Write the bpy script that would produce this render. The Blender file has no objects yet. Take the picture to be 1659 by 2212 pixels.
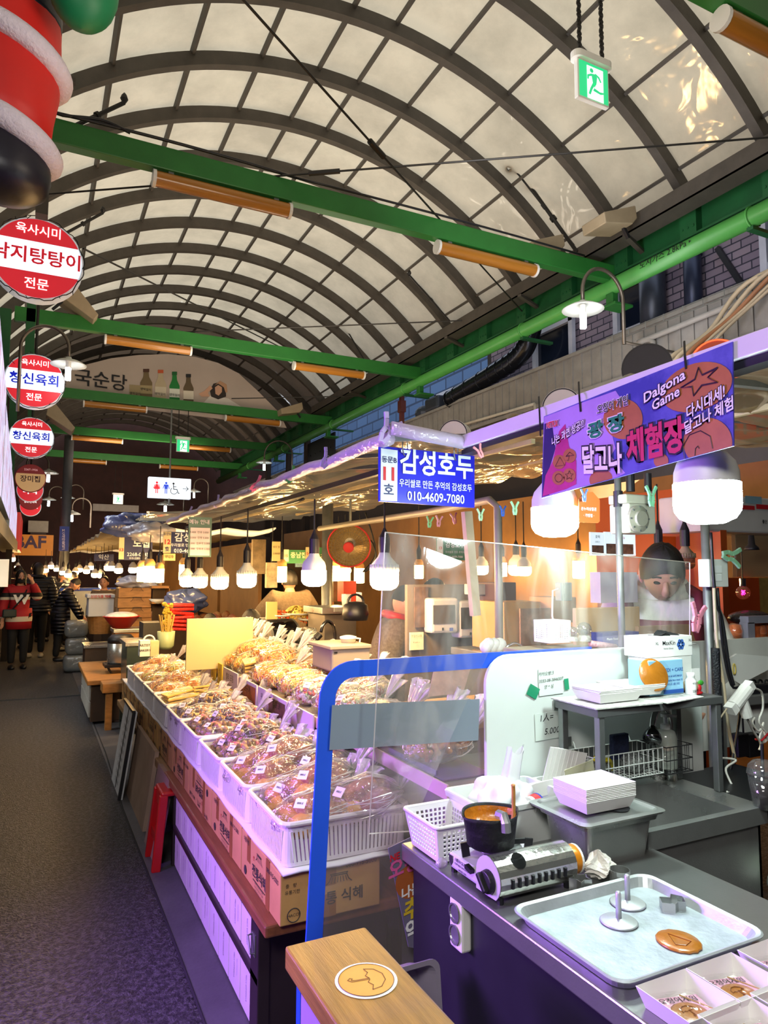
import bpy, bmesh, math, random
from mathutils import Vector as V, Matrix, Quaternion
random.seed(7)
PI = math.pi
S = bpy.context.scene
COL = S.collection
# ---------------------------------------------------------------- camera
RW = ((0.8947, 0.0407, 0.4449), (-0.4467, 0.0770, 0.8914), (0.0025, -0.9962, 0.0873))
# exact axes are rebuilt from the two vanishing points of the aisle and of the cross beams
FPX, CX, CY, EYE = 1510.0, 829.5, 1106.0, V((0, 0, 1.55))
yv = V((75 - CX, 1236 - CY, FPX)).normalized()
pv = V((3800 - CX, 1246 - CY, FPX))
uv_ = yv.cross(pv).normalized()
if uv_.y > 0: uv_ = -uv_
xv = yv.cross(uv_)
if xv.x < 0: xv = -xv
RW = Matrix((xv, yv, uv_))
cd = bpy.data.cameras.new('camera'); cam = bpy.data.objects.new('camera', cd); COL.objects.link(cam)
cd.sensor_fit = 'HORIZONTAL'; cd.sensor_width = 36; cd.lens = FPX / 1659 * 36
cd.clip_start = 0.02; cd.clip_end = 200
rx, ry, rz = RW @ V((1, 0, 0)), RW @ V((0, -1, 0)), RW @ V((0, 0, -1))
cam.matrix_world = Matrix(((rx.x, ry.x, rz.x, EYE.x), (rx.y, ry.y, rz.y, EYE.y), (rx.z, ry.z, rz.z, EYE.z), (0, 0, 0, 1)))
S.camera = cam
S.view_settings.view_transform = 'Standard'; S.view_settings.look = 'None'
S.view_settings.exposure = 0.4; S.view_settings.gamma = 1.0; S.view_settings.use_curve_mapping = False
cy = S.cycles
cy.use_denoising = True; cy.max_bounces = 6; cy.diffuse_bounces = 3; cy.glossy_bounces = 3
cy.transmission_bounces = 4; cy.transparent_max_bounces = 14; cy.sample_clamp_indirect = 4.0; cy.sample_clamp_direct = 0
cy.caustics_reflective = False; cy.caustics_refractive = False; cy.use_adaptive_sampling = True; cy.adaptive_threshold = 0.02
cy.use_light_tree = True; cy.blur_glossy = 0.5
# ---------------------------------------------------------------- sky, violet sign and added fill lights
w = bpy.data.worlds.new('dusk_sky'); S.world = w; w.use_nodes = True
w.node_tree.nodes['Background'].inputs[0].default_value = (0.80, 0.88, 1.0, 1)
w.node_tree.nodes['Background'].inputs[1].default_value = 1.15
def area(name, loc, to, size, color, watts, spread=PI):
    l = bpy.data.lights.new(name, 'AREA'); l.shape = 'RECTANGLE'; l.size, l.size_y = size
    l.color = color; l.energy = watts; l.spread = spread
    o = bpy.data.objects.new(name, l); COL.objects.link(o); o.location = loc
    o.rotation_euler = (V(to) - V(loc)).to_track_quat('-Z', 'Y').to_euler()
    return o
# violet shop sign on the left of the aisle, beside the camera
area('violet_shop_sign', (-1.35, 2.75, 1.4), (0.8, 1.95, 0.7), (1.2, 0.6), (0.48, 0.2, 1.0), 48, 1.9)
# unseen fill lights, added to brighten floor, roof, far end and facade
area('near_fill_light', (-0.9, -0.6, 3.0), (1.2, 2.0, 0.6), (1.2, 0.5), (1.0, 0.97, 0.92), 44, 2.8)  # added fill from behind the camera, aimed at the near stalls
area('left_fill_light', (-0.85, 8.0, 2.7), (0.3, 9.0, 0.0), (0.6, 4.0), (0.94, 1.0, 0.95), 46, 2.6)  # added to lighten the aisle floor on the left
area('aisle_tube_lamp', (1.4, 1.6, 3.3), (1.7, 3.3, 6.4), (1.2, 1.2), (1.0, 0.86, 0.68), 30, 3.0)  # added fill facing up to the roof sheets
area('far_aisle_tube_lamp', (2.4, 8.0, 3.0), (2.4, 9.6, 6.4), (1.6, 5.0), (1.0, 0.85, 0.66), 95, 3.0)  # added upward fill for the farther roof
area('end_hall_fill_light', (2.2, 17.5, 2.7), (2.0, 20.5, 4.6), (2.5, 4.0), (1.0, 0.8, 0.6), 120, 3.0)  # added to lift the dark far end of the hall
area('facade_fill_light', (3.9, 4.2, 2.75), (5.9, 4.9, 4.3), (0.6, 5.0), (0.96, 0.96, 1.0), 48, 2.8)  # added to brighten the right facade and eaves
# ---------------------------------------------------------------- helpers
def ray(px, py): return RW @ V((px - CX, py - CY, FPX))
def atX(px, py, x): d = ray(px, py); return EYE + d * ((x - EYE.x) / d.x)
def atY(px, py, y): d = ray(px, py); return EYE + d * ((y - EYE.y) / d.y)
def atZ(px, py, z): d = ray(px, py); return EYE + d * ((z - EYE.z) / d.z)
def lin(h):
    h = h.lstrip('#'); c = [int(h[i:i + 2], 16) / 255 for i in (0, 2, 4)]
    return tuple(x / 12.92 if x <= 0.04045 else ((x + 0.055) / 1.055) ** 2.4 for x in c) + (1,)
MATS = {}
def mat(name, col, rough=0.55, metal=0.0, var=0.12, scale=6.0, bump=0.0, bscale=60.0, emit=0.0, ecol=None, spec=0.5, col2=None, thr=None, coat=0.0, stretch=None, gloss_var=0.0):
    """a surface of one colour with noise mottling (var), a second colour in patches (col2) and fine relief (bump)"""
    if name in MATS: return MATS[name]
    m = bpy.data.materials.new(name); m.use_nodes = True; MATS[name] = m
    n, l = m.node_tree.nodes, m.node_tree.links
    b = n['Principled BSDF']; c = lin(col)
    b.inputs['Base Color'].default_value = c; b.inputs['Roughness'].default_value = rough; b.inputs['Metallic'].default_value = metal
    b.inputs['Specular IOR Level'].default_value = spec
    if coat: b.inputs['Coat Weight'].default_value = coat
    if emit:
        b.inputs['Emission Color'].default_value = lin(ecol or col); b.inputs['Emission Strength'].default_value = emit
    if var or bump or col2:
        tc = n.new('ShaderNodeTexCoord'); src = tc.outputs['Object']
        if stretch:
            mp = n.new('ShaderNodeMapping'); mp.inputs['Scale'].default_value = stretch; l.new(src, mp.inputs[0]); src = mp.outputs[0]
        nz = n.new('ShaderNodeTexNoise'); nz.inputs['Scale'].default_value = scale; nz.inputs['Detail'].default_value = 5
        nz.inputs['Roughness'].default_value = 0.6; l.new(src, nz.inputs['Vector'])
        cr = n.new('ShaderNodeValToRGB'); l.new(nz.outputs['Fac'], cr.inputs[0])
        if col2:
            t = thr if thr is not None else 0.5
            cr.color_ramp.elements[0].position = t - 0.08; cr.color_ramp.elements[1].position = t + 0.08
            cr.color_ramp.elements[0].color = c; cr.color_ramp.elements[1].color = lin(col2)
        else:
            cr.color_ramp.elements[0].position = 0.3; cr.color_ramp.elements[1].position = 0.7
            cr.color_ramp.elements[0].color = tuple(x * (1 - var) for x in c[:3]) + (1,)
            cr.color_ramp.elements[1].color = tuple(min(1, x * (1 + var)) for x in c[:3]) + (1,)
        l.new(cr.outputs[0], b.inputs['Base Color'])
        if gloss_var:
            mr = n.new('ShaderNodeMapRange'); mr.inputs[3].default_value = max(0.03, rough - gloss_var); mr.inputs[4].default_value = rough + gloss_var
            l.new(nz.outputs['Fac'], mr.inputs[0]); l.new(mr.outputs[0], b.inputs['Roughness'])
        if bump:
            nb = n.new('ShaderNodeTexNoise'); nb.inputs['Scale'].default_value = bscale; nb.inputs['Detail'].default_value = 4; l.new(src, nb.inputs['Vector'])
            bp = n.new('ShaderNodeBump'); bp.inputs['Strength'].default_value = bump; bp.inputs['Distance'].default_value = 0.01
            l.new(nb.outputs['Fac'], bp.inputs['Height']); l.new(bp.outputs[0], b.inputs['Normal'])
    return m
def glow(name, col, s):
    return mat(name, col, 0.4, var=0, emit=s)
def film(name, tint='FFFFFF', gloss=0.22, rough=0.12, bump=0.5, bscale=14.0, haze=0.0, hazecol='FFFFFF', trans=0.0, streak=None):
    """clear plastic: transparent, with crinkled highlights and a little milky haze"""
    if name in MATS: return MATS[name]
    m = bpy.data.materials.new(name); m.use_nodes = True; MATS[name] = m
    n, l = m.node_tree.nodes, m.node_tree.links
    n.remove(n['Principled BSDF']); out = n['Material Output']
    t = n.new('ShaderNodeBsdfTransparent'); t.inputs[0].default_value = lin(tint)
    g = n.new('ShaderNodeBsdfGlossy'); g.inputs['Roughness'].default_value = rough
    d = n.new('ShaderNodeBsdfTranslucent' if trans else 'ShaderNodeBsdfDiffuse'); d.inputs[0].default_value = lin(hazecol)
    tc = n.new('ShaderNodeTexCoord'); nz = n.new('ShaderNodeTexNoise'); nz.inputs['Scale'].default_value = bscale; nz.inputs['Detail'].default_value = 3
    nz.inputs['Distortion'].default_value = 1.2; l.new(tc.outputs['Object'], nz.inputs['Vector'])
    bp = n.new('ShaderNodeBump'); bp.inputs['Strength'].default_value = bump; bp.inputs['Distance'].default_value = 0.02
    l.new(nz.outputs['Fac'], bp.inputs['Height']); l.new(bp.outputs[0], g.inputs['Normal'])
    a = n.new('ShaderNodeMixShader'); b = n.new('ShaderNodeMixShader')
    lw = n.new('ShaderNodeLayerWeight'); lw.inputs[0].default_value = 0.35
    mr = n.new('ShaderNodeMapRange'); mr.inputs[3].default_value = gloss * 0.6; mr.inputs[4].default_value = min(1, gloss * 2.4)
    l.new(lw.outputs['Facing'], mr.inputs[0]); l.new(mr.outputs[0], a.inputs[0])
    l.new(t.outputs[0], a.inputs[1]); l.new(g.outputs[0], a.inputs[2])
    b.inputs[0].default_value = haze
    if streak:                                   # wiping streaks: the haze follows stretched noise
        mp = n.new('ShaderNodeMapping'); mp.inputs['Scale'].default_value = streak; mp.inputs['Rotation'].default_value = (0, 0.6, 0)
        l.new(tc.outputs['Object'], mp.inputs[0])
        ns = n.new('ShaderNodeTexNoise'); ns.inputs['Scale'].default_value = 3; ns.inputs['Detail'].default_value = 6; ns.inputs['Distortion'].default_value = 1.5; l.new(mp.outputs[0], ns.inputs['Vector'])
        m2 = n.new('ShaderNodeMapRange'); m2.inputs[1].default_value = 0.42; m2.inputs[2].default_value = 0.75; m2.inputs[3].default_value = haze * 0.35; m2.inputs[4].default_value = haze * 2.6
        l.new(ns.outputs['Fac'], m2.inputs[0]); l.new(m2.outputs[0], b.inputs[0])
    l.new(a.outputs[0], b.inputs[1]); l.new(d.outputs[0], b.inputs[2]); l.new(b.outputs[0], out.inputs[0])
    return m
class M:
    """collects shapes and links them as ONE mesh object"""
    def __init__(s): s.v, s.f, s.mi, s.cur = [], [], [], 0
    def add(s, vs, fs):
        o = len(s.v); s.v += [V(p) for p in vs]; s.f += [[i + o for i in f] for f in fs]; s.mi += [s.cur] * len(fs); return s
    def box(s, c, d, u=None, v=None, w=None):
        c = V(c); u = V(u or (1, 0, 0)); v = V(v or (0, 1, 0)); w = V(w) if w else u.cross(v)
        h = [x / 2 for x in d]; P = []
        for k in (-1, 1):
            for j in (-1, 1):
                for i in (-1, 1): P.append(c + u * h[0] * i + v * h[1] * j + w * h[2] * k)
        return s.add(P, [(0, 2, 3, 1), (4, 5, 7, 6), (0, 1, 5, 4), (2, 6, 7, 3), (0, 4, 6, 2), (1, 3, 7, 5)])
    def bb(s, a, b): return s.box([(a[i] + b[i]) / 2 for i in range(3)], [abs(b[i] - a[i]) for i in range(3)])
    def quad(s, *p): return s.add(p, [tuple(range(len(p)))])
    def bar(s, a, b, wd, ht, up=(0, 0, 1)):
        a, b = V(a), V(b); d = (b - a); L = d.length; d.normalize(); up = V(up)
        side = d.cross(up)
        if side.length < 1e-4: side = d.cross(V((1, 0, 0)))
        side.normalize(); up = side.cross(d)
        return s.box((a + b) / 2, (L, wd, ht), d, side, up)
    def tube(s, pts, r, n=8, cap=True, closed=False):
        pts = [V(p) for p in pts]; k = len(pts); rs = r if isinstance(r, (list, tuple)) else [r] * k
        vs, fs = [], []; prev = None
        for i, p in enumerate(pts):
            if closed: d = pts[(i + 1) % k] - pts[i - 1]
            else: d = pts[min(i + 1, k - 1)] - pts[max(i - 1, 0)]
            if d.length < 1e-9: d = V((0, 0, 1))
            d.normalize()
            if prev is None:
                a = d.cross(V((0, 0, 1)))
                if a.length < 1e-3: a = d.cross(V((1, 0, 0)))
            else: a = prev - d * prev.dot(d)
            if a.length < 1e-6: a = d.orthogonal()
            a.normalize(); b = d.cross(a); prev = a
            for j in range(n):
                t = 2 * PI * j / n; vs.append(p + (a * math.cos(t) + b * math.sin(t)) * rs[i])
        for i in range(k if closed else k - 1):
            for j in range(n):
                i2 = (i + 1) % k; fs.append((i * n + j, i * n + (j + 1) % n, i2 * n + (j + 1) % n, i2 * n + j))
        if cap and not closed: fs.append(tuple(range(n - 1, -1, -1))); fs.append(tuple((k - 1) * n + j for j in range(n)))
        return s.add(vs, fs)
    def cyl(s, a, b, r, n=16, r2=None, cap=True): return s.tube([a, b], [r, r if r2 is None else r2], n, cap)
    def lathe(s, prof, n=20, o=(0, 0, 0), ax=(0, 0, 1), sx=1.0, sy=1.0, a0=0.0, cap=True):
        o, ax = V(o), V(ax).normalized(); q = V((0, 0, 1)).rotation_difference(ax); vs, fs = [], []
        for r, z in prof:
            for j in range(n):
                t = a0 + 2 * PI * j / n; vs.append(o + q @ V((r * math.cos(t) * sx, r * math.sin(t) * sy, z)))
        for i in range(len(prof) - 1):
            for j in range(n): fs.append((i * n + j, i * n + (j + 1) % n, (i + 1) * n + (j + 1) % n, (i + 1) * n + j))
        if cap and prof[0][0] > 1e-5: fs.append(tuple(range(n - 1, -1, -1)))
        if cap and prof[-1][0] > 1e-5: fs.append(tuple((len(prof) - 1) * n + j for j in range(n)))
        return s.add(vs, fs)
    def prism(s, poly, o, u, v, dep):
        """outline (x, y) in the plane o,u,v pushed along u x v by dep"""
        o, u, v = V(o), V(u), V(v); w_ = u.cross(v).normalized() * dep; k = len(poly)
        A = [o + u * x + v * y for x, y in poly]
        return s.add(A + [p + w_ for p in A], [tuple(range(k - 1, -1, -1)), tuple(range(k, 2 * k))] + [(i, (i + 1) % k, k + (i + 1) % k, k + i) for i in range(k)])
    def flat(s, poly, o, u, v):
        o, u, v = V(o), V(u), V(v); return s.add([o + u * x + v * y for x, y in poly], [tuple(range(len(poly)))])
    def ball(s, c, r, nu=16, nv=10, rot=None):
        c = V(c); r = (r, r, r) if not hasattr(r, '__len__') else r; vs, fs = [], []
        for i in range(nv + 1):
            t = PI * i / nv
            for j in range(nu):
                p = 2 * PI * j / nu; q = V((r[0] * math.sin(t) * math.cos(p), r[1] * math.sin(t) * math.sin(p), r[2] * math.cos(t)))
                if rot: q = rot @ q
                vs.append(c + q)
        for i in range(nv):
            for j in range(nu): fs.append((i * nu + j, (i + 1) * nu + j, (i + 1) * nu + (j + 1) % nu, i * nu + (j + 1) % nu))
        return s.add(vs, fs)
    def grid(s, fn, nu, nv):
        vs = [fn(i / nu, j / nv) for j in range(nv + 1) for i in range(nu + 1)]
        return s.add(vs, [(j * (nu + 1) + i, j * (nu + 1) + i + 1, (j + 1) * (nu + 1) + i + 1, (j + 1) * (nu + 1) + i) for j in range(nv) for i in range(nu)])
    def strip(s, pts, wd, o, u, v):
        """a drawn line of width wd through 2-D points"""
        for (x0, y0), (x1, y1) in zip(pts, pts[1:]):
            dx, dy = x1 - x0, y1 - y0; L = math.hypot(dx, dy) or 1; nx, ny = -dy / L * wd / 2, dx / L * wd / 2; ex, ey = dx / L * wd * .3, dy / L * wd * .3
            s.flat([(x0 - nx - ex, y0 - ny - ey), (x1 - nx + ex, y1 - ny + ey), (x1 + nx + ex, y1 + ny + ey), (x0 + nx - ex, y0 + ny - ey)], o, u, v)
        return s
    def text(s, body, o, u, v, size, bold=0.0, align='CENTER', sx=1.0, slant=0.0):
        """lettering in the plane o,u,v (o = middle of the line)"""
        key = (body, bold, align)
        if key not in TXT:
            c = bpy.data.curves.new('t', 'FONT'); c.body = body; c.size = 1; c.align_x = align; c.align_y = 'CENTER'; c.offset = bold; c.resolution_u = 2
            o_ = bpy.data.objects.new('t', c); COL.objects.link(o_); dg = bpy.context.evaluated_depsgraph_get()
            me = bpy.data.meshes.new_from_object(o_.evaluated_get(dg))
            TXT[key] = ([p.co.copy() for p in me.vertices], [list(p.vertices) for p in me.polygons])
            bpy.data.objects.remove(o_); bpy.data.curves.remove(c); bpy.data.meshes.remove(me)
        vs, fs = TXT[key]; o, u, v = V(o), V(u), V(v)
        return s.add([o + u * (p.x * sx + p.y * slant) * size + v * p.y * size for p in vs], fs)
    def build(s, name, mats, parent=None, smooth=False, bevel=0.0, bseg=2, sub=0, solid=0.0, world=True, **props):
        me = bpy.data.meshes.new(name); vs = s.v
        if parent is not None and world:
            inv = parent_mw(parent).inverted(); vs = [inv @ p for p in vs]
        me.from_pydata([tuple(p) for p in vs], [], s.f)
        mats = mats if isinstance(mats, (list, tuple)) else [mats]
        for m_ in mats: me.materials.append(m_)
        if len(mats) > 1: me.polygons.foreach_set('material_index', s.mi)
        if smooth: me.polygons.foreach_set('use_smooth', [True] * len(s.f))
        me.update()
        o = bpy.data.objects.new(name, me); COL.objects.link(o)
        if parent is not None: o.parent = parent
        if solid: md = o.modifiers.new('s', 'SOLIDIFY'); md.thickness = solid; md.offset = 0
        if bevel: md = o.modifiers.new('b', 'BEVEL'); md.width = bevel; md.segments = bseg; md.limit_method = 'ANGLE'; md.angle_limit = 0.7
        if sub: md = o.modifiers.new('u', 'SUBSURF'); md.levels = sub; md.render_levels = sub
        for k, x in props.items(): o[k] = x
        return o
TXT = {}
def parent_mw(o):
    m = o.matrix_basis.copy()
    while o.parent is not None: o = o.parent; m = o.matrix_basis @ m
    return m
def thing(name, label, cat, loc=(0, 0, 0), rz=0.0, group=None):
    o = bpy.data.objects.new(name, None); COL.objects.link(o); o.empty_display_size = 0.1
    o.matrix_basis = Matrix.Translation(V(loc)) @ Matrix.Rotation(rz, 4, 'Z')
    o['label'] = label; o['category'] = cat
    if group: o['group'] = group
    return o
def tag(o, label, cat, group=None):
    o['label'] = label; o['category'] = cat
    if group: o['group'] = group
    return o
def struct(o): o['kind'] = 'structure'; return o
KIDS = {}
def dup(root, loc, rz=0.0, label=None, group=None, sc=1.0, tilt=None):
    """a copy of a thing with copies of its parts and sub-parts"""
    def cp(o, par):
        c = o.copy(); COL.objects.link(c)
        if par is not None: c.parent = par
        for ch in o.children: cp(ch, c)
        return c
    r = cp(root, None)
    mt = Matrix.Translation(V(loc)) @ Matrix.Rotation(rz, 4, 'Z')
    if tilt: mt = mt @ Matrix.Rotation(tilt[0], 4, 'X') @ Matrix.Rotation(tilt[1], 4, 'Y')
    r.matrix_basis = mt @ Matrix.Scale(sc, 4)
    if label: r['label'] = label
    if group: r['group'] = group
    return r
def arc(c, r, a0, a1, n, u, v):
    c, u, v = V(c), V(u), V(v)
    return [c + u * r * math.cos(a0 + (a1 - a0) * i / n) + v * r * math.sin(a0 + (a1 - a0) * i / n) for i in range(n + 1)]
def rrect(w_, h_, r, n=5):
    P = []
    for cx_, cy_, a in ((w_ / 2 - r, h_ / 2 - r, 0), (-w_ / 2 + r, h_ / 2 - r, PI / 2), (-w_ / 2 + r, -h_ / 2 + r, PI), (w_ / 2 - r, -h_ / 2 + r, 1.5 * PI)):
        for i in range(n + 1): t = a + PI / 2 * i / n; P.append((cx_ + r * math.cos(t), cy_ + r * math.sin(t)))
    return P
def circ(r, n=24, cx_=0, cy_=0, sy=1.0): return [(cx_ + r * math.cos(2 * PI * i / n), cy_ + r * sy * math.sin(2 * PI * i / n)) for i in range(n)]
def sag(a, b, d, n=10):
    a, b = V(a), V(b); return [a.lerp(b, i / n) - V((0, 0, 4 * d * (i / n) * (1 - i / n))) for i in range(n + 1)]
def smooth_path(pts, k=5):
    pts = [V(p) for p in pts]; out = []
    for i in range(len(pts) - 1):
        p0, p1, p2, p3 = pts[max(i - 1, 0)], pts[i], pts[i + 1], pts[min(i + 2, len(pts) - 1)]
        for j in range(k):
            t = j / k; out.append(0.5 * ((2 * p1) + (p2 - p0) * t + (2 * p0 - 5 * p1 + 4 * p2 - p3) * t * t + (3 * p1 - p0 - 3 * p2 + p3) * t ** 3))
    return out + [pts[-1]]
rnd = random.uniform
UX, UY, UZ = V((1, 0, 0)), V((0, 1, 0)), V((0, 0, 1))
NY = V((0, -1, 0))
# ---------------------------------------------------------------- common materials
STEEL = mat('brushed_steel', 'B8BAB8', 0.3, 0.8, 0.12, 5, 0.06, 240, gloss_var=0.14)
STEELD = mat('dull_steel', '8A8D8C', 0.4, 0.75, 0.14, 7, 0.05, 120, gloss_var=0.12)
CHROME = mat('chrome', 'D8D8D8', 0.12, 1.0, 0.0)
GALV = mat('galvanised_pipe', '858886', 0.45, 0.6, 0.15, 12)
GREEN = mat('green_painted_steel', '27702E', 0.42, 0.0, 0.1, 5, 0.06, 90)
PIPEG = mat('green_gas_pipe', '4FA04A', 0.36, 0.0, 0.08, 5)
DARKG = mat('dark_green_steel', '17542C', 0.5, 0.0, 0.15, 5)
RIB = mat('grey_brown_rib_steel', '4C4741', 0.55, 0.2, 0.18, 6, 0.1, 60)
BLACK = mat('black_plastic', '14141A', 0.45, 0, 0.1)
BLACKM = mat('matt_black', '0C0C0E', 0.8, 0, 0.0)
WHITEP = mat('white_plastic', 'E4E3DE', 0.38, 0, 0.03, 8)
PAPER = mat('white_paper', 'ECEBE6', 0.8, 0, 0.03, 14)
INK = mat('black_ink', '14131A', 0.7, 0, 0)
RED = mat('red_paint', 'C8222A', 0.45, 0, 0.05)
BLUE = mat('blue_paint', '1B2E9C', 0.45, 0, 0.05)
WHITE = mat('white_paint', 'F0F0EE', 0.5, 0, 0.02)
WOOD = mat('warm_wood', 'A9763F', 0.42, 0, 0.28, 3.0, 0.12, 30, stretch=(14, 1.2, 14), coat=0.15)
PLANK = mat('red_brown_plank', '7C4A2C', 0.45, 0, 0.25, 3.0, 0.1, 30, stretch=(14, 1.2, 14), coat=0.2)
CARD = mat('brown_cardboard', 'B4874E', 0.75, 0, 0.1, 7, 0.05, 80)
CARDD = mat('kraft_cardboard', 'A27440', 0.8, 0, 0.1, 7)
# ---------------------------------------------------------------- floor
ASPH = mat('worn_asphalt', '504F54', 0.4, 0, 0.6, 42, 1.0, 95, spec=0.5, gloss_var=0.15)
GUT = mat('smooth_concrete_gutter', '4B4A50', 0.6, 0, 0.25, 4, 0.2, 50)
for n_ in ASPH.node_tree.nodes:
    if n_.type == 'BUMP': n_.inputs['Distance'].default_value = .05
    if n_.type == 'VALTORGB': n_.color_ramp.elements[0].position = .44; n_.color_ramp.elements[1].position = .6
m = M(); m.grid(lambda a, b: V((-2.2 + 8.2 * a, -3 + 33 * b, 0)), 8, 33)
struct(m.build('floor', ASPH))
m = M(); m.bb((0.585, -1, -0.02), (1.05, 18, 0.004)); struct(m.build('trim_1', GUT))
m = M(); m.tube([(-2.2, 9.86, 0.001), (-0.3, 9.76, 0.001), (0.2, 9.72, 0.001), (0.58, 9.76, 0.001)], 0.012, 4); m.tube([(0.58, 0, .003), (.59, 3, .003), (.582, 5, .003), (.61, 6.6, .003), (.6, 9.7, .003)], 0.006, 4)
struct(m.build('trim_2', mat('dark_floor_seam', '1A1A1D', 0.8)))
# ---------------------------------------------------------------- vaulted roof
XC, ZC, RR = 2.475, 2.57, 3.81
def vault(t, y, r=RR): return V((XC + r * math.sin(t), y, ZC + r * math.cos(t)))
PUR = [math.radians(a) for a in (-58, -45, -32.4, -21.4, -11.6, -3.1, 3.1, 11.6, 21.6, 32.5, 45)]
def panel_mat(name, col, tr, gl):
    m = bpy.data.materials.new(name); m.use_nodes = True; n, l = m.node_tree.nodes, m.node_tree.links
    n.remove(n['Principled BSDF'])
    tc = n.new('ShaderNodeTexCoord'); nz = n.new('ShaderNodeTexNoise'); nz.inputs['Scale'].default_value = 1.6; nz.inputs['Detail'].default_value = 7; nz.inputs['Roughness'].default_value = .65
    l.new(tc.outputs['Object'], nz.inputs['Vector'])
    cr = n.new('ShaderNodeValToRGB'); c = lin(col); l.new(nz.outputs['Fac'], cr.inputs[0])
    cr.color_ramp.elements[0].position = .3; cr.color_ramp.elements[0].color = tuple(x * .72 for x in c[:3]) + (1,)
    cr.color_ramp.elements[1].position = .62; cr.color_ramp.elements[1].color = c
    t = n.new('ShaderNodeBsdfTranslucent'); d = n.new('ShaderNodeBsdfDiffuse'); g = n.new('ShaderNodeBsdfGlossy'); g.inputs['Roughness'].default_value = .08
    l.new(cr.outputs[0], t.inputs[0]); l.new(cr.outputs[0], d.inputs[0])
    nb = n.new('ShaderNodeTexNoise'); nb.inputs['Scale'].default_value = 2.2; nb.inputs['Distortion'].default_value = 1.0; l.new(tc.outputs['Object'], nb.inputs['Vector'])
    bp = n.new('ShaderNodeBump'); bp.inputs['Strength'].default_value = .25; bp.inputs['Distance'].default_value = .08
    l.new(nb.outputs['Fac'], bp.inputs['Height']); l.new(bp.outputs[0], g.inputs['Normal'])
    a = n.new('ShaderNodeMixShader'); a.inputs[0].default_value = tr; l.new(d.outputs[0], a.inputs[1]); l.new(t.outputs[0], a.inputs[2])
    b = n.new('ShaderNodeMixShader'); b.inputs[0].default_value = gl; l.new(a.outputs[0], b.inputs[1]); l.new(g.outputs[0], b.inputs[2]); l.new(b.outputs[0], n['Material Output'].inputs[0])
    return m
PAN = panel_mat('milky_roof_sheet', 'DCC9A8', .74, .08); PAND = panel_mat('dimmed_roof_sheet', '6B5A48', .42, .06)  # far sheets coloured darker to imitate the weaker light there
ribY = [4.36 + .833 * k for k in range(-8, 24)]
m = M(); md = M()
A0, A1 = math.radians(-60), math.radians(50.6)
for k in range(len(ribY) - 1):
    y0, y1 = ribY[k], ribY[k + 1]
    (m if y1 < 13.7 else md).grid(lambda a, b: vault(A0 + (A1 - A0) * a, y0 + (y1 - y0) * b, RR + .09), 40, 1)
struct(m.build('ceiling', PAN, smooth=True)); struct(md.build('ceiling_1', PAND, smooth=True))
for k, y in enumerate(ribY):
    m = M(); n = 44; vs = []
    for i in range(n + 1):
        t = A0 + (A1 - A0) * i / n
        for dr, dy in ((-.065, -.04), (-.065, .04), (.06, .04), (.06, -.04)): vs.append(vault(t, y + dy, RR + dr))
    m.add(vs, [(i * 4 + j, i * 4 + (j + 1) % 4, (i + 1) * 4 + (j + 1) % 4, (i + 1) * 4 + j) for i in range(n) for j in range(4)])
    struct(m.build('roof_arch_beam', RIB))
for t in PUR:
    p = vault(t, 0, RR + .05); nrm = V((math.sin(t), 0, math.cos(t))); m = M()
    m.bar((p.x, -2.3, p.z), (p.x, 23.5, p.z), .028, .05, nrm); struct(m.build('roof_purlin_beam', RIB))
# opaque flanks and ends that close the hall against the sky
DK = mat('dark_painted_wall', '2A211D', 0.8, 0, 0.2, 3)
m = M(); m.bb((-2.3, -3, 4.75), (-.78, 30, 4.8)); struct(m.build('ceiling_2', DK))
m = M(); m.bb((-2.3, -3, 0), (-2.2, 30, 4.8)); struct(m.build('wall_left', DK))
m = M(); m.bb((-2.3, -3.1, 0), (9, -3, 7)); struct(m.build('wall_front', DK))
BRICKW = mat('far_brown_wall', '3A1D16', 0.8, 0, 0.25, 4)
m = M(); m.bb((-2.3, 24.0, 0), (9, 24.1, 7)); struct(m.build('wall_back', BRICKW))
# ---------------------------------------------------------------- green steel frame
BY = [(2.35, -.4, 5.42), (5.32, -.05, 5.42), (9.43, -.35, 5.42), (13.3, .2, 5.42), (16.8, .1, 5.42), (20.3, .0, 5.42)]
for y, x0, x1 in BY:
    m = M(); m.bb((x0, y - .05, 4.6), (x1, y + .05, 4.78))
    m.bb((x1 - .14, y - .05, 4.36), (x1 - .06, y + .05, 4.62)); m.bb((x1 - .16, y - .1, 4.34), (x1 + .1, y + .1, 4.37))
    struct(m.build('crossbeam', GREEN, bevel=.008))
m = M(); m.bb((5.38, -2, 4.66), (5.42, 23, 4.96)); m.bb((5.3, -2, 4.94), (5.5, 23, 4.96)); m.bb((5.3, -2, 4.66), (5.5, 23, 4.68))
for k in range(24):
    y = -1.5 + k * .833; m.bb((5.3, y - .09, 4.68), (5.385, y + .09, 4.94))
    for q in range(3): m.cyl((5.29, y - .06 + .06 * q, 4.75), (5.31, y - .06 + .06 * q, 4.75), .012, 6)
struct(m.build('eaves_beam', DARKG))
m = M(); m.cyl((5.32, -2, 4.56), (5.32, 23, 4.56), .085, 20)
for k in range(7): m.tube(arc((5.32, .6 + k * 3.1, 4.56), .09, 0, 2 * PI, 14, UX, UZ), .012, 6)
t = thing('gas_pipe', 'long bright green gas pipe running under the right eaves beam', 'pipe', (5.32, 3, 4.56))
m.build('pipe', PIPEG, t, smooth=True)
m = M()
for k in range(7): y = .6 + k * 3.1; m.bb((5.28, y - .03, 4.44), (5.75, y + .03, 4.47)); m.bar((5.4, y, 4.5), (5.4, y, 4.68), .02, .02)
m.build('bracket', DARKG, t)
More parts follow.
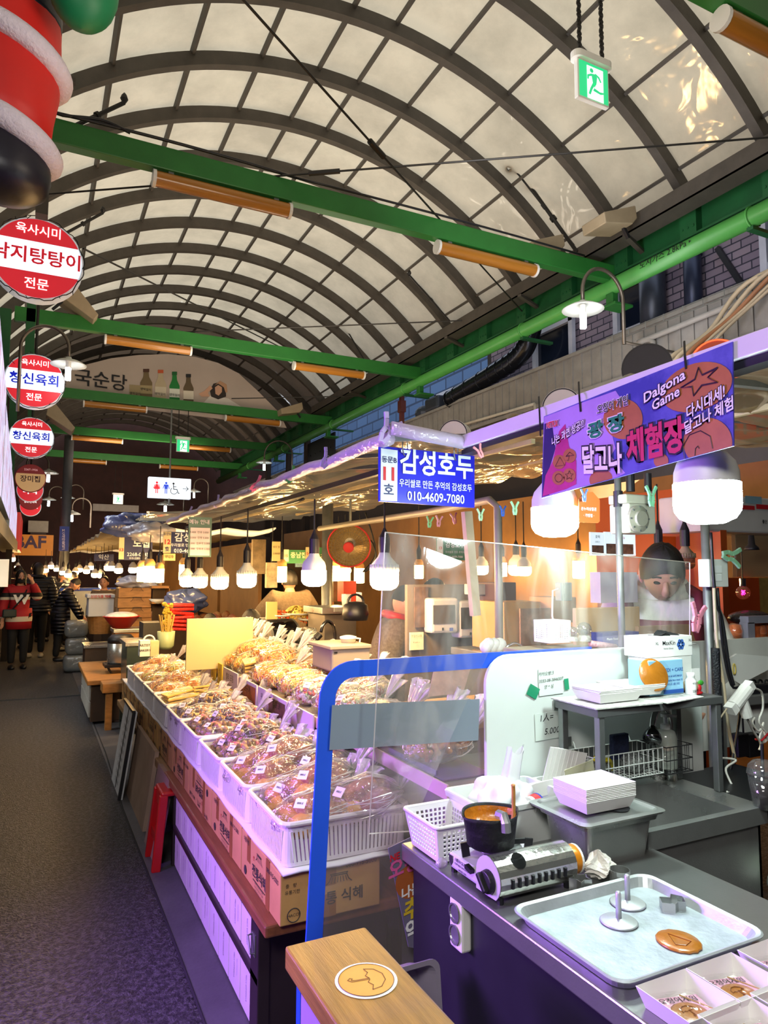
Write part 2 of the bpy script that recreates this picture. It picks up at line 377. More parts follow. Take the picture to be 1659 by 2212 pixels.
m = M(); m.text('도시가스 2.8kPa ▸', (5.23, 4.55, 4.575), V((0, -1, 0)), UZ, .085); m.build('lettering', INK, t)
m = M(); m.bb((5.02, -2, 4.84), (5.22, 13.5, 4.86)); m.bb((5.02, -2, 4.84), (5.03, 13.5, 5.0)); m.bb((5.21, -2, 4.84), (5.22, 13.5, 5.0))
struct(m.build('rain_gutter_trim', RIB)); m = M(); m.cyl((5.26, -2, 5.02), (5.26, 13.5, 5.02), .03, 10)
tag(m.build('conduit_pipe', GALV, smooth=True), 'thin grey conduit pipe beside the gutter above the eaves beam', 'pipe')
for k in range(6):
    y = 3.25 + k * 1.66; m = M(); m.bar((5.0, y - .1, 4.83), (5.4, y + .05, 4.80), .05, .03); struct(m.build('gutter_strut_trim', RIB))
m = M(); m.bb((-.1, 5.27, 4.05), (-.02, 5.37, 6.0)); m.bb((-.14, 5.3, 5.1), (.12, 5.34, 5.14)); struct(m.build('hanger_post_column', RIB))
for y in (9.43, 13.3): m = M(); m.bb((-.22, y - .05, 3.6), (-.12, y + .05, 6.0)); struct(m.build('hanger_post_column', DARKG))
m = M(); m.bb((-.5, 9.3, 2.6), (-.38, 9.42, 4.7)); m.bb((-.5, 13.2, 2.6), (-.38, 13.3, 4.7)); struct(m.build('side_post_column', DARKG))
m = M(); m.cyl((.57, 17, 0), (.57, 17, 4.6), .1, 20); struct(m.build('street_post_column', mat('grey_post', '6F747A', .5, .3), smooth=True))
# ---------------------------------------------------------------- right hand facade
def brick_mat(name, c1, c2, mo, sc):
    m = bpy.data.materials.new(name); m.use_nodes = True; n, l = m.node_tree.nodes, m.node_tree.links; b = n['Principled BSDF']; b.inputs['Roughness'].default_value = .8
    tc = n.new('ShaderNodeTexCoord'); mp = n.new('ShaderNodeMapping'); mp.inputs['Rotation'].default_value = (0, PI / 2, PI / 2); l.new(tc.outputs['Object'], mp.inputs[0])
    sx = n.new('ShaderNodeSeparateXYZ'); cx_ = n.new('ShaderNodeCombineXYZ'); l.new(tc.outputs['Object'], sx.inputs[0])
    l.new(sx.outputs['Y'], cx_.inputs['X']); l.new(sx.outputs['Z'], cx_.inputs['Y'])
    bt = n.new('ShaderNodeTexBrick'); bt.inputs['Scale'].default_value = sc; bt.inputs['Color1'].default_value = lin(c1); bt.inputs['Color2'].default_value = lin(c2); bt.inputs['Mortar'].default_value = lin(mo)
    bt.inputs['Mortar Size'].default_value = .018; bt.inputs['Brick Width'].default_value = .5; bt.inputs['Row Height'].default_value = .2; l.new(cx_.outputs[0], bt.inputs['Vector']); l.new(bt.outputs['Color'], b.inputs['Base Color'])
    bp = n.new('ShaderNodeBump'); bp.inputs['Strength'].default_value = .6; bp.inputs['Distance'].default_value = .01; l.new(bt.outputs['Fac'], bp.inputs['Height']); bp.invert = True; l.new(bp.outputs[0], b.inputs['Normal'])
    return m
BRK = brick_mat('old_mauve_brick', '6E6272', '8A7C88', '2A2838', 2.4)
TILEB = brick_mat('blue_grey_cladding', '4E6C98', '587AA8', '2F4566', .8)
m = M(); m.bb((6.1, -3, 2.9), (6.3, 8.6, 6.2)); struct(m.build('wall_right', BRK))
m = M(); m.bb((7.3, 8.0, 0), (7.5, 24, 9)); struct(m.build('wall_right_1', TILEB))
m = M(); m.bb((6.1, 8.6, 0), (7.5, 8.7, 6.2)); struct(m.build('wall_right_2', DK))
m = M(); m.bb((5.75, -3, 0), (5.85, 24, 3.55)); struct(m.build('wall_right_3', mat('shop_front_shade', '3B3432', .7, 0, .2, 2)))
# ribbed fascia strip over the shop fronts
def ribbed(name, c):
    if name in MATS: return MATS[name]
    return mat(name, c, .5, .1, .16, 5, 0.1, 40)
FAS = ribbed('weathered_fascia_steel', '8E8C88')
m = M(); m.bb((5.6, -3, 3.66), (5.64, 22, 4.12)); m.bb((5.56, -3, 4.1), (5.7, 22, 4.14)); m.bb((5.56, -3, 3.62), (5.7, 22, 3.67))
y = -2.9
while y < 21.5: m.bb((5.585, y, 3.67), (5.6, y + .018, 4.1)); y += .155
struct(m.build('fascia_trim', FAS))
for k in range(4):
    m = M(); m.cyl((5.58, -3, 3.56 - k * .06), (5.58, 17, 3.56 - k * .06), .022, 8)
    struct(m.build('cable_rail_trim', mat('dull_rail', '6A655E', .5, .4), smooth=True))
m = M(); m.tube(smooth_path([(5.55, 1.5, 4.02), (5.55, 4.92, 3.96), (5.55, 5.0, 3.9), (5.55, 5.0, 3.3)], 6), .028, 8)
tag(m.build('drain_pipe', mat('grey_plastic_pipe', '9A9894', .5), smooth=True), 'grey elbowed drain pipe fixed along the ribbed fascia', 'pipe')
m = M()
for z in (4.05, 4.12): m.tube([(5.5, 1.5, z), (5.5, 5.6, z)], .006, 5)
for k in range(18): m.tube([(5.5, 1.6 + k * .23, 4.05), (5.5, 1.6 + k * .23, 4.13)], .005, 4)
tag(m.build('wire_cable_tray', GALV), 'thin wire cable tray along the top of the fascia', 'cable tray')
m = M(); m.tube([(5.55, 6.9, 3.68), (5.55, 8.95, 3.74), (5.55, 9.0, 3.72)], .02, 8); m.tube([(5.55, 8.9, 3.74), (5.55, 11.6, 3.76)], .02, 8); m.tube([(5.55, 6.9, 3.68), (5.55, 6.88, 3.3)], .02, 8)
tag(m.build('water_pipe', mat('cream_pipe', 'B9B3A4', .5), smooth=True), 'cream water pipe stepping along the far part of the fascia', 'pipe')
# windows in the facade
WF = mat('pale_window_frame', 'B9BBC6', .45, 0, .08); GLD = mat('dark_window_glass', '161C2C', .12, 0, .2, 2); GLW = glow('lamp_lit_room', 'A87A3E', .55)
def window(i, y0, y1, z0, z1, x=6.06, muls=(.36,), low=.42, lit=None):
    t = bpy.data.objects.new('window_%d' % i, None); COL.objects.link(t); t.location = (x, (y0 + y1) / 2, z0); struct(t)
    m = M(); f = .07
    m.bb((x - .06, y0, z0), (x, y0 + f, z1)); m.bb((x - .06, y1 - f, z0), (x, y1, z1)); m.bb((x - .06, y0, z1 - f), (x, y1, z1)); m.bb((x - .06, y0, z0), (x, y1, z0 + f))
    zm = z0 + (z1 - z0) * low; m.bb((x - .05, y0, zm - .04), (x, y1, zm + .04))
    for q in muls: yy = y1 - (y1 - y0) * q; m.bb((x - .05, yy - .04, zm), (x, yy + .04, z1))
    m.build('window_frame', WF, t)
    m = M(); m.quad((x - .01, y0, z0), (x - .01, y1, z0), (x - .01, y1, zm), (x - .01, y0, zm)); ym = y1 - (y1 - y0) * (muls[0] if muls else 1)
    m.quad((x - .01, ym, zm), (x - .01, y1, zm), (x - .01, y1, z1), (x - .01, ym, z1)); m.build('pane', GLD, t)
    if muls: m = M(); m.quad((x - .01, y0, zm), (x - .01, ym, zm), (x - .01, ym, z1), (x - .01, y0, z1)); m.build('pane', lit or GLD, t)
    return t
tw = window(1, 2.9, 4.12, 3.95, 5.05, lit=GLW)
m = M(); m.tube(arc((6.03, 3.88, 4.62), .1, 0, 2 * PI, 24, UY, UZ), .008, 6)
for k in range(12): a = k * PI / 6; m.tube([(6.03, 3.88, 4.62), (6.03, 3.88 + .1 * math.cos(a), 4.62 + .1 * math.sin(a))], .004, 4)
m.tube(arc((6.03, 3.88, 4.62), .04, 0, 2 * PI, 12, UY, UZ), .006, 5); m.build('vent_fan', WHITEP, tw)
window(2, 5.5, 6.0, 3.9, 4.95, muls=()); window(3, 6.7, 7.5, 3.9, 4.85, muls=(), low=.2)
tw = window(4, 11.2, 12.2, 4.35, 5.2, x=7.28, muls=(.5,)); 
m = M(); m.cyl((5.95, 5.35, 4.0), (5.95, 5.35, 5.2), .14, 18); m.tube(arc((5.95, 5.35, 4.9), .145, 0, 2 * PI, 16, UX, UY), .012, 6)
tag(m.build('vent_duct', mat('dark_grey_duct', '3F4450', .4, .5), smooth=True), 'wide dark grey vertical vent duct between the facade windows', 'duct')
m = M(); m.cyl((5.98, 4.85, 4.0), (5.98, 4.85, 5.2), .09, 18); m.tube(arc((5.98, 4.85, 4.85), .095, 0, 2 * PI, 16, UX, UY), .012, 6)
tag(m.build('vent_duct', mat('navy_duct', '2C3348', .4, .5), smooth=True), 'slimmer dark blue vertical vent duct nearer the lit window', 'duct')
m = M(); m.bar((6.08, 4.62, 4.85), (6.08, 4.2, 4.05), .05, .05); tag(m.build('diagonal_brace', BLACK), 'black diagonal brace leaning on the brick wall', 'brace')
m = M(); pts = smooth_path([(5.85, 2.2, 4.55), (5.75, 2.9, 4.62), (5.72, 3.3, 4.8), (5.8, 3.4, 5.2)], 6); m.tube(pts, .17, 16)
for k in range(0, len(pts) - 1):
    m.tube(arc(pts[k], .172, 0, 2 * PI, 12, UX, UZ), .012, 5)
tag(m.build('flexible_duct', mat('black_ribbed_hose', '1A1F30', .4, .2), smooth=True), 'fat black ribbed flexible duct curling above the lit window', 'duct')
DUCT = mat('black_foil_duct', '23262E', .22, .6, .2, 20, .3, 30)
m = M(); pts = smooth_path([(5.62, 9.0, 4.22), (5.64, 7.9, 4.34), (5.68, 7.35, 4.46), (5.7, 7.15, 4.7), (5.75, 7.1, 5.0)], 8); m.tube(pts, .13, 18)
for k in range(0, len(pts), 2): m.tube(arc(pts[k], .133, 0, 2 * PI, 14, UX if k > 16 else UX, UY if k > 22 else UZ), .007, 5)
tag(m.build('exhaust_duct', DUCT, smooth=True), 'shiny black exhaust duct bending up from the fascia', 'duct')
m = M(); m.box((5.7, 9.5, 4.25), (.3, .42, .22)); m.ball((5.7, 9.95, 4.2), (.15, .2, .13), 12, 8)
tag(m.build('fan_housing', mat('grey_blower', '39404C', .4, .4), bevel=.04), 'grey blower housing at the far end of the exhaust duct', 'fan')
m = M(); m.bb((5.5, 10.4, 3.3), (5.56, 10.48, 4.7)); m.bb((5.48, 10.38, 4.3), (5.58, 10.5, 4.5)); tag(m.build('red_brown_downpipe', mat('red_oxide_paint', '5A2A26', .6)), 'rusty red brown downpipe from the green pipe to the fascia', 'pipe')
m = M(); m.bb((5.5, 13.4, 4.0), (5.53, 15.2, 4.5))
for k in range(5): m.cyl((5.48, 13.6 + k * .3, 4.2), (5.5, 13.6 + k * .3, 4.2), .015, 6)
tag(m.build('steel_plate_box', BLACK), 'dark steel plate with rivets hanging under the far eaves', 'plate')
for i, (y0, y1, z0, z1) in enumerate(((15.0, 15.12, 2.5, 4.6), (16.3, 16.42, 2.5, 4.6), (18, 18.12, 2.5, 4.6))):
    m = M(); m.bb((5.45, y0, z0), (5.57, y1, z1)); struct(m.build('eaves_post_column', DK))
# ---------------------------------------------------------------- fittings on the cross beams
AMB = mat('amber_tube_cover', 'A86F28', .28, 0, .12, 3, stretch=(1, 12, 12), coat=.3)
def tube_light(p0, p1, y, label, grp='amber covered tube lamps under the green beams'):
    xa, xb = atY(*p0, y).x, atY(*p1, y).x; c = V(((xa + xb) / 2, y, 4.595)); t = thing('tube_lamp', label, 'ceiling lamp', c, 0, grp)
    L = xb - xa; m = M(); n = 12
    m.add([V((xx, y + .062 * math.cos(PI * 2 * j / n), 4.535 + .058 * math.sin(PI * 2 * j / n))) for xx in (xa, xb) for j in range(n)], [(j, (j + 1) % n, n + (j + 1) % n, n + j) for j in range(n)])
    m.build('tube_cover', AMB, t, smooth=True)
    for xx in (xa, xb):
        m = M(); m.cyl((xx - .012, y, 4.535), (xx + .012, y, 4.535), .066, 16); m.build('end_cap', WHITEP, t)
    for xx in (xa + .12, xb - .12):
        m = M(); m.bb((xx - .02, y - .03, 4.57), (xx + .02, y + .03, 4.6)); m.build('bracket', GALV, t)
TL = [((333, 385), (625, 455), 5.32, 'long amber tube lamp under the nearest full green beam, left half'), ((945, 535), (1155, 590), 5.32, 'amber tube lamp under the nearest full green beam, right half'),
      ((228, 725), (412, 755), 9.43, 'amber tube lamp under the second green beam, left half'), ((635, 790), (785, 812), 9.43, 'amber tube lamp under the second green beam, right half'),
      ((181, 870), (316, 888), 13.3, 'amber tube lamp under the third green beam, left end'), ((487, 900), (604, 918), 13.3, 'amber tube lamp under the third green beam, right end'),
      ((155, 948), (264, 960), 16.8, 'amber tube lamp under the fourth green beam, left end'), ((405, 972), (497, 980), 16.8, 'amber tube lamp under the fourth green beam, right end'),
      ((140, 1000), (229, 1006), 20.3, 'amber tube lamp under the fifth green beam, left end'), ((345, 1016), (426, 1022), 20.3, 'amber tube lamp under the fifth green beam, right end'),
      ((1558, 50), (1930, 130), 2.35, 'amber tube lamp at the top right corner, nearest the viewer')]
for a in TL: tube_light(*a)
m = M(); m.tube(sag((-.02, 5.25, 4.8), (1.8, 5.26, 4.8), -.02), .012, 6); m.tube(sag((1.8, 5.26, 4.8), (4.9, 5.26, 4.79), -.015), .01, 6); m.tube(smooth_path([(-.05, 5.25, 4.95), (0, 5.25, 4.8), (.3, 5.25, 4.84), (.5, 5.25, 4.8)]), .012, 6)
tag(m.build('black_cable', BLACK, smooth=True), 'black cables lying on top of the nearest full green beam', 'cable')
ROD = mat('dark_rod_steel', '2E2C2A', .5, .5)
def rod(a, b, r, label, tb=None, name='tie_rod'):
    t = thing(name, label, 'rod', a); m = M(); m.cyl(a, b, r, 6); m.build('rod', ROD, t)
    if tb is not None: m = M(); p, q = V(a).lerp(V(b), tb - .02), V(a).lerp(V(b), tb + .02); m.cyl(p, q, r * 2.6, 8); m.build('turnbuckle', ROD, t)
rod(atY(508, -20, 3.6), atX(1130, 675, 5.34), .009, 'steel tie rod slanting from the vault top down across three panels to the eaves', .3)
rod(atZ(-20, 429, 4.7), atZ(1670, 296, 4.9), .008, 'level tie rod crossing behind the nearest full green beam', .45)
rod(atY(180, 537, 6.5), atX(700, 797, 5.2), .009, 'tie rod slanting above the second green beam on the left', None)
rod(atZ(380, 718, 4.8), atZ(1010, 692, 4.95), .009, 'level tie rod just above the second green beam', None)
rod(atZ(500, 861, 4.75), atZ(800, 855, 4.85), .01, 'level tie rod just above the third green beam', None)
def stub(b, tip, r, label, head=False):
    t = thing('sprinkler_arm', label, 'pipe', b); m = M(); m.cyl(b, tip, r, 8); m.cyl(V(b).lerp(V(tip), .45), V(b).lerp(V(tip), .5), r * 1.7, 8); m.build('pipe', ROD, t)
    m = M()
    if head: m.lathe([(.02, .05), (.055, .03), (.06, -.02), (.03, -.05), (0.005, -.05)], 14, V(tip) + V((0, 0, -.02)))
    else: m.lathe([(.015, 0), (.03, .03), (.02, .06), (.005, .08)], 8, tip)
    m.build('head', STEELD if head else ROD, t)
stub(atX(1247, 545, 5.02), atY(1140, 395, 5.9), .02, 'thick dark sprinkler pipe reaching up from the right gutter')
stub(atX(1240, 530, 5.02), atY(1103, 355, 5.9), .011, 'thin bent pipe with a round sprinkler head above the right gutter', True)
stub(atX(972, 695, 5.02), atY(884, 595, 8.0), .016, 'dark sprinkler pipe above the right half of the second beam')
stub(atX(800, 800, 5.02), atY(685, 601, 11.5), .012, 'far thin pipe with a small round sprinkler head', True)
stub(atY(155, 275, 5.3), atY(268, 222, 5.4), .016, 'dark sprinkler pipe stub left, above the nearest full beam')
stub(atY(140, 505, 8.0), atY(222, 460, 8.0), .016, 'dark sprinkler pipe stub beside the nearest round sign')
BEI = mat('beige_lamp_box', '9C8C72', .5, 0, .1)
def flood(p, y, s, label, fl=1):
    c = atY(*p, y); t = thing('flood_lamp', label, 'lamp', c, 0, 'beige flood lamps along the gutters'); m = M()
    m.prism([(-.2 * s, 0), (.2 * s, .16 * s), (.22 * s, .04 * s), (.16 * s, -.03 * s), (-.18 * s, -.1 * s)] if fl > 0 else [(.2 * s, -.1 * s), (-.05 * s, .2 * s), (-.14 * s, .18 * s), (-.16 * s, .04 * s), (.16 * s, -.16 * s)], c, UX, UZ, -.3 * s); m.build('lamp_housing', BEI, t, bevel=.01)
    m = M(); m.bar(c + V((.12 * s * fl, .1, 0)), c + V((.2 * s * fl, .1, -.12)), .03, .03); m.build('bracket', BLACK, t)
flood((1185, 528), 5.4, 1.0, 'beige flood lamp where the nearest full beam meets the gutter'); flood((1340, 468), 4.6, 1.0, 'beige flood lamp on the gutter right of the first one')
flood((165, 650), 9.2, 1.3, 'beige flood lamp behind the nearest round sign', -1); flood((630, 885), 13.0, 1.1, 'beige flood lamp at the right end of the third beam'); flood((128, 905), 13.2, 1.3, 'beige flood lamp at the left end of the third beam', -1)
# ---------------------------------------------------------------- exit signs, toilet sign
EG = glow('exit_green', '22B573', .9); EW = glow('exit_white', 'EFFFF6', 1.0)
def runner(m, o, s):
    """running figure towards the right lower corner, height s"""
    q = lambda pts: m.flat([(x * s, y * s) for x, y in pts], o, UX, UZ)
    m.flat(circ(.075 * s, 12, -.12 * s, .34 * s), o, UX, UZ)
    q([(-.14, .24), (.02, .26), (.1, .18), (.06, -.08), (-.08, -.06)]); q([(.0, .26), (.14, .16), (.22, .04), (.27, .08), (.19, .22), (.04, .29)])
    q([(-.14, .24), (-.3, .16), (-.3, .02), (-.24, .03), (-.23, .12), (-.1, .17)]); q([(.06, -.04), (-.04, -.04), (-.02, -.2), (.2, -.26), (.34, -.24), (.34, -.3), (.22, -.34), (-.08, -.3)][::1])
    q([(-.08, -.04), (.03, -.05), (-.1, -.26), (-.18, -.46), (-.26, -.44), (-.18, -.22)])
def exit_sign(c, wd, label, top, faint=False):
    c = V(c); h = wd * 1.0; t = thing('exit_sign', label, 'exit sign', c); y = c.y
    m = M(); m.box(c, (wd, .035, h)); m.build('panel', WHITEP, t, bevel=.005)
    m = M(); o = c + V((0, -.02, 0)); m.flat([(-wd * .46, -h * .46), (wd * .46, -h * .46), (wd * .46, h * .46), (-wd * .46, h * .46)], o, UX, UZ); m.build('green_face', EW if faint else EG, t)
    m = M(); o = c + V((0, -.022, 0)); m.flat([(-wd * .22, -h * .46), (wd * .3, -h * .46), (wd * .3, h * .38), (-wd * .22, h * .38)], o, UX, UZ); m.build('door_symbol', EW, t)
    m = M(); runner(m, c + V((.02 * wd, -.024, 0)), h * .8); m.build('running_figure', EG, t)
    m = M(); m.prism(rrect(wd * 1.2, .09, .044), c + V((0, 0, h / 2 + .0)), UX, UY, .045); m.build('lamp_hood', WHITEP, t)
    for sx in (-.36, .36):
        m = M(); m.tube([c + V((wd * sx, 0, h / 2 + .04)), V((c.x + wd * sx, c.y, top))], .008, 6)
        if not faint and wd > .25:
            z = c.z + h / 2 + .06
            while z < top: m.tube(arc((c.x + wd * sx, y, z), .016, 0, 2 * PI, 6, UX if int(z * 50) % 2 else UY, UZ), .006, 4); z += .026
        m.build('chain', ROD, t)
exit_sign((3.17, 3.3, 4.78), .27, 'big green and white exit sign hanging on two chains from the vault', 6.1)
exit_sign(atY(395, 963, 13.3), .24, 'small green exit sign hanging far down the hall by the third beam', 4.6)
exit_sign(atY(255, 1079, 20.3), .26, 'tiny pale exit sign hanging near the far end', 4.5, True)
LW = glow('lightbox_white', 'E4F2FF', 1.0)
c = atY(366, 1055, 13.3); t = thing('toilet_sign', 'white lit toilet sign with red and blue figures, wheelchair and arrow', 'toilet sign', c)
m = M(); m.box(c, (.76, .12, .38)); m.build('lightbox', LW, t, bevel=.01)
def person_icon(m, o, s, skirt):
    m.flat(circ(.1 * s, 12, 0, .4 * s), o, UX, UZ)
    if skirt: m.flat([(-.08 * s, .28 * s), (.08 * s, .28 * s), (.24 * s, -.14 * s), (-.24 * s, -.14 * s)], o, UX, UZ)
    else: m.flat([(-.16 * s, .28 * s), (.16 * s, .28 * s), (.13 * s, -.1 * s), (-.13 * s, -.1 * s)], o, UX, UZ)
    for k in (-1, 1):
        m.flat([(k * .03 * s, -.1 * s), (k * .1 * s, -.1 * s), (k * .1 * s, -.5 * s), (k * .03 * s, -.5 * s)], o, UX, UZ); m.flat([(k * .12 * s, .28 * s), (k * .18 * s, .26 * s), (k * .28 * s, -.08 * s), (k * .22 * s, -.1 * s)], o, UX, UZ)
o = c + V((0, -.066, 0)); m = M(); person_icon(m, o + V((-.235, 0, 0)), .22, True); m.build('woman_symbol', glow('sign_red', 'D8182A', .7), t)
m = M(); person_icon(m, o + V((-.07, 0, 0)), .22, False); m.build('man_symbol', glow('sign_blue', '1840C8', .7), t)
m = M(); w_ = o + V((.08, 0, 0)); m.flat(circ(.02, 10, -.02, .085), w_, UX, UZ); m.strip([(-.02, .06), (-.015, -.02), (.045, -.02), (.07, -.09), (.09, -.085)], .014, w_, UX, UZ); m.strip([(-.015, .03), (.03, .03)], .012, w_, UX, UZ)
m.strip([(.06 * math.cos(a) - .01, .06 * math.sin(a) - .05) for a in [PI * .7 + PI * 1.2 * i / 14 for i in range(15)]], .011, w_, UX, UZ)
m.strip([(.15, 0), (.25, 0)], .011, w_, UX, UZ); m.strip([(.21, .04), (.25, 0), (.21, -.04)], .011, w_, UX, UZ); m.build('wheelchair_and_arrow', INK, t)
m = M(); m.cyl(c + V((0, 0, .18)), V((c.x, c.y, 4.62)), .016, 8); m.cyl(c + V((0, 0, -.18)), c + V((0, 0, -.3)), .02, 8); m.build('hanger_pole', GALV, t)
# ---------------------------------------------------------------- advertisement filling the vault behind the third beam
PA = mat('grey_pink_ad_sheet', 'B7A79C', .6, 0, .08, 1.2); Y = 13.62
P2 = lambda x, y: (lambda p: (p.x, p.z))(atY(x, y, Y))
t = thing('advertising_board', 'wide arched advertisement with bottles and a waving woman in a hat', 'advertisement', (2.4, Y, 4.3)); O = V((0, Y - .02, 0))
edge = [(130, 812), (181, 790), (240, 775), (300, 768), (362, 766), (420, 772), (470, 785), (515, 808), (555, 845), (600, 890), (618, 925), (470, 905), (318, 886), (125, 858)]
m = M(); m.prism([P2(*e) for e in edge][::-1], V((0, Y, 0)), UX, UZ, .04); m.build('board', PA, t)
def ad(poly, c, name, dep=0.0):
    m = M(); m.flat([P2(*p) for p in poly], V((0, Y - .05 - dep, 0)), UX, UZ); return m.build(name, mat('ad_' + c, c, .6, 0, .05, 3), t)
def adbottle(x, y0, y1, wd, c, cap, lab, name='bottle_picture'):
    h = y1 - y0; k = wd / 2
    ad([(x - k, y1), (x + k, y1), (x + k, y0 + h * .45), (x + k * .5, y0 + h * .24), (x + k * .38, y0), (x - k * .38, y0), (x - k * .5, y0 + h * .24), (x - k, y0 + h * .45)], c, name)
    ad([(x - k * .5, y0 + h * .06), (x + k * .5, y0 + h * .06), (x + k * .5, y0 - h * .06), (x - k * .5, y0 - h * .06)], cap, 'bottle_cap_picture', .004)
    ad([(x - k, y0 + h * .85), (x + k, y0 + h * .87), (x + k, y0 + h * .56), (x - k, y0 + h * .54)], lab, 'bottle_label_picture', .004)
ad([(279, 857), (302, 859), (302, 834), (279, 832)], '9A8A66', 'carton_picture')
adbottle(315, 802, 860, 26, '6E5C3C', '4A2818', 'A09068'); adbottle(346, 804, 864, 24, 'B8A88A', 'C0542A', 'CEC3AC'); adbottle(376, 808, 868, 22, '0E7A30', '0B5A28', 'D8DCD0'); adbottle(406, 813, 872, 22, '5C4C34', '18181C', 'D8CFBE')
ad([(437, 873), (447, 862), (452, 856), (470, 858), (492, 862), (520, 880), (540, 895), (440, 884)], 'D8CFC6', 'white_blouse_picture')
ad([(455, 858), (452, 845), (460, 830), (474, 827), (486, 838), (487, 858), (470, 864)], '241814', 'dark_hair_picture', .002)
ad([(464, 852), (463, 838), (470, 833), (478, 838), (478, 848), (471, 856)], 'C99A7E', 'face_picture', .004)
ad([(462, 834), (474, 824), (488, 832), (490, 848), (486, 850), (482, 838), (470, 830)], 'B48A6A', 'hat_picture', .006)
ad([(428, 852), (440, 846), (452, 834), (458, 840), (448, 850), (452, 858), (434, 858)], 'C99A7E', 'raised_hand_picture', .005)
m = M(); a, b = atY(218, 825, Y), atY(219, 822, Y); m.text('국순당', V((a.x, Y - .06, a.z)), V((1, 0, -.03)), UZ, .33, .012); m.build('lettering', INK, t)
m = M(); 
for x, y in ((291, 852), (314, 843), (345, 853), (376, 855)): a = atY(x, y, Y); m.text('생막걸리', V((a.x, Y - .062, a.z)), UX, UZ, .055, .01)
m.build('label_lettering', INK, t)
# ---------------------------------------------------------------- round lit signs over the aisle
RS = glow('sign_face_red', 'C42430', .62); WS = glow('sign_face_white', 'DCEAF8', .85); TB = glow('sign_text_blue', '1220B4', .5); TW = glow('sign_text_white', 'FFFFFF', .95); TR = glow('sign_text_red', 'C01626', .55)
LITD = mat('lit_white_drum', 'DCE2EA', .4, 0, .02, emit=.22)
def round_sign(c, d, label, rows, faces, barbed=True, rimc=WHITEP):
    """rows: (text, z, size, material, bold); faces: (material, z0, z1) bands of the disc in units of the radius"""
    c = V(c); r = d / 2; t = thing('round_sign', label, 'sign', c, 0, 'round lit signs hanging over the aisle'); y = c.y
    m = M(); m.lathe([(0, 0), (r * .97, 0), (r, .01), (r, .11), (r * .97, .12), (0, .12)], 40, c, (0, 1, 0)); drum_ = m.build('lightbox_drum', LITD if rimc is WHITEP else rimc, t, smooth=False)
    for k, (fm, z0, z1) in enumerate(faces):
        rr = r * .95; a0, a1 = math.asin(max(-1, z0)), math.asin(min(1, z1)); n = 16
        R_ = [(rr * math.cos(a0 + (a1 - a0) * i / n), rr * math.sin(a0 + (a1 - a0) * i / n)) for i in range(n + 1)]; L_ = [(-x, z) for x, z in R_[::-1]]
        m = M(); m.flat(R_ + L_, c + V((0, -.004, 0)), UX, UZ); m.build('face_band', fm, t)
    for k, (s_, z, sz, tm, bd) in enumerate(rows):
        m = M(); m.text(s_, c + V((0, -.009, z * r)), UX, UZ, sz * r, bd); m.build('lettering', tm, t)
    if barbed:
        m = M(); pts = []
        for i in range(72): a = 2 * PI * i / 72; q = r * (1.0 + .025 * math.sin(i * 7.3)); pts.append(c + V((q * math.cos(a), -.012 - .01 * math.sin(i * 3.1), q * math.sin(a))))
        m.tube(pts, .004, 4, closed=True)
        for i in range(0, 72, 4): m.tube([pts[i], pts[i] + V((rnd(-.03, .03), -.01, rnd(-.04, .03)))], .003, 4)
        m.build('string_light_wire', BLACK, drum_)
    m = M(); m.cyl(c + V((0, .06, r)), V((c.x, y + .06, min(4.65, c.z + r + .6))), .016, 8); m.build('hanger_pole', ROD, t)
B3 = [(RS, .42, 1), (WS, -.36, .42), (RS, -1, -.36)]
round_sign((-.08, 5.9, 3.98), .66, 'nearest round red and white sign with big red Korean lettering', [('육사시미', .66, .27, TW, .01), ('낙지탕탕이', .02, .42, TR, .02), ('전문', -.64, .29, TW, .01)], B3)
round_sign((-.09, 8.8, 3.73), .63, 'second round red and white sign with blue lettering, left of the gooseneck lamp', [('육사시미', .64, .25, TW, .01), ('창신육회', .03, .45, TB, .02), ('전문', -.62, .29, TW, .01)], B3)
round_sign((-.13, 12.07, 3.64), .64, 'third and smaller looking round sign with the same blue lettering', [('육사시미', .64, .25, TW, .01), ('창신육회', .03, .45, TB, .02), ('전문', -.62, .29, TW, .01)], B3)
DR = glow('dark_red_face', '6E1E20', .4); TAN = glow('tan_face', 'B08A5C', .55); DT = glow('dark_brown_text', '3A1414', .2)
round_sign(atY(66, 1033, 14.6), .53, 'round tan and dark red sign with brown lettering', [('2267-1926', .6, .2, glow('pale_red_text', 'D8A0A0', .6), 0), ('장미집', -.08, .48, DT, .02)], [(DR, .34, 1), (TAN, -1, .34)], False, DR)
round_sign(atY(65, 1058, 16.0), .50, 'round bright red sign with white lettering under the tan one', [('육회', -.1, .62, TW, .03)], [(RS, -1, 1)], False)
round_sign(atY(66, 1078, 18.5), .5, 'round dim maroon sign below the bright red one', [('오백점방', .2, .42, glow('beige_text', 'C8A88A', .4), .01), ('종로 빈대떡', -.3, .22, TW, 0)], [(DR, -1, 1)], False, DR)
round_sign(atY(66, 1094, 20), .5, 'lowest and farthest round red sign with a white rim', [('빈대떡', 0, .5, TW, .03)], [(RS, -1, 1)], False)
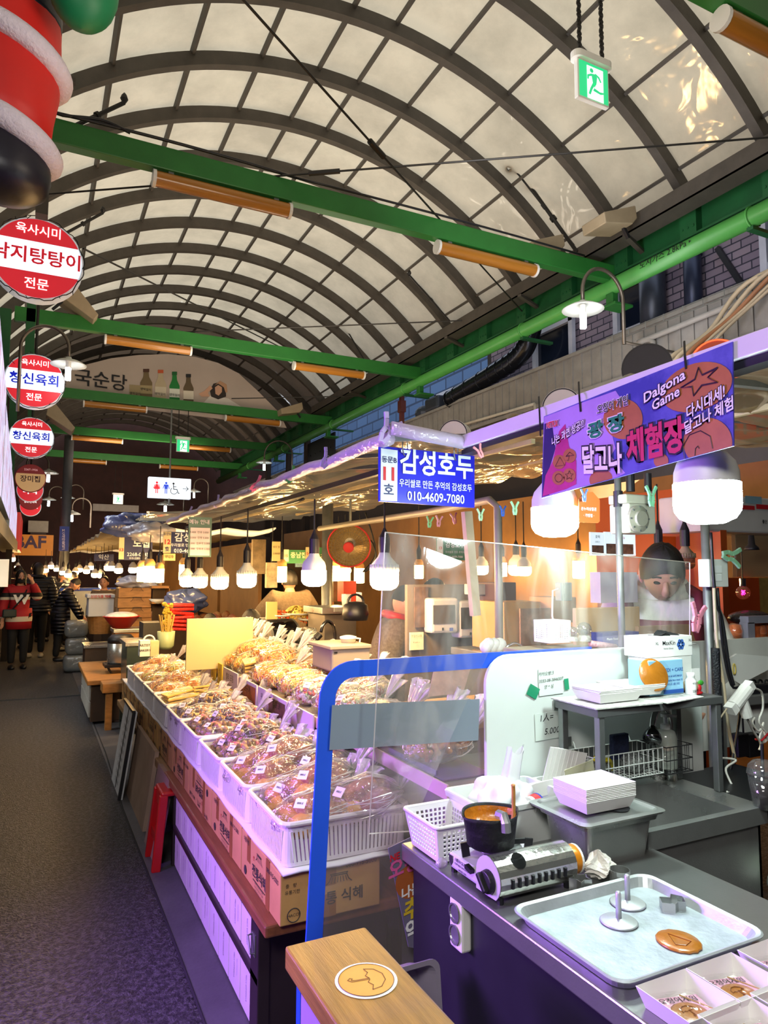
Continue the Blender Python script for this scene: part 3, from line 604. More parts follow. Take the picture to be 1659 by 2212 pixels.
# ---------------------------------------------------------------- left shop lightboxes
def streak_mat():
    m = bpy.data.materials.new('lit_menu_print'); m.use_nodes = True; n, l = m.node_tree.nodes, m.node_tree.links; b = n['Principled BSDF']; b.inputs['Base Color'].default_value = (.1, .1, .1, 1)
    tc = n.new('ShaderNodeTexCoord'); mp = n.new('ShaderNodeMapping'); mp.inputs['Scale'].default_value = (1, 9, 1.1); l.new(tc.outputs['Object'], mp.inputs[0])
    nz = n.new('ShaderNodeTexNoise'); nz.inputs['Scale'].default_value = 2.6; nz.inputs['Detail'].default_value = 3; l.new(mp.outputs[0], nz.inputs['Vector'])
    cr = n.new('ShaderNodeValToRGB'); e = cr.color_ramp.elements; e[0].position = .33; e[0].color = lin('22203A'); e[1].position = .38; e[1].color = lin('C64A5A')
    for p, c in ((.43, 'C9C4F0'), (.52, 'E2E4FF'), (.62, 'DCD2F6'), (.66, 'D66A5A'), (.71, 'EFF0FF')): q = e.new(p); q.color = lin(c)
    cr.color_ramp.interpolation = 'CONSTANT'; l.new(nz.outputs['Fac'], cr.inputs[0]); l.new(cr.outputs[0], b.inputs['Emission Color']); b.inputs['Emission Strength'].default_value = .85
    return m
LM = streak_mat()
for (y0, y1, zb0, zb1, zt0, zt1, lab) in ((6.6, 8.6, 2.35, 2.35, 3.75, 3.5, 'lit white menu board with red strokes, nearest on the left edge'), (8.7, 11.4, 2.35, 2.3, 3.4, 3.1, 'lit white menu board with red strokes, second along the left shops'), (11.5, 15.6, 2.2, 2.2, 3.05, 2.7, 'lit white menu board with red strokes, farthest along the left shops')):
    t = thing('menu_lightbox', lab, 'sign', (-.4, y0, 2.3), 0, 'lit menu boards of the left shops'); x = -.36
    m = M(); m.add([(x, y0, zb0), (x, y1, zb1), (x, y1, zt1), (x, y0, zt0), (x - .15, y0, zb0), (x - .15, y1, zb1), (x - .15, y1, zt1), (x - .15, y0, zt0)], [(0, 1, 5, 4), (3, 7, 6, 2), (1, 2, 6, 5), (0, 4, 7, 3), (4, 5, 6, 7)]); m.build('frame', STEELD, t)
    m = M(); m.quad((x + .002, y0, zb0), (x + .002, y0, zt0), (x + .002, y1, zt1), (x + .002, y1, zb1)); m.build('printed_face', LM, t)
m = M(); m.bb((-.5, 15.8, 2.0), (-.3, 18.5, 2.75)); tag(m.build('red_shop_sign', glow('red_shop_face', 'A82A24', .5)), 'red lit shop sign beyond the white menu boards', 'sign')
# ---------------------------------------------------------------- gooseneck street lamps
ENAM = mat('white_enamel_shade', 'C9CDC6', .3, 0, .05); BULBW = glow('cool_white_bulb', 'F4FAFF', 22)
def street_lamp(c, base, r, label, s=1.0):
    c, base = V(c), V(base); t = thing('street_lamp', label, 'lamp', base, 0, 'gooseneck lamps with white enamel shades'); d = c - base; d.z = 0; L = d.length; u = d.normalized()
    top = max(c.z + .12 * s, base.z) ; cc = base + u * L / 2; cc.z = c.z + .16 * s
    pts = [base] + [cc + u * (-L / 2) * math.cos(a) + UZ * (L / 2) * math.sin(a) for a in [PI * i / 16 for i in range(17)]] + [c + UZ * .05 * s]
    m = M(); m.tube(pts, .018 * s, 8); (m.bar(base + UZ * .02, base + V((.66, 0, .02)), .02, .02) if base.x > 4.5 else None); m.build('gooseneck', mat('worn_lamp_tube', '6E665C', .35, .6), t, smooth=True)
    m = M(); m.lathe([(.03 * s, .07 * s), (.035 * s, .05 * s), (.12 * s, .025 * s), (.19 * s, -.015 * s), (.187 * s, -.02 * s), (.115 * s, .018 * s), (.03 * s, .035 * s)], 24, c); m.build('shade', ENAM, t, smooth=True)
    m = M(); m.cyl(c + UZ * .03 * s, c - UZ * .05 * s, .028 * s, 12); m.build('socket', WHITEP, t)
    m = M()
    for a in range(4): q = V((.018 * s * math.cos(a * PI / 2 + .4), .018 * s * math.sin(a * PI / 2 + .4), 0)); m.cyl(c + q - UZ * .05 * s, c + q - UZ * .19 * s, .013 * s, 8)
    m.build('bulb', BULBW, t)
street_lamp((.24, 8.36, 3.86), (-.24, 8.5, 3.3), .2, 'gooseneck lamp with lit bulb beside the second round sign')
street_lamp((4.39, 4.75, 3.97), (4.92, 4.78, 3.72), .2, 'gooseneck lamp with lit spiral bulb above the ribbed fascia on the right')
street_lamp((4.65, 15.57, 4.1), (5.2, 15.2, 3.5), .2, 'far gooseneck lamp with a red rimmed shade over the stall roof')
street_lamp((.16, 15.1, 3.5), (-.22, 15.2, 3.2), .2, 'far gooseneck lamp beside the tan round sign')
for i, (x, y, Y_, lab) in enumerate(((419, 1070, 20, 'small distant lamp right of the toilet sign'), (155, 1120, 17.6, 'small distant lamp by the dark blue vertical sign'), (105, 1088, 21, 'tiny distant lamp left of the grey post'), (146, 1084, 21, 'tiny distant lamp right of the grey post'), (357, 1100, 16, 'small distant lamp under the toilet sign'))):
    p = atY(x, y, Y_); street_lamp(p + UZ * .12, p + V((.4, 0, -.2)), .18, lab)
# ---------------------------------------------------------------- inflatable figure: only its leg and a green bag reach into the frame
REDF = mat('red_inflatable_fabric', 'D6221C', .5, 0, .06, 4, .15, 12); FUR = mat('white_fur_band', 'E6D9E8', .9, 0, .06, 30, .9, 70); BOOT = mat('black_inflatable_fabric', '1C1826', .4, 0, .1, 4, .2, 12)
p0 = atY(20, 0, 3.5); t = thing('inflatable_leg', 'hanging red inflatable leg with white fur bands and a black boot', 'inflatable figure', (-.15, 3.5, 3.4))
def legpt(x, y): return atY(x, y, 3.5)
def legring(y, xl, xr): a, b = legpt(xl, y), legpt(xr, y); return (a + b) / 2, (a - b).length / 2
rings = [legring(-120, -130, 128), legring(0, -125, 128), legring(60, -122, 127), legring(110, -118, 128), legring(190, -112, 124), legring(250, -100, 112), legring(300, -92, 106)]
def legmesh(rs, n=24, puff=0):
    m = M(); vs = []
    for c, r in rs:
        for j in range(n): a = 2 * PI * j / n; vs.append(c + V((r * math.cos(a), r * math.sin(a) * .9, 0)))
    m.add(vs, [(i * n + j, i * n + (j + 1) % n, (i + 1) * n + (j + 1) % n, (i + 1) * n + j) for i in range(len(rs) - 1) for j in range(n)]); m.f.append(list(range((len(rs) - 1) * n, len(rs) * n))); m.mi.append(0); return m
legmesh(rings).build('red_trouser', REDF, t, smooth=True)
legmesh([legring(2, -128, 128), legring(10, -128, 129), legring(34, -126, 128), legring(42, -124, 127)]).build('black_belt', BOOT, t, smooth=True)
def band(y0, y1, tilt):
    c0, r0 = legring((y0 + y1) / 2, -120 if y0 < 200 else -100, 130 if y0 < 200 else 108); m = M(); n = 40; ring = []
    for j in range(n): a = 2 * PI * j / n; ring.append(c0 + V((r0 * math.cos(a), r0 * .9 * math.sin(a), -tilt * math.cos(a) + .03)))
    m.tube(ring, abs(legpt(0, y0).z - legpt(0, y1).z) / 2 * .62, 12, closed=True); return m.build('fur_band', FUR, t, smooth=True)
band(95, 165, .075); band(270, 350, .075)
bo = [legring(300, -95, 104), legring(340, -98, 108), legring(380, -98, 108), legring(405, -90, 100), legring(420, -70, 80), legring(428, -30, 40)]
legmesh(bo).build('black_boot', BOOT, t, smooth=True)
m = M(); c = atY(180, -28, 3.2); m.ball(c, (.15, .13, .2), 20, 12); k = .15
tag(m.build('green_inflatable_bag', mat('green_inflatable_fabric', '147A4C', .5, 0, .08, 4, .25, 10), smooth=True), 'bulging green inflatable sack at the top left beside the red leg', 'inflatable figure')
# ---------------------------------------------------------------- LED bulbs
WARM = glow('warm_led_diffuser', 'FFD08A', 170); COOL = glow('cool_led_diffuser', 'E8FFF8', 92); WARMD = glow('distant_warm_bulb', 'FFCC80', 62)
SHADE = mat('bulb_shade_plastic', 'D9DAD6', .4, 0, .03); SOCK = mat('black_lamp_socket', '1A1720', .5, 0, .05)
def bulb(c, d, top, label, glowm=WARM, kind='dome', group='LED bulbs hanging in a row over the snack stall', sh=None):
    """c = middle of the lit part, d = its diameter, top = height the cord hangs from"""
    c = V(c); r = d / 2; t = thing('led_bulb', label, 'light bulb', (c.x, c.y, top), 0, group)
    if kind == 'tube':
        m = M(); m.lathe([(0, -.78 * d), (r * .9, -.76 * d), (r, -.7 * d), (r, .7 * d)], 18, c); m.build('diffuser', glowm, t, smooth=True)
        m = M(); m.lathe([(r, .7 * d), (r * .98, 1.05 * d), (r * .6, 1.35 * d), (.02, 1.4 * d)], 18, c); m.build('shade', mat('amber_lit_cap', 'D8A860', .5), t, smooth=True); h = 1.4 * d
    else:
        m = M(); m.lathe([(0, -.40 * d), (r * .5, -.385 * d), (r * .82, -.31 * d), (r * .97, -.2 * d), (r, -.1 * d), (r, .24 * d)], 26, c); m.build('diffuser', glowm, t, smooth=True)
        m = M()
        if kind == 'ribbed':
            m.lathe([(r * .98, .24 * d), (r * .92, .5 * d), (r * .45, .78 * d), (r * .34, .95 * d)], 26, c)
            for k in range(26): a = 2 * PI * k / 26; m.bar(c + V((r * .98 * math.cos(a), r * .98 * math.sin(a), .26 * d)), c + V((r * .95 * math.cos(a), r * .95 * math.sin(a), .5 * d)), .004, .01, V((math.cos(a), math.sin(a), 0)))
        else: m.lathe([(r * 1.0, .24 * d), (r * .97, .27 * d), (r * .96, .42 * d), (r * .86, .58 * d), (r * .62, .72 * d), (r * .45, .82 * d), (r * .36, .98 * d)], 26, c)
        m.build('shade', sh or SHADE, t, smooth=True); h = .95 * d
    m = M(); q = max(.32 * r, .018); m.lathe([(q * 1.25, h - .005), (q * 1.3, h + .035), (q * 1.25, h + .075), (q * .5, h + .11), (.006, h + .125)], 14, c); so = m.build('socket', SOCK, t, smooth=False)
    m = M(); m.cyl(c + UZ * (h + .12), V((c.x, c.y, top)), .005, 6); m.build('cord', BLACK, so)
    return t
for c, d, top, k, lab in (((1.38, 3.64, 1.53), .138, 1.96, 'dome', 'largest bulb in the row over the snacks, left of the heater dish'), ((1.64, 3.29, 1.52), .15, 2.0, 'ribbed', 'ribbed bulb half behind the top left corner of the clear sheet'),
        ((1.27, 4.61, 1.5), .128, 1.98, 'ribbed', 'ribbed bulb second along the row from the dome bulb'), ((1.26, 5.33, 1.475), .13, 1.98, 'ribbed', 'ribbed bulb third along the row from the dome bulb'),
        ((1.26, 6.05, 1.47), .13, 1.98, 'ribbed', 'ribbed bulb fourth along the row, overlapping the fifth'), ((1.24, 6.5, 1.47), .13, 1.98, 'ribbed', 'ribbed bulb farthest along the row, behind the fourth')):
    bulb(c, d, top, lab, WARM, k)
bulb((1.535, 1.227, 1.742), .163, 2.0, 'huge white bulb under the right end of the purple banner', COOL, group='white LED bulbs over the candy counter')
bulb((1.535, 1.815, 1.731), .154, 2.0, 'second white bulb under the left end of the purple banner', COOL, group='white LED bulbs over the candy counter')
for (x, y, Y_, d) in ((307, 1240, 8.2, .11), (323, 1240, 8.0, .12), (344, 1243, 7.8, .1), (398, 1236, 7.6, .11)):
    p = atY(x, y, Y_); bulb(p, d, 2.05, 'tall warm tube bulb at the next stall, %s' % {307: 'left of the touching pair', 323: 'right of the touching pair', 344: 'just right of the pair', 398: 'by the number twelve sign'}[x], WARMD, 'tube', 'tube bulbs at the stall with the number twelve sign')
# ---------------------------------------------------------------- cabinet, plank, boxes of the snack stall
CF = mat('dark_brown_frame', '2C2026', .45, 0, .2, 5); WPL = mat('whitewashed_boards', 'D6CDD6', .5, 0, .07, 6, .05, 40)
t = thing('stall_cabinet', 'low stall cabinet with white board front in a dark frame', 'cabinet', (.74, 2.4, 0))
m = M(); x = .725
m.bb((x + .03, 2.38, .02), (1.2, 3.96, .4)); m.build('body', CF, t)
m = M()
for z0, z1 in ((.37, .4), (.185, .215)): m.bb((x - .012, 2.36, z0), (x + .03, 3.98, z1))
for y0, y1 in ((2.36, 2.45), (3.94, 3.98)): m.bb((x - .012, y0, .0), (x + .03, y1, .4))
m.build('frame', CF, t, bevel=.004)
for z0, z1 in ((.215, .37), (.01, .185)):
    for k in range(9):
        y0 = 2.45 + k * .1655; m = M(); m.bb((x, y0 + .005, z0), (x + .02, y0 + .1625, z1)); m.build('front_board', WPL, t, bevel=.002)
m = M()
for z in (.29, .1):
    for k in range(9):
        for j in range(3): m.text('STAINLESS STEEL', (x - .002, 2.53 + k * .1655, z), UZ, UY, .012)
        if k % 3 == 1: m.text('STAINLESS STEEL', (x - .002, 2.49 + k * .1655, z + .01), UZ, UY, .008)
m.build('lettering', mat('grey_ink', '5A5266', .7), t)
m = M(); m.bb((x - .016, 2.385, .27), (x - .01, 2.425, .34)); m.tube([(x - .012, 2.39, .28), (x - .03, 2.39, .285), (x - .03, 2.42, .33), (x - .012, 2.42, .335)], .004, 6); m.build('latch', STEELD, t)
m = M(); m.bb((.695, 2.23, .40), (1.32, 4.16, .44)); tag(m.build('stall_plank', PLANK, bevel=.008), 'long red brown plank along the front of the snack stall', 'plank')
m = M(); m.bb((.70, 4.16, .38), (1.32, 6.7, .43)); tag(m.build('stall_plank', mat('worn_beige_wood', '8A6A44', .6, 0, .25, 3, .1, 30, stretch=(12, 1, 12)), bevel=.006), 'worn beige plank under the far half of the snack stall', 'plank')
for i, y in enumerate((2.36, 4.1, 5.4, 6.6)):
    m = M(); m.bb((1.22, y - .03, 0), (1.28, y + .03, .4)); tag(m.build('trestle_post', CF), 'dark post under the stall plank, %s from the near end' % ('first', 'second', 'third', 'fourth')[i], 'post')
TAPE = mat('brown_parcel_tape', '8A5A30', .3, 0, .05); INKB = mat('box_print_ink', '2C2622', .7, 0, 0)
def roof_mark(m, o, u, v, s):
    m.strip([(-.5 * s, 0), (-.38 * s, .1 * s), (-.3 * s, .28 * s), (.3 * s, .28 * s), (.38 * s, .1 * s), (.5 * s, 0)], .035 * s, o, u, v); m.strip([(-.3 * s, .28 * s), (-.34 * s, .34 * s), (.34 * s, .34 * s), (.3 * s, .28 * s)], .03 * s, o, u, v)
    for k in range(6): x_ = (-.25 + .1 * k) * s; m.strip([(x_, .22 * s), (x_ * 1.25, .03 * s)], .025 * s, o, u, v)
def snack_box(y0, y1, label, flip=False, end=False, x0=.735, x1=1.085, z0=.44, z1=.598, face=0):
    t = thing('cardboard_box', label, 'box', ((x0 + x1) / 2, (y0 + y1) / 2, z0), 0, 'cardboard boxes under the baskets')
    m = M(); m.bb((x0, y0, z0), (x1, y1, z1)); root = t; t = m.build('carton', CARD, t, bevel=.004)
    u, v = (UY, -UZ) if flip else (NY, UZ); L = y1 - y0; yc, zc = (y0 + y1) / 2, (z0 + z1) / 2; o = V((x0 - .002, yc, zc - .004 * (0 if flip else 1))); k = -1 if flip else 1
    m = M(); roof_mark(m, o + v * .035, u, v, .075); m.text('전통식혜', o - v * .012, u, v, .045, .02)
    for q in range(3): m.text('국내산 쌀로 빚은 우리 음료', o - v * (.045 + .012 * q), u, v, .009)
    m.strip([(-.07, -.04), (.07, -.04)], .003, o, u, v); m.text('080-915-5000', o + u * .15 + v * .05, u, v, .022, .01); m.text('식품위생', o - u * .16 + v * .06, u, v, .02, .01)
    m.flat(circ(.016, 16), o - u * .17 - v * .045, u, v); m.build('lettering', INKB, t)
    m = M(); m.text('인', o - u * .065 + v * .03, u, v, .016, .03); m.build('red_stamp', mat('stamp_red', 'B03020', .6), t)
    m = M()
    for s_ in (-.1, .13): m.bb((x0 - .0015, yc + s_ - .02, z0 + .07 if s_ > 0 else z0), (x0, yc + s_ + .02, z1))
    m.build('tape', TAPE, t)
    if end:
        m = M(); o = V((x0 + .2, y0 - .002, zc)); roof_mark(m, o + UZ * .02, UX, UZ, .09); m.text('전통 식혜', o - UZ * .025, UX, UZ, .045, .015); m.text('080-915-5000', o + V((.08, 0, .07)), UX, UZ, .02)
        m.text('중   량', o + V((-.165, 0, .04)), UX, UZ, .014); m.text('유통기한', o + V((-.16, 0, .02)), UX, UZ, .014); m.tube(arc(o + V((-.155, 0, -.05)), .021, 0, 2 * PI, 20, UX, UZ), .0015, 4); m.text('HACCP', o + V((-.155, 0, -.05)), UX, UZ, .013); m.build('end_lettering', INKB, t)
        m = M(); m.bb((x0 + .13, y0 - .0015, z1 - .06), (x0 + .19, y0, z1)); m.bb((x0 + .13, y0 - .0015, z0), (x0 + .19, y0, z0 + .07)); m.build('end_tape', TAPE, t)
    return root
ys = [2.2, 2.67, 3.17, 3.67, 4.12, 4.67, 5.18, 5.7, 6.2, 6.68]; ORD = ['first', 'second', 'third', 'fourth', 'fifth', 'sixth', 'seventh', 'eighth', 'ninth', 'tenth', 'eleventh', 'twelfth']
for i in range(9): snack_box(ys[i] + .004, ys[i + 1] - .004, 'brown cardboard box under the baskets, %s from the near end%s' % (ORD[i], ', printed upside down' if i in (2, 5) else ''), i in (2, 5), i == 0)
m = M(); m.grid(lambda a, b: V((.736 + .385 * a, 2.185 + 4.5 * b, .603 + .004 * math.sin(b * 70) + .003 * math.sin(a * 9 + b * 40))), 6, 70); 
tag(m.build('foam_sheet', mat('thin_white_foam', 'DEDAE2', .7, 0, .03), solid=.008, smooth=True), 'thin white foam sheet between the boxes and the baskets', 'sheet')
# ---------------------------------------------------------------- baskets
BASK = mat('white_basket_plastic', 'E2DDE2', .38, 0, .03, 10)
def basket_mesh(L, Wd, H, slots):
    """outer size L along Y, Wd along X; open basket with rolled rim and slotted walls; origin at the bottom middle"""
    m = M(); tx, ty = Wd / 2, L / 2; bx, by = tx * .945, ty * .945
    def ring(wx, wy, z, r=.035, n=5): return [V((x, y, z)) for x, y in rrect(wx * 2, wy * 2, r, n)]
    rim = ring(tx - .006, ty - .006, H); m.tube(rim, .009, 8, closed=True)
    a, b = ring(tx - .012, ty - .012, H - .012), ring(tx - .016, ty - .016, H - .03); c, d = ring(bx + .002, by + .002, .018), ring(bx, by, .004); n = len(a)
    for p, q in ((a, b), (c, d)): m.add(p + q, [(i, (i + 1) % n, n + (i + 1) % n, n + i) for i in range(n)])
    m.add(d, [tuple(range(n))])
    for s in (-1, 1):
        for ax in (0, 1):
            cnt = int((L if ax == 0 else Wd) / .017)
            for k in range(cnt):
                f = -1 + 2 * (k + .5) / cnt; f2 = f * .86
                if ax == 0: p, q = V((s * (tx - .014), f * (ty - .03), H - .025)), V((s * (bx + .001), f * (by - .03), .012)); up = UX
                else: p, q = V((f * (tx - .03), s * (ty - .014), H - .025)), V((f * (bx - .03), s * (by + .001), .012)); up = UY
                m.bar(p, q, .0095 if slots else .0185, .003 if slots else .004 + .002 * (k % 2), up)
            if not slots: pass
    for sx in (-1, 1):
        for sy in (-1, 1):
            pt = [V((sx * (tx - .014) - sx * .03 * (1 - math.sin(a_)), sy * (ty - .014) - sy * .03 * (1 - math.cos(a_)), H - .025)) for a_ in [PI / 2 * i / 5 for i in range(6)]]
            pb = [V((sx * (bx) - sx * .03 * (1 - math.sin(a_)), sy * (by) - sy * .03 * (1 - math.cos(a_)), .01)) for a_ in [PI / 2 * i / 5 for i in range(6)]]
            m.add(pt + pb, [(i, i + 1, 7 + i, 6 + i) for i in range(5)])
    return m
bk = None
by_ = [2.41, 2.85, 3.28, 3.75, 4.2, 4.68, 5.17, 5.68, 6.2]; bl = [.43, .425, .43, .46, .45, .48, .49, .5, .5]
for i in range(9):
    o = basket_mesh(bl[i] - .006, .47, .138, i < 3).build('plastic_basket', BASK)
    o.location = (.735 + .235 - .0, by_[i], .609); tag(o, 'white plastic basket of bagged snacks, %s from the near end' % ORD[i], 'basket', 'white baskets along the snack stall')
# ---------------------------------------------------------------- cellophane bags
FILM = film('cellophane', 'FFFEFB', .2, .1, 1.6, 24, .04, 'F4ECE4'); TUFT = film('gathered_cellophane', 'F8F4F2', .45, .2, .9, 40, .36, 'F6F0F4')
CREASE = film('crease_highlight_film', 'FFFFFF', .5, .2, 0, 5, .42, 'FFFAF4')  # folds whitened to stand in for highlights on the cellophane
STK = mat('white_price_sticker', 'EDEAF0', .6, 0, 0)
def ell(r): # random point on the upper shell
    a, z = rnd(0, 2 * PI), rnd(-.35, 1); q = math.sqrt(1 - z * z); return V((r[0] * q * math.cos(a), r[1] * q * math.sin(a), r[2] * z)), V((q * math.cos(a) / r[0], q * math.sin(a) / r[1], z / r[2])).normalized()
def make_bag(kind, size=(.115, .085, .062), tail=1.35):
    t = thing('snack_bag', 'x', 'bag'); rx_, ry_, rz_ = size; ph = rnd(0, 9)
    def shell(u, v):
        th, p = PI * v, 2 * PI * u; k = 1 + .07 * math.sin(5 * p + ph) * math.sin(th) + .05 * math.sin(9 * th + 3 * p + ph)
        x = -math.cos(th); q = math.sin(th)
        if x > .6: q *= 1 - (x - .6) * 1.1
        sq = .82 if math.sin(p) < 0 else 1.0
        return V((x * rx_ * 1.12 * k, q * math.cos(p) * ry_ * 1.08 * k, rz_ * (.85 + q * math.sin(p) * 1.08 * k * sq)))
    m = M(); m.grid(shell, 22, 14); m.build('film', FILM, t, smooth=True)
    m = M()
    for i in range(30):
        u0, v1 = rnd(.0, .5) if i % 5 else rnd(.5, 1), rnd(.3, .62); du = rnd(-.1, .1); pts = []
        for q in range(6): v = .95 + (v1 - .95) * q / 5; u = u0 + du * q / 5; p = shell(u, v); pts.append(p + (p - V((0, 0, rz_ * .85))).normalized() * (.003 if q % 2 else .0005))
        m.tube(pts, [.0006] + [.0013] * 4 + [.0004], 4)
    m.build('crease_highlights', CREASE, t)
    m = M(); n = 20; base = V((rx_ * 1.08, 0, rz_ * .9)); L = .085 * tail
    def tf(u, v):
        p = 2 * PI * u; fl = .006 + .036 * v ** 1.3 * (1 + .25 * math.sin(7 * p + ph)); return base + V((L * v * (.78 + .16 * math.sin(5 * p + ph)), fl * math.cos(p) * (1 + .3 * math.sin(9 * p)), L * v * .75 + fl * math.sin(p) * .6))
    m.grid(tf, 36, 5); m.build('gathered_neck', TUFT, t, smooth=True)
    m = M(); m.tube(arc(base, .008, 0, 2 * PI, 8, UY, V((-.6, 0, .8))), .003, 5); m.tube([base, base + V((.01, .02, .03))], .0015, 4); m.build('twist_tie', mat('green_twist_tie', '1E5A3A', .5), t)
    if kind in ('bread', 'fig', 'mixed', 'white', 'peanut'):
        p, nn = V((-rx_ * .55, -ry_ * .45, rz_ * 1.62)), V((-.5, -.35, .8)).normalized(); a = nn.cross(UZ).normalized(); b = a.cross(nn) * -1; p = p + nn * .012
        m = M(); m.box(p, (.034, .03, .0012), a, b); stk = m.build('price_sticker', STK, t)
        m = M(); m.text('3,000', p + nn * .0012, a, b if b.z > 0 else -b, .009, .02); m.build('price', INK, stk)
    C = V((0, 0, rz_ * .85)); r9 = (rx_ * .9, ry_ * .9, rz_ * .9)
    def parts(name, cols, count, fn, stuff=True):
        for ci, (cn, cc) in enumerate(cols):
            m = M()
            for _ in range(count // len(cols)): p, nn = ell(r9); fn(m, p + C, nn)
            o = m.build(name, mat(cn, cc, .45, 0, .18, 30, .1, 60), t, smooth=True)
            if stuff: o['kind'] = 'stuff'
    def core(c):
        m = M(); m.ball(C, (rx_ * .82, ry_ * .82, rz_ * .8), 14, 8); m.build('packed_filling', mat('fill_' + c, c, .6, 0, .3, 50), t, smooth=True)
    if kind == 'bread':
        BR, BC = mat('golden_crust', 'E2A24A', .42, 0, .25, 12, .15, 40), mat('seeded_bread_cut', 'A2624A', .75, 0, .35, 60, .3, 90)
        for k, (dx, dy, dz) in enumerate(((-.045, -.03, .04), (-.035, .042, .045), (.04, -.035, .055), (.045, .035, .06))):
            m = M(); m.ball((dx, dy, dz), (.06, .042, .036), 16, 10, Quaternion((0, 0, 1), rnd(-.5, .5))); b_ = m.build('bread_roll', BR if k < 2 else BC, t, smooth=True)
        m = M(); m.box((.0, .0, .088), (.11, .075, .03), V((.95, .1, .25)).normalized()); m.build('cake_slice', BC, t, bevel=.01)
    elif kind == 'fig':
        core('4E3A30')
        def f(m, p, nn): m.ball(p, (.016, .016, .02), 8, 6, V((0, 0, 1)).rotation_difference(nn + V((rnd(-.5, .5), rnd(-.5, .5), 0))))
        parts('dried_fig', [('fig_skin', 'B08A66'), ('fig_skin_dark', '7C5C48')], 70, f)
        def g(m, p, nn):
            nn = (nn + V((rnd(-.4, .4), rnd(-.4, .4), 0))).normalized(); m.lathe([(0, .004), (.012, .006), (.0155, .0035), (.014, -.008), (0, -.012)], 10, p + nn * .006, nn, 1, rnd(.8, 1.2))
        parts('fig_half', [('fig_flesh', 'D8727A')], 17, g)
    elif kind in ('noodle', 'noodle2'):
        core('C88A34' if kind == 'noodle' else 'C8783A')
        def f(m, p, nn):
            a = (nn.cross(V((rnd(-1, 1), rnd(-1, 1), rnd(-.3, .3))))).normalized(); L = rnd(.015, .035); m.tube([p - a * L, p + nn * rnd(0, .012), p + a * L], rnd(.0025, .004), 4, False)
        parts('crisp_strands', [('crisp_yellow', 'EDAE34'), ('crisp_orange', 'E4802A'), ('crisp_pink', 'E89A62'), ('crisp_cream', 'F2D884')] if kind == 'noodle' else [('crisp_cream', 'F4E0A8'), ('jelly_red', 'DA6A40'), ('crisp_green', 'B4CC60'), ('crisp_yellow', 'F0C050')], 260, f)
    elif kind == 'mixed':
        core('4A3038')
        def f(m, p, nn):
            a = (nn.cross(V((rnd(-1, 1), rnd(-1, 1), rnd(-.3, .3))))).normalized(); m.tube([p - a * .018, p + a * .018], rnd(.004, .006), 5)
        parts('dried_strips', [('strip_orange', 'C0602C'), ('strip_purple', '4A3468'), ('strip_brown', '5A2E22'), ('strip_yellow', 'D0A848'), ('strip_grey', '9A8E86')], 150, f)
    elif kind == 'yellow':
        for k in range(5): m = M(); m.box((0, 0, .02 + .02 * k), (.2, .13, .013), V((math.cos(rnd(-.1, .1)), .05, 0)).normalized()); m.build('flat_cracker', mat('cracker_yellow', 'D8B05A', .5, 0, .2, 20), t, bevel=.004)
    elif kind == 'white':
        core('C8C4B4')
        def f(m, p, nn):
            a = (nn.cross(V((rnd(-1, 1), rnd(-1, 1), rnd(-.3, .3))))).normalized(); m.tube([p - a * .012, p - a * .007, p + a * .007, p + a * .012], [.001, .007, .007, .001], 6, False)
        parts('wrapped_sweets', [('sweet_white', 'E6E6DE'), ('sweet_green', 'A9C78E'), ('sweet_red', 'C86458'), ('sweet_cream', 'E8DCBC')], 150, f)
    elif kind == 'peanut':
        core('8A5E2E')
        def f(m, p, nn):
            a = (nn.cross(V((rnd(-1, 1), rnd(-1, 1), rnd(-.3, .3))))).normalized(); m.tube([p - a * .02, p - a * .015, p - a * .004, p + a * .005, p + a * .015, p + a * .02], [.003, .009, .0075, .0075, .009, .003], 8)
        parts('peanut_snacks', [('peanut_gold', 'C98E3E'), ('peanut_tan', 'B57E3A')], 70, f)
    return t
WHAT = {'bread': 'golden bread rolls', 'fig': 'halved dried figs', 'mixed': 'mixed dried strips', 'noodle': 'yellow and orange crisps', 'noodle2': 'cream and red crisps', 'yellow': 'flat yellow crackers', 'white': 'pale wrapped sweets', 'peanut': 'peanut shaped snacks'}
PROTO = {}
def bag(kind, loc, rz, label, group, sc=1.0, tilt=None):
    lab = label
    if kind not in PROTO:
        PROTO[kind] = make_bag(kind); o = PROTO[kind]; mt = Matrix.Translation(V(loc)) @ Matrix.Rotation(rz, 4, 'Z')
        if tilt: mt = mt @ Matrix.Rotation(tilt[0], 4, 'X') @ Matrix.Rotation(tilt[1], 4, 'Y')
        o.matrix_basis = mt @ Matrix.Scale(sc, 4); o['label'] = lab; o['group'] = group; return o
    return dup(PROTO[kind], loc, rz, lab, group, sc, tilt)
fill = ['bread', 'bread', 'fig', 'fig', 'mixed', 'yellow', 'noodle', 'noodle2', 'noodle']
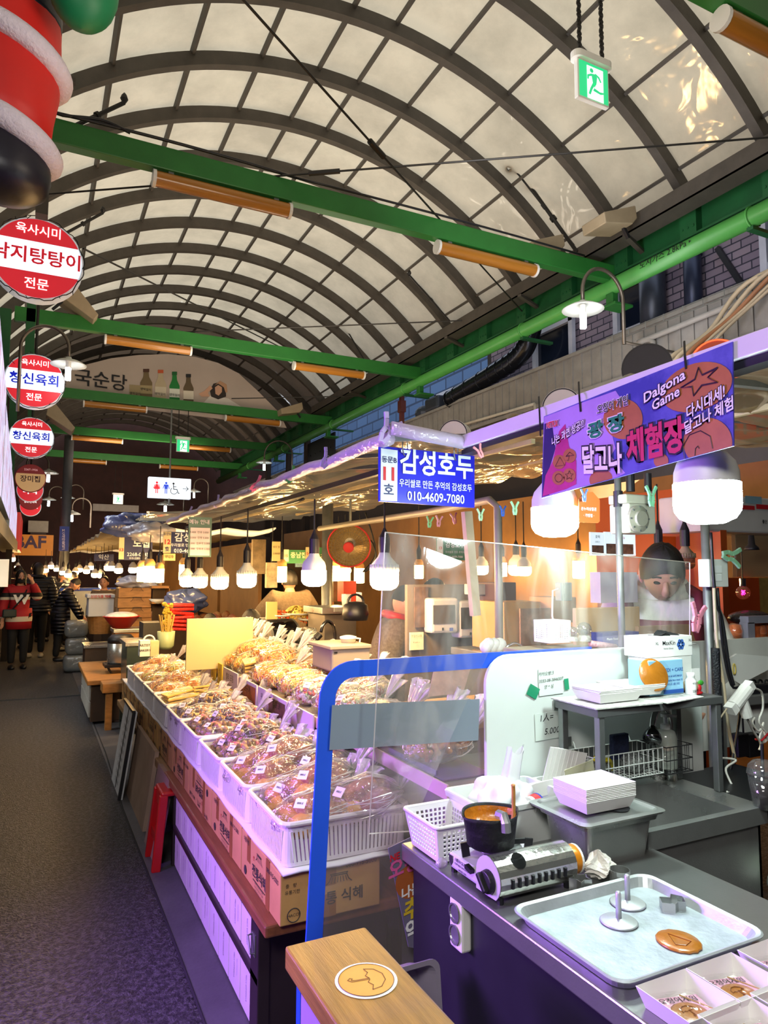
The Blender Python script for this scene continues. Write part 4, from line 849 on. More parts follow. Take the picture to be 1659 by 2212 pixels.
for i in range(9):
    k = fill[i]; g = 'bags of %s in the baskets' % WHAT[k]; y = by_[i]; s = {'bread': 1.12, 'fig': 1.0, 'yellow': .95}.get(k, 1.02)
    for r_, (dx, dz, rn) in enumerate(((-.085, .03, 'front'), (.1, .055, 'rear'))):
        for c_, dy in enumerate((-.105, .1)):
            bag(k, (.97 + dx + rnd(-.012, .012), y + dy + rnd(-.01, .01), .655 + dz - .01), rnd(-.25, .25), 'clear bag of %s, %s %s corner of the %s nearest basket' % (WHAT[k], rn, ('near', 'far')[c_], ORD[i]), g, s * rnd(.95, 1.05), (rnd(-.15, .15), rnd(-.12, .1) - .06))
    if k != 'yellow':
        bag('mixed' if k == 'fig' and i == 3 else k, (.98 + rnd(-.02, .02), y + rnd(-.03, .03), .735), rnd(-.3, .3), 'clear bag of %s on top of the %s nearest basket' % (WHAT['mixed' if k == 'fig' and i == 3 else k], ORD[i]), g, s, (rnd(-.2, .2), -.15))
# ---------------------------------------------------------------- upper shelf behind the baskets
t = thing('display_counter', 'steel display counter behind the baskets carrying the upper row of bags', 'counter', (1.2, 4, 0))
m = M(); m.bb((1.2, 1.95, .84), (1.41, 3.05, .875)); m.bb((1.2, 3.05, .84), (1.70, 6.0, .875)); m.build('worktop', STEEL, t, bevel=.004)
m = M(); m.bb((1.235, 1.98, .0), (1.40, 3.05, .84)); m.bb((1.235, 3.05, 0), (1.67, 5.98, .84)); m.build('body', STEELD, t)
m = M(); m.bb((1.195, 1.95, .835), (1.202, 6.0, .882)); m.build('pink_edge_strip', mat('pale_pink_strip', 'C9A9B4', .5), t)
LIL = mat('pale_lilac_card', 'DCCDD8', .6, 0, .05, 10); YEL = mat('yellow_card', 'D8B83A', .6, 0, .05)
def pcard(y0, y1, z0, z1, c, label, pic=None, lines=('건과', '3봉 10,000원')):
    t = thing('price_card', label, 'price card', (1.19, (y0 + y1) / 2, z0), 0, 'price cards leaning on the display counter'); x = 1.178
    m = M(); m.bb((x, y0, z0), (x + .008, y1, z1)); m.build('card', c, t)
    if pic: m = M(); m.bb((x - .002, y0 + .02, z0 + .05), (x, y1 - .02, z1 - .02)); m.build('picture', pic, t)
    m = M(); 
    for k, s_ in enumerate(lines): m.text(s_, (x - .003, (y0 + y1) / 2, z1 - .05 - .06 * k), NY, UZ, min(.05, (y1 - y0) * .28))
    m.build('lettering', INK, t)
pcard(5.2, 5.72, .66, .95, LIL, 'lilac price card, farthest on the counter front', None, ('맛있는 호두과자', '5,000원')); pcard(5.05, 5.18, .68, .93, YEL, 'narrow yellow price card, farther of the yellow pair', None, ('봉', '지'))
pcard(4.86, 4.98, .68, .92, YEL, 'narrow yellow price card, nearer of the yellow pair', None, ('천', '원')); pcard(4.45, 4.82, .66, .91, LIL, 'lilac price card between yellow cards and the orange picture', None, ('젤리 모음', '3,000'))
pcard(4.02, 4.4, .64, .9, LIL, 'price card with an orange snack picture', mat('orange_snack_print', '9A4E28', .6, 0, .4, 22), ('고구마', '')); pcard(3.82, 3.99, .64, .9, LIL, 'narrow lilac price card between the two picture cards', None, ('원', ''))
pcard(3.48, 3.8, .63, .895, LIL, 'price card with a dark brown fig picture', mat('brown_fig_print', '5A3A34', .6, 0, .5, 30), ('무화과', '')); pcard(3.1, 3.46, .62, .895, LIL, 'large plain lilac price card, nearest on the counter front', None, ('', ''))
up = ['peanut', 'white', 'white', 'white', 'noodle2', 'noodle2', 'noodle', 'yellow', 'noodle2', 'noodle', 'noodle', 'noodle', 'noodle']
for i, k in enumerate(up):
    y = 2.72 + i * .255; g = 'bags on the upper shelf of the snack stall'
    bag(k, (1.36 + rnd(-.02, .02), y, .875), rnd(-.2, .2), 'clear bag of %s, front row of the upper shelf, %s nearest' % (WHAT[k], ORD[i] if i < 12 else 'last'), g, 1.12, (rnd(-.15, .15), -.12))
    if k != 'yellow' and i > 1: bag(k, (1.56 + rnd(-.02, .02), y + .05, .89), rnd(-.2, .2), 'clear bag of %s, back row of the upper shelf, %s nearest' % (WHAT[k], ORD[i] if i < 12 else 'last'), g, 1.1, (rnd(-.15, .15), -.2))
    if i > 5: bag('noodle', (1.44 + rnd(-.03, .03), y + .1, .965), rnd(-.3, .3), 'clear bag of yellow crisps heaped on the upper shelf, %s nearest' % (ORD[i] if i < 12 else 'last'), g, 1.05, (rnd(-.2, .2), -.2))
for i, (x, y) in enumerate(((1.34, 2.42), (1.32, 2.2), (1.3, 2.62))): bag('peanut', (x, y, .89), .1, 'clear bag of peanut shaped snacks on the purple tray, %s' % ('farthest', 'nearest', 'rearmost')[i], 'bags on the purple tray', 1.1, (0, -.1))
m = M(); m.bb((1.215, 2.0, .876), (1.4, 3.05, .882)); m.bb((1.215, 2.05, .884), (1.222, 3.05, .9)); tag(m.build('purple_tray', mat('purple_tray_plastic', '3A2468', .35)), 'dark purple tray at the near end of the upper shelf', 'tray')
m = M(); a, b = atY(404, 1337, 5.0), atY(540, 1410, 5.0); m.bb((a.x, 5.0, .875), (b.x + .02, 5.02, a.z)); tag(m.build('blank_board', mat('cream_board', 'C9B886', .6, 0, .02), bevel=.003), 'blank cream board standing behind the upper row of bags', 'board')
for i, (x, y) in enumerate(((1.55, 4.75), (1.56, 4.4))):
    t = thing('plate_stack', 'stack of cream plates behind the bags, %s' % ('far one', 'near one')[i], 'plates', (x, y, .9)); m = M()
    for k in range(5): m.lathe([(0, .9 + .02 * k), (.09, .905 + .02 * k), (.15, .925 + .02 * k), (.152, .93 + .02 * k), (.09, .91 + .02 * k), (0, .906 + .02 * k)], 24, (x, y, 0))
    m.build('plates', mat('cream_melamine', 'E6DBC0', .3), t, smooth=True)
# ---------------------------------------------------------------- things leaning below the stall
def lean(y0, y1, xb, xt, zt, c, label, name, th=.025, parts=None):
    t = thing(name, label, 'board', (xb, (y0 + y1) / 2, 0)); m = M(); d = V((xt - xb, 0, zt)); n_ = V((-zt, 0, xt - xb)).normalized()
    A = V((xb, y0, 0.004)); B = V((xb, y1, .004)); m.add([A, B, B + d, A + d] + [p - n_ * th for p in (A, B, B + d, A + d)], [(0, 1, 2, 3), (7, 6, 5, 4), (0, 4, 5, 1), (1, 5, 6, 2), (2, 6, 7, 3), (3, 7, 4, 0)]); m.build('panel', c, t)
    if parts: parts(t, A + n_ * .003, B + n_ * .003, d)
PLY = mat('pale_worn_plywood', '9A8070', .7, 0, .2, 4)
lean(4.52, 5.35, .64, .70, .46, PLY, 'tall pale plywood panel leaning under the far half of the stall', 'plywood_panel'); lean(3.99, 4.36, .63, .695, .43, PLY, 'narrow plywood panel leaning beside the red stool', 'plywood_panel')
def menu(t, A, B, d):
    m = M(); L = (B - A); 
    for k in range(9): m.text('건어물 %d0,000' % (k % 3 + 1), A + L * .5 + d * (.1 + .09 * k), -L.normalized(), d.normalized(), .035)
    m.build('lettering', INK, t); m = M(); m.bar(A + L * .5 + d * .02, A + L * .5 + d * .98, .012, .002, V((1, 0, .2))); m.build('divider_line', INK, t)
    m = M(); m.bar(A, A + d, .02, .02); m.bar(A + d, B + d, .02, .02); m.build('frame', BLACK, t)
lean(5.2, 5.75, .58, .66, .58, mat('white_menu_board', 'C9CACE', .5, 0, .1, 30), 'white handwritten menu board in a dark frame leaning at the stall foot', 'menu_board', .02, menu)
REDS = mat('red_stool_plastic', 'B01414', .35, 0, .05)
t = thing('plastic_stool', 'red plastic stool tucked under the stall beside the cabinet', 'stool', (.72, 3.93, 0))
m = M(); m.bb((.64, 3.995, .43), (.9, 4.2, .46)) if 0 else m.box((.745, 4.02, .38), (.2, .2, .025)); m.build('seat', REDS, t, bevel=.01)
for sx in (-1, 1):
    for sy in (-1, 1): m = M(); m.bar((.745 + sx * .12, 4.02 + sy * .115, 0), (.745 + sx * .085, 4.02 + sy * .085, .375), .045, .03, UY); m.build('leg', REDS, t, bevel=.006)
m = M(); m.bar((.637, 3.91, .15), (.637, 4.13, .15), .02, .05); m.bar((.655, 3.93, .34), (.655, 4.11, .34), .02, .06); m.build('side_panel', REDS, t)
# ---------------------------------------------------------------- candy counter
CT = .8
TOPS = mat('worn_steel_top', '9A9C9A', .3, .75, .08, 5, .04, 150, gloss_var=.05)
SIDE = mat('dark_steel_apron', '3C3A46', .4, .7, .2, 3)
t = thing('candy_counter', 'stainless steel candy counter in the right foreground', 'counter', (1.2, 1.2, 0))
m = M(); m.bb((.947, .25, CT - .045), (1.55, 1.79, CT)); m.build('worktop', TOPS, t, bevel=.004)
m = M(); m.bb((.975, .27, 0), (1.52, 1.77, CT - .045)); m.build('body', SIDE, t)
t = thing('power_outlet', 'white double power outlet fixed to the counter front', 'outlet', (.96, 1.5, .7))
m = M(); m.box((.962, 1.51, .705), (.03, .055, .12)); m.build('housing', WHITEP, t, bevel=.006)
for z in (.73, .68): m = M(); m.lathe([(0, 0), (.021, 0), (.023, .004), (.019, .004), (.017, .001), (0, .001)], 18, (.946, 1.51, z), (-1, 0, 0)); m.build('socket', STEELD, t)
YD = 1.86
# ---------------------------------------------------------------- divider: clear panel with blue edge, white board, clear sheet
BLU = mat('blue_edge_tape', '1F55D8', .45, 0, .05, 6)
CLP = film('scratched_clear_panel', 'F6F2EE', .09, .08, .05, 6, .16, 'D8CCC0')
def pY(x, y, Y=YD): p = atY(x, y, Y); return (p.x, p.z)
tl = (atY(690, 1425, YD)); x0 = atY(690, 1480, YD).x; zt = atY(740, 1428, YD).z; xr = 1.72; zb = .3
t = thing('divider_panel', 'clear divider panel edged with bright blue tape and a rounded corner', 'panel', (1.0, YD, .3))
rO, wd = .075, .047; xb = x0 - .045
def edge(off):
    c = (x0 + .105 + 0, zt - .105); r = .105 - off
    return [(xr, zt - off)] + [(c[0] + r * math.cos(a), c[1] + r * math.sin(a)) for a in [PI / 2 + PI / 2 * i / 8 for i in range(9)]] + [(xb + off, zb)]
Oe, Ie = edge(0), edge(wd)
m = M(); k = len(Oe)
for yy in (YD - .004, YD + .004): m.add([V((x, yy, z)) for x, z in Oe + Ie], [(i, i + 1, k + i + 1, k + i) for i in range(k - 1)])
m.add([V((x, yy, z)) for yy in (YD - .004, YD + .004) for x, z in Oe], [(i, i + 1, k + i + 1, k + i) for i in range(k - 1)]); m.build('blue_edge', BLU, t)
m = M(); m.add([V((x, YD, z)) for x, z in Ie + [(xr, zb)]], [tuple(range(k + 1))]); m.build('clear_pane', CLP, t)
m = M(); m.add([V((x, YD - .008, z)) for x, z in (pY(715, 1522), pY(1033, 1509), pY(1030, 1598), pY(709, 1619))], [(0, 1, 2, 3)]); m.build('grey_patch', mat('grey_vinyl', '7D8894', .5, 0, .04, 3), t)
WB = mat('white_board', 'DDE4E0', .32, 0, .04, 2.5)
YW = YD - .025
t = thing('white_partition', 'white rounded partition board behind the candy counter with notes', 'partition', (1.7, YW, .8))
a, b = atY(1051, 1600, YW), atY(1512, 1399, YW); zt2 = atY(1180, 1409, YW).z; r = .09
poly = [(b.x, .8), (b.x, zt2 - .02)] + [(b.x - .02 + .02 * math.cos(q), zt2 - .02 + .02 * math.sin(q)) for q in (PI / 4, PI / 2)] + [(a.x + r + r * math.cos(q), zt2 - r + r * math.sin(q)) for q in [PI / 2 + PI / 2 * i / 8 for i in range(9)]] + [(a.x, .8)]
m = M(); m.prism(poly, V((0, YW, 0)), UX, UZ, -.015); m.build('board', WB, t, bevel=.003)
NOTE = mat('taped_note_paper', 'D9E3DC', .4, 0, .02); GT = mat('green_tape', '178A62', .5, 0, .08)
def note(px, w_, h_, lines, sz, label, name='note'):
    c = atY(*px, YW - .004); t2 = thing(name, label, 'note', c); m = M(); m.box(c, (w_, .0015, h_), V((1, 0, .03)).normalized(), UY); m.build('paper', NOTE, t2)
    m = M()
    for k, (s_, dx) in enumerate(lines): m.text(s_, c + V((dx, -.002, h_ * .3 - k * sz * 1.5)), V((1, 0, .05)), UZ, sz, 0, 'CENTER', 1, .15)
    m.build('handwriting', INK, t2)
note((1190, 1472), .1, .085, (('카카오뱅크', -.02), ('3333-08-3846507', 0), ('양 * 심', -.01)), .014, 'small handwritten note with an account number taped to the white board')
note((1188, 1567), .12, .085, (('1人=', -.015), ('5.000원', .02)), .028, 'handwritten price note reading five thousand taped to the white board')
for px, w_, a_ in (((1152, 1494), .042, -.5), ((1224, 1478), .018, .1)):
    c = atY(*px, YW - .006); m = M(); m.box(c, (w_, .001, .036), V((math.cos(a_), 0, math.sin(a_))), UY); tag(m.build('green_tape', GT), 'square of green tape left of the account note' if w_ > .03 else 'narrow strip of green tape right of the account note', 'tape')
for px, w_, h_ in (((1212, 1520), .06, .032), ((1226, 1602), .03, .03)):
    c = atY(*px, YW - .008); m = M(); m.box(c, (w_, .004, h_)); tag(m.build('steel_strap', STEELD), 'steel strap on the white board by the rack leg, %s one' % ('upper' if w_ > .05 else 'lower'), 'bracket')
SHEET = film('wiped_clear_sheet', 'FAFAFA', .10, .06, .08, 5, .13, 'E6E0D8', streak=(2.2, 1, .7))
YS = 1.822
t = thing('clear_splash_sheet', 'large clear streaky splash sheet hanging over the divider', 'sheet', (1.4, YS, .9))
q = [atY(832, 1150, YS), atY(1490, 1215, YS), atY(1490, 1400, YS), atY(1055, 1410, YS - .02), atY(885, 1796, YS), atY(797, 1801, YS)]
m = M(); m.add(q, [tuple(range(6))]); m.build('sheet', SHEET, t)
EDGEM = film('sheet_cut_edge', 'FFFFFF', .5, .3, 0, 5, .35, 'F4EDE0'); m = M()
for i, j in ((0, 1), (1, 2), (4, 5), (5, 0)): m.cyl(q[i], q[j], .0018, 5)
m.build('cut_edge', EDGEM, t)
# ---------------------------------------------------------------- perforated basket
PB = mat('white_perforated_plastic', 'E4E2E4', .4, 0, .02)
def perf_wall(m, a, b, c, d, nu, nv, mg=(.12, .14)):
    """a-b top edge, d-c bottom edge; square holes"""
    a, b, c, d = map(V, (a, b, c, d)); P = lambda u, v: (a.lerp(b, u)).lerp(d.lerp(c, u), v)
    us, vs = [0], [0]
    for L, n, g in ((us, nu, mg[0]), (vs, nv, mg[1])):
        for k in range(n): s = (1 - 2 * g) / n; L += [g + s * (k + .18), g + s * (k + .82)]
        L.append(1)
    for i in range(len(us) - 1):
        for j in range(len(vs) - 1):
            if i % 2 == 1 and j % 2 == 1 and i < len(us) - 1: continue
            m.quad(P(us[i], vs[j]), P(us[i + 1], vs[j]), P(us[i + 1], vs[j + 1]), P(us[i], vs[j + 1]))
x0_, x1_, y0_, y1_, z0_, z1_ = .95, 1.10, 1.60, 1.775, .805, .898; e = .016
t = thing('perforated_basket', 'white plastic basket with square holes at the left end of the counter', 'basket', (1.02, 1.69, CT))
T4 = [V((x0_, y0_, z1_)), V((x1_, y0_, z1_)), V((x1_, y1_, z1_)), V((x0_, y1_, z1_))]; B4 = [V((x0_ + e, y0_ + e, z0_)), V((x1_ - e, y0_ + e, z0_)), V((x1_ - e, y1_ - e, z0_)), V((x0_ + e, y1_ - e, z0_))]
m = M()
for i in range(4): j = (i + 1) % 4; perf_wall(m, T4[i], T4[j], B4[j], B4[i], 8 if i % 2 == 0 else 12, 6, (.1 if i % 2 == 0 else .07, .12))
m.add(B4, [(3, 2, 1, 0)]); m.build('basket_wall', PB, t, solid=.003)
m = M(); m.tube([V((x, y, z1_)) for x, y in [(p[0] + (x0_ + x1_) / 2, p[1] + (y0_ + y1_) / 2) for p in rrect(x1_ - x0_ + .006, y1_ - y0_ + .006, .012, 4)]], .005, 6, closed=True); m.build('rim', PB, t, smooth=True)
for i in range(6):
    m = M(); m.tube(smooth_path([(1.0 + .012 * i, 1.64, .812 + .004 * i), (1.01 + .01 * i, 1.7, .83), (1.03 + .008 * i, 1.74, .815)], 4), .006, 6)
    tag(m.build('hair_clip', BLACK, smooth=True), 'black plastic clips lying inside the perforated basket', 'clip', 'clips in the perforated basket')
m = M(); c = V((.955, 1.585, .818))
m.ball(c, (.016, .014, .013), 10, 7); tag(m.build('crumpled_film', film('scrunched_wrap', 'EDE6F2', .4, .25, .8, 60, .35, 'E8DEEC'), smooth=True), 'scrunched ball of clear wrap on the counter edge', 'wrap')
# ---------------------------------------------------------------- camping stove and pot
t = thing('camping_stove', 'portable silver gas stove with black knob on the counter', 'stove', (1.07, 1.46, CT)); STW = mat('pale_stove_enamel', 'D2CCD8', .35, .1, .05)
m = M(); m.bb((.968, 1.42, .812), (1.185, 1.575, .848)); m.build('body', STW, t, bevel=.008)
m = M(); pr = [(.0, -.038)] + [(.047 * math.cos(a), .0 + .047 * math.sin(a)) for a in [PI * 1.28 - PI * 1.28 * i / 14 for i in range(15)]] + [(.047, -.038)]
o = V((.963, 1.395, .85)); n = len(pr); 
m.add([V((xx, o.y + p[0], o.z + p[1])) for xx in (.968, 1.19) for p in pr], [(i, (i + 1) % n, n + (i + 1) % n, n + i) for i in range(n)] + [tuple(range(n, 2 * n))]); m.build('can_cover', mat('scratched_tinplate', 'C4C3BE', .2, .85, .2, 14, .1, 60), t, smooth=False)
m = M(); m.add([V((.966, o.y + p[0] * 1.03, o.z + p[1] * 1.03)) for p in pr], [tuple(range(n))[::-1]]); m.add([V((.964, o.y + p[0] * 1.03, o.z + p[1] * 1.03)) for p in pr], [tuple(range(n))]); m.build('control_panel', STW, t)
m = M(); m.lathe([(0, 0), (.027, 0), (.024, .014), (.0, .015)], 20, (.964, 1.39, .845), (-1, 0, 0)); m.bar((.945, 1.375, .83), (.945, 1.405, .862), .012, .014, (1, 0, 0)); m.build('knob', BLACK, t, bevel=.002)
m = M(); m.bar((.958, 1.45, .845), (.958, 1.475, .85), .012, .01); m.build('can_lock_lever', BLACK, t)
for k in range(9): m = M(); x = 1.0 + k * .019; m.tube([(x, 1.349, .838), (x, 1.3475, .858)], .0048, 6); m.build('vent_slot', BLACK, t)
m = M(); m.lathe([(0, 0), (.019, 0)], 20, (1.03, 1.366, .888), (0, -.7, .7)); m.build('round_vent', BLACKM, t)
m = M(); u, v = NY * -1, UZ
for k, s_ in enumerate(('NEW-SUN', 'PORTABLE GAS RANGE', 'MODEL 2200')): m.text(s_, (.966, 1.515 - .004 * k, .841 - .010 * k), NY, UZ, .011 if k == 0 else .006, .02)
m.flat([(-.009, .012), (.009, .012), (.009, -.002), (0, -.014), (-.009, -.002)], (.9665, 1.56, .832), NY, UZ); 
for k, xx in enumerate((1.0, 1.075, 1.11, 1.14, 1.165)):
    for j in range(5): a = .55 + .11 * j; m.text('경고 사용상 주의사항 가스', (xx, 1.395 - .0485 * math.cos(a + .4), .85 + .0485 * math.sin(a + .4)), UX, V((0, math.sin(a + .4), math.cos(a + .4))), .0052)
m.build('lettering', INK, t)
m = M(); m.lathe([(.034, 0), (.034, .008), (.04, .012), (.058, .018), (.062, .02), (.06, .022), (.04, .018)], 28, (1.065, 1.5, .85)); m.build('drip_pan', STEELD, t, smooth=True)
m = M(); m.lathe([(0, .02), (.02, .022), (.022, .018), (.03, .016), (.032, .01)], 24, (1.065, 1.5, .85)); m.build('burner_head', BLACK, t, smooth=True)
for k in range(4):
    a = PI / 4 + k * PI / 2 + .5; d = V((math.cos(a), math.sin(a), 0)); c = V((1.065, 1.5, .85)); m = M(); m.bar(c + d * .035 + UZ * .028, c + d * .085 + UZ * .028, .004, .012); m.bar(c + d * .08 + UZ * 0, c + d * .085 + UZ * .034, .005, .02, d); m.build('pot_support', BLACK, t)
for xx, yy in ((.98, 1.565), (1.175, 1.565), (.98, 1.37), (1.175, 1.37)): m = M(); m.cyl((xx, yy, CT), (xx, yy, .815), .008, 8); m.build('foot', BLACK, t)
t = thing('gas_can', 'orange butane can sticking out of the stove', 'gas can', (1.2, 1.395, .85)); m = M(); m.lathe([(0, 0), (.03, 0), (.034, .004), (.034, .03), (.031, .036), (.02, .04), (0, .04)], 22, (1.19, 1.395, .85), (1, 0, 0)); m.build('can', mat('orange_can_print', 'E08A1C', .35, .2, .05), t, smooth=True)
m = M(); m.lathe([(.0345, 0), (.0345, .006)], 22, (1.218, 1.395, .85), (1, 0, 0)); m.build('white_band', WHITE, t)
IRON = mat('burnt_black_pot', '17171B', .6, .3, .3, 30, .4, 60); CAR = mat('amber_caramel', 'B9741C', .35, 0, .3, 16, .6, 50, coat=.4)
pc = V((1.03, 1.478, .884))
t = thing('saucepan', 'blackened saucepan of amber melted sugar on the stove', 'pot', pc)
def lip(r, z, n=36, k=.16):
    out = []
    for i in range(n): a = 2 * PI * i / n; q = 1 + k * max(0, math.cos(a - PI)) ** 14 + k * max(0, math.cos(a)) ** 14; out.append(V((pc.x + r * q * math.cos(a + .1), pc.y + r * q * math.sin(a + .1), pc.z + z)))
    return out
m = M(); R_ = [(.0, .0, 0), (.05, .0, 0), (.058, .006, 0), (.062, .04, .02), (.066, .07, .14), (.069, .082, .2), (.065, .08, .2), (.06, .05, .05)]; n = 36; vs = []
for r, z, k in R_: vs += lip(max(r, .0005), z, n, k)
m.add(vs, [(i * n + j, i * n + (j + 1) % n, (i + 1) * n + (j + 1) % n, (i + 1) * n + j) for i in range(len(R_) - 1) for j in range(n)]); m.build('pan', IRON, t, smooth=True)
m = M(); vs = []
R2 = [(.063, .076), (.061, .06), (.058, .046), (.04, .04), (.0005, .038)]
for r, z in R2: vs += lip(r, z, n, .12)
m.add(vs, [(i * n + j, i * n + (j + 1) % n, (i + 1) * n + (j + 1) % n, (i + 1) * n + j) for i in range(len(R2) - 1) for j in range(n)]); m.build('melted_sugar', CAR, t, smooth=True)
t = thing('steel_spatula', 'short folded steel plate hooked over the saucepan rim', 'spatula', pc + V((-.01, -.06, .08))); m = M(); p = pc + V((-.005, -.062, .075)); m.tube([p + V((0, .02, .012)), p + V((0, .0, .014)), p + V((0, -.008, .0)), p + V((0, -.01, -.02))], .012, 8); m.build('blade', STEEL, t, smooth=False)
t = thing('wooden_stick', 'sugar coated wooden stick standing in the saucepan', 'stick', pc + V((.05, -.02, .04))); m = M(); m.tube(smooth_path([pc + V((.045, -.03, .03)), pc + V((.05, -.028, .08)), pc + V((.052, -.026, .13)), pc + V((.05, -.028, .145))], 4), [.006] * 4 + [.005] * 8 + [.006], 8); m.build('stick', mat('caramel_coated_wood', 'B98542', .4, 0, .2, 20), t, smooth=True)
# ---------------------------------------------------------------- white bins behind the pot
def open_bin(x0, x1, y0, y1, z0, z1, c, label, tap=.015, name='plastic_bin', lip_=.012):
    t = thing(name, label, 'bin', ((x0 + x1) / 2, (y0 + y1) / 2, z0)); m = M(); xm, ym = (x0 + x1) / 2, (y0 + y1) / 2; W_, D_ = x1 - x0, y1 - y0
    rings = [(W_ - 2 * tap, D_ - 2 * tap, z0), (W_, D_, z1 - .018), (W_ + lip_, D_ + lip_, z1 - .018), (W_ + lip_ * 1.4, D_ + lip_ * 1.4, z1 - .004), (W_ + lip_, D_ + lip_, z1), (W_ - .006, D_ - .006, z1), (W_ - 2 * tap - .006, D_ - 2 * tap - .006, z0 + .004)]
    n = 24; vs = []
    for w_, d_, z in rings: vs += [V((xm + x, ym + y, z)) for x, y in rrect(w_, d_, .018, 5)]
    m.add(vs, [(i * n + j, i * n + (j + 1) % n, (i + 1) * n + (j + 1) % n, (i + 1) * n + j) for i in range(len(rings) - 1) for j in range(n)] + [tuple(range(n - 1, -1, -1)), tuple(range((len(rings) - 1) * n, len(rings) * n))]); m.build('tub', c, t); return t
WBIN = mat('milky_white_bin', 'DFE4E0', .4, 0, .03)
open_bin(1.11, 1.40, 1.615, 1.815, CT, .92, WBIN, 'white plastic bin with a knotted bag behind the stove')
open_bin(1.415, 1.58, 1.60, 1.80, CT, .915, WBIN, 'white plastic bin with paper sleeves behind the steel box')
BAGW = film('white_carrier_plastic', 'FFFFFF', .18, .3, .7, 25, .72, 'F2F4F6')
t = thing('carrier_bag', 'knotted white carrier bag bulging out of the bin', 'bag', (1.20, 1.70, .83)); c0 = V((1.195, 1.695, .905))
def cb(u, v): g = 1 + (.16 * math.sin(6 * PI * u + 5 * v) + .13 * math.sin(14 * PI * u - 9 * v) + .1 * math.sin(21 * v + 8 * PI * u)) * math.sin(PI * v); return c0 + V((.085 * g * math.sin(PI * v) * math.cos(2 * PI * u) + .03 * (1 - v), .065 * g * math.sin(PI * v) * math.sin(2 * PI * u), .065 * g * math.cos(PI * v)))
m = M(); m.grid(cb, 48, 24); m.build('bag_body', BAGW, t, smooth=True)
m = M(); m.grid(lambda u, v: c0 + V((.05 + .03 * v + (.03 - .016 * v + .012 * v * v) * math.cos(2 * PI * u) * (1 + .25 * math.sin(10 * PI * u)), (.024 - .012 * v) * math.sin(2 * PI * u), .03 + .105 * v + .012 * math.cos(4 * PI * u) * v)), 30, 8); m.build('knot', BAGW, t, smooth=True)
for k in range(5):
    m = M(); c = V((1.30 + .02 * k, 1.70 + .008 * k, .905)); m.box(c, (.1, .0012, .045), V((.8, -.35, .3 - .04 * k)).normalized(), V((.3, .9, .2)).normalized()); tag(m.build('paper_sleeve', PAPER), 'loose white paper sleeves spread in the left bin', 'paper', 'paper sleeves in the left bin')
t = thing('tape_roll', 'red and blue rimmed roll lying in the left bin', 'roll', (1.30, 1.645, .88)); m = M(); m.lathe([(.024, 0), (.026, 0), (.026, .04), (.024, .04)], 20, (1.275, 1.64, .895), (1, .2, .1)); m.build('roll_core', WHITE, t)
m = M(); m.lathe([(.0265, .012), (.0265, .034)], 20, (1.275, 1.64, .895), (1, .2, .1)); m.build('red_band', RED, t); m = M(); m.lathe([(.0267, .034), (.0267, .04)], 20, (1.275, 1.64, .895), (1, .2, .1)); m.build('blue_band', BLUE, t)
m = M()
for k in range(8):
    m = M(); c = V((1.445 + .013 * k, 1.755 - .003 * k, .945 - .003 * k)); m.box(c, (.034, .0025, .15), V((.95, -.1, -.15)).normalized(), V((.1, .95, .2)).normalized()); tag(m.build('chopstick_sleeve', PAPER), 'white printed chopstick sleeves standing upright in the right bin', 'sleeve', 'chopstick sleeves in the right bin')
m = M(); m.box((1.52, 1.70, .92), (.1, .003, .11), V((.9, -.2, .25)).normalized(), V((.2, .95, .25)).normalized()); tag(m.build('clear_pouch', film('yellowish_pouch', 'F6F4E0', .3, .2, .6, 40, .35, 'EEEAC8')), 'clear pouch with a yellowish edge in the right bin', 'pouch')
m = M(); m.box((1.56, 1.69, .905), (.012, .004, .09), V((.9, -.2, .25)).normalized(), V((.2, .95, .25)).normalized()); tag(m.build('yellow_strip', mat('soft_yellow_plastic', 'D8CC60', .5)), 'yellow plastic strip beside the clear pouch', 'strip')
# ---------------------------------------------------------------- steel container with lid, paper tray stack
open_bin(1.285, 1.515, 1.415, 1.59, CT, .915, STEEL, 'deep steel food container on the counter', .012, 'steel_container', .02)
t = thing('container_lid', 'flat steel lid with raised rim on the food container', 'lid', (1.4, 1.5, .918)); n = 24; vs = []
for w_, d_, z in ((.285, .225, .917), (.292, .232, .923), (.262, .202, .925), (.25, .19, .919)): vs += [V((1.39 + x, 1.497 + y, z)) for x, y in rrect(w_, d_, .022, 5)]
m = M(); m.add(vs, [(i * n + j, i * n + (j + 1) % n, (i + 1) * n + (j + 1) % n, (i + 1) * n + j) for i in range(3) for j in range(n)] + [tuple(range(3 * n, 4 * n)), tuple(range(n - 1, -1, -1))]); m.build('lid', STEEL, t)
m = M(); m.lathe([(0, .0), (.03, 0), (.033, .004), (.03, .005)], 20, (1.43, 1.46, .92)); m.build('lid_recess', BLACK, t)
PT = mat('white_card_tray', 'EDEBE8', .55, 0, .02)
def paper_tray(o, L, Wd, H, fl, label, group, name='paper_tray'):
    """o = middle of the bottom; L along x, Wd along y; sides flare by fl"""
    t = thing(name, label, 'paper tray', o, 0, group); m = M(); B = [V((s * L / 2, q * Wd / 2, 0)) for s, q in ((-1, -1), (1, -1), (1, 1), (-1, 1))]; T_ = [V((s * (L / 2 + fl), q * (Wd / 2 + fl), H)) for s, q in ((-1, -1), (1, -1), (1, 1), (-1, 1))]
    m.add(B + T_, [(0, 1, 2, 3)] + [(i, 4 + i, 4 + (i + 1) % 4, (i + 1) % 4) for i in range(4)]); m.build('tray', PT, t, solid=.0014, world=False); return t
proto_tray = None
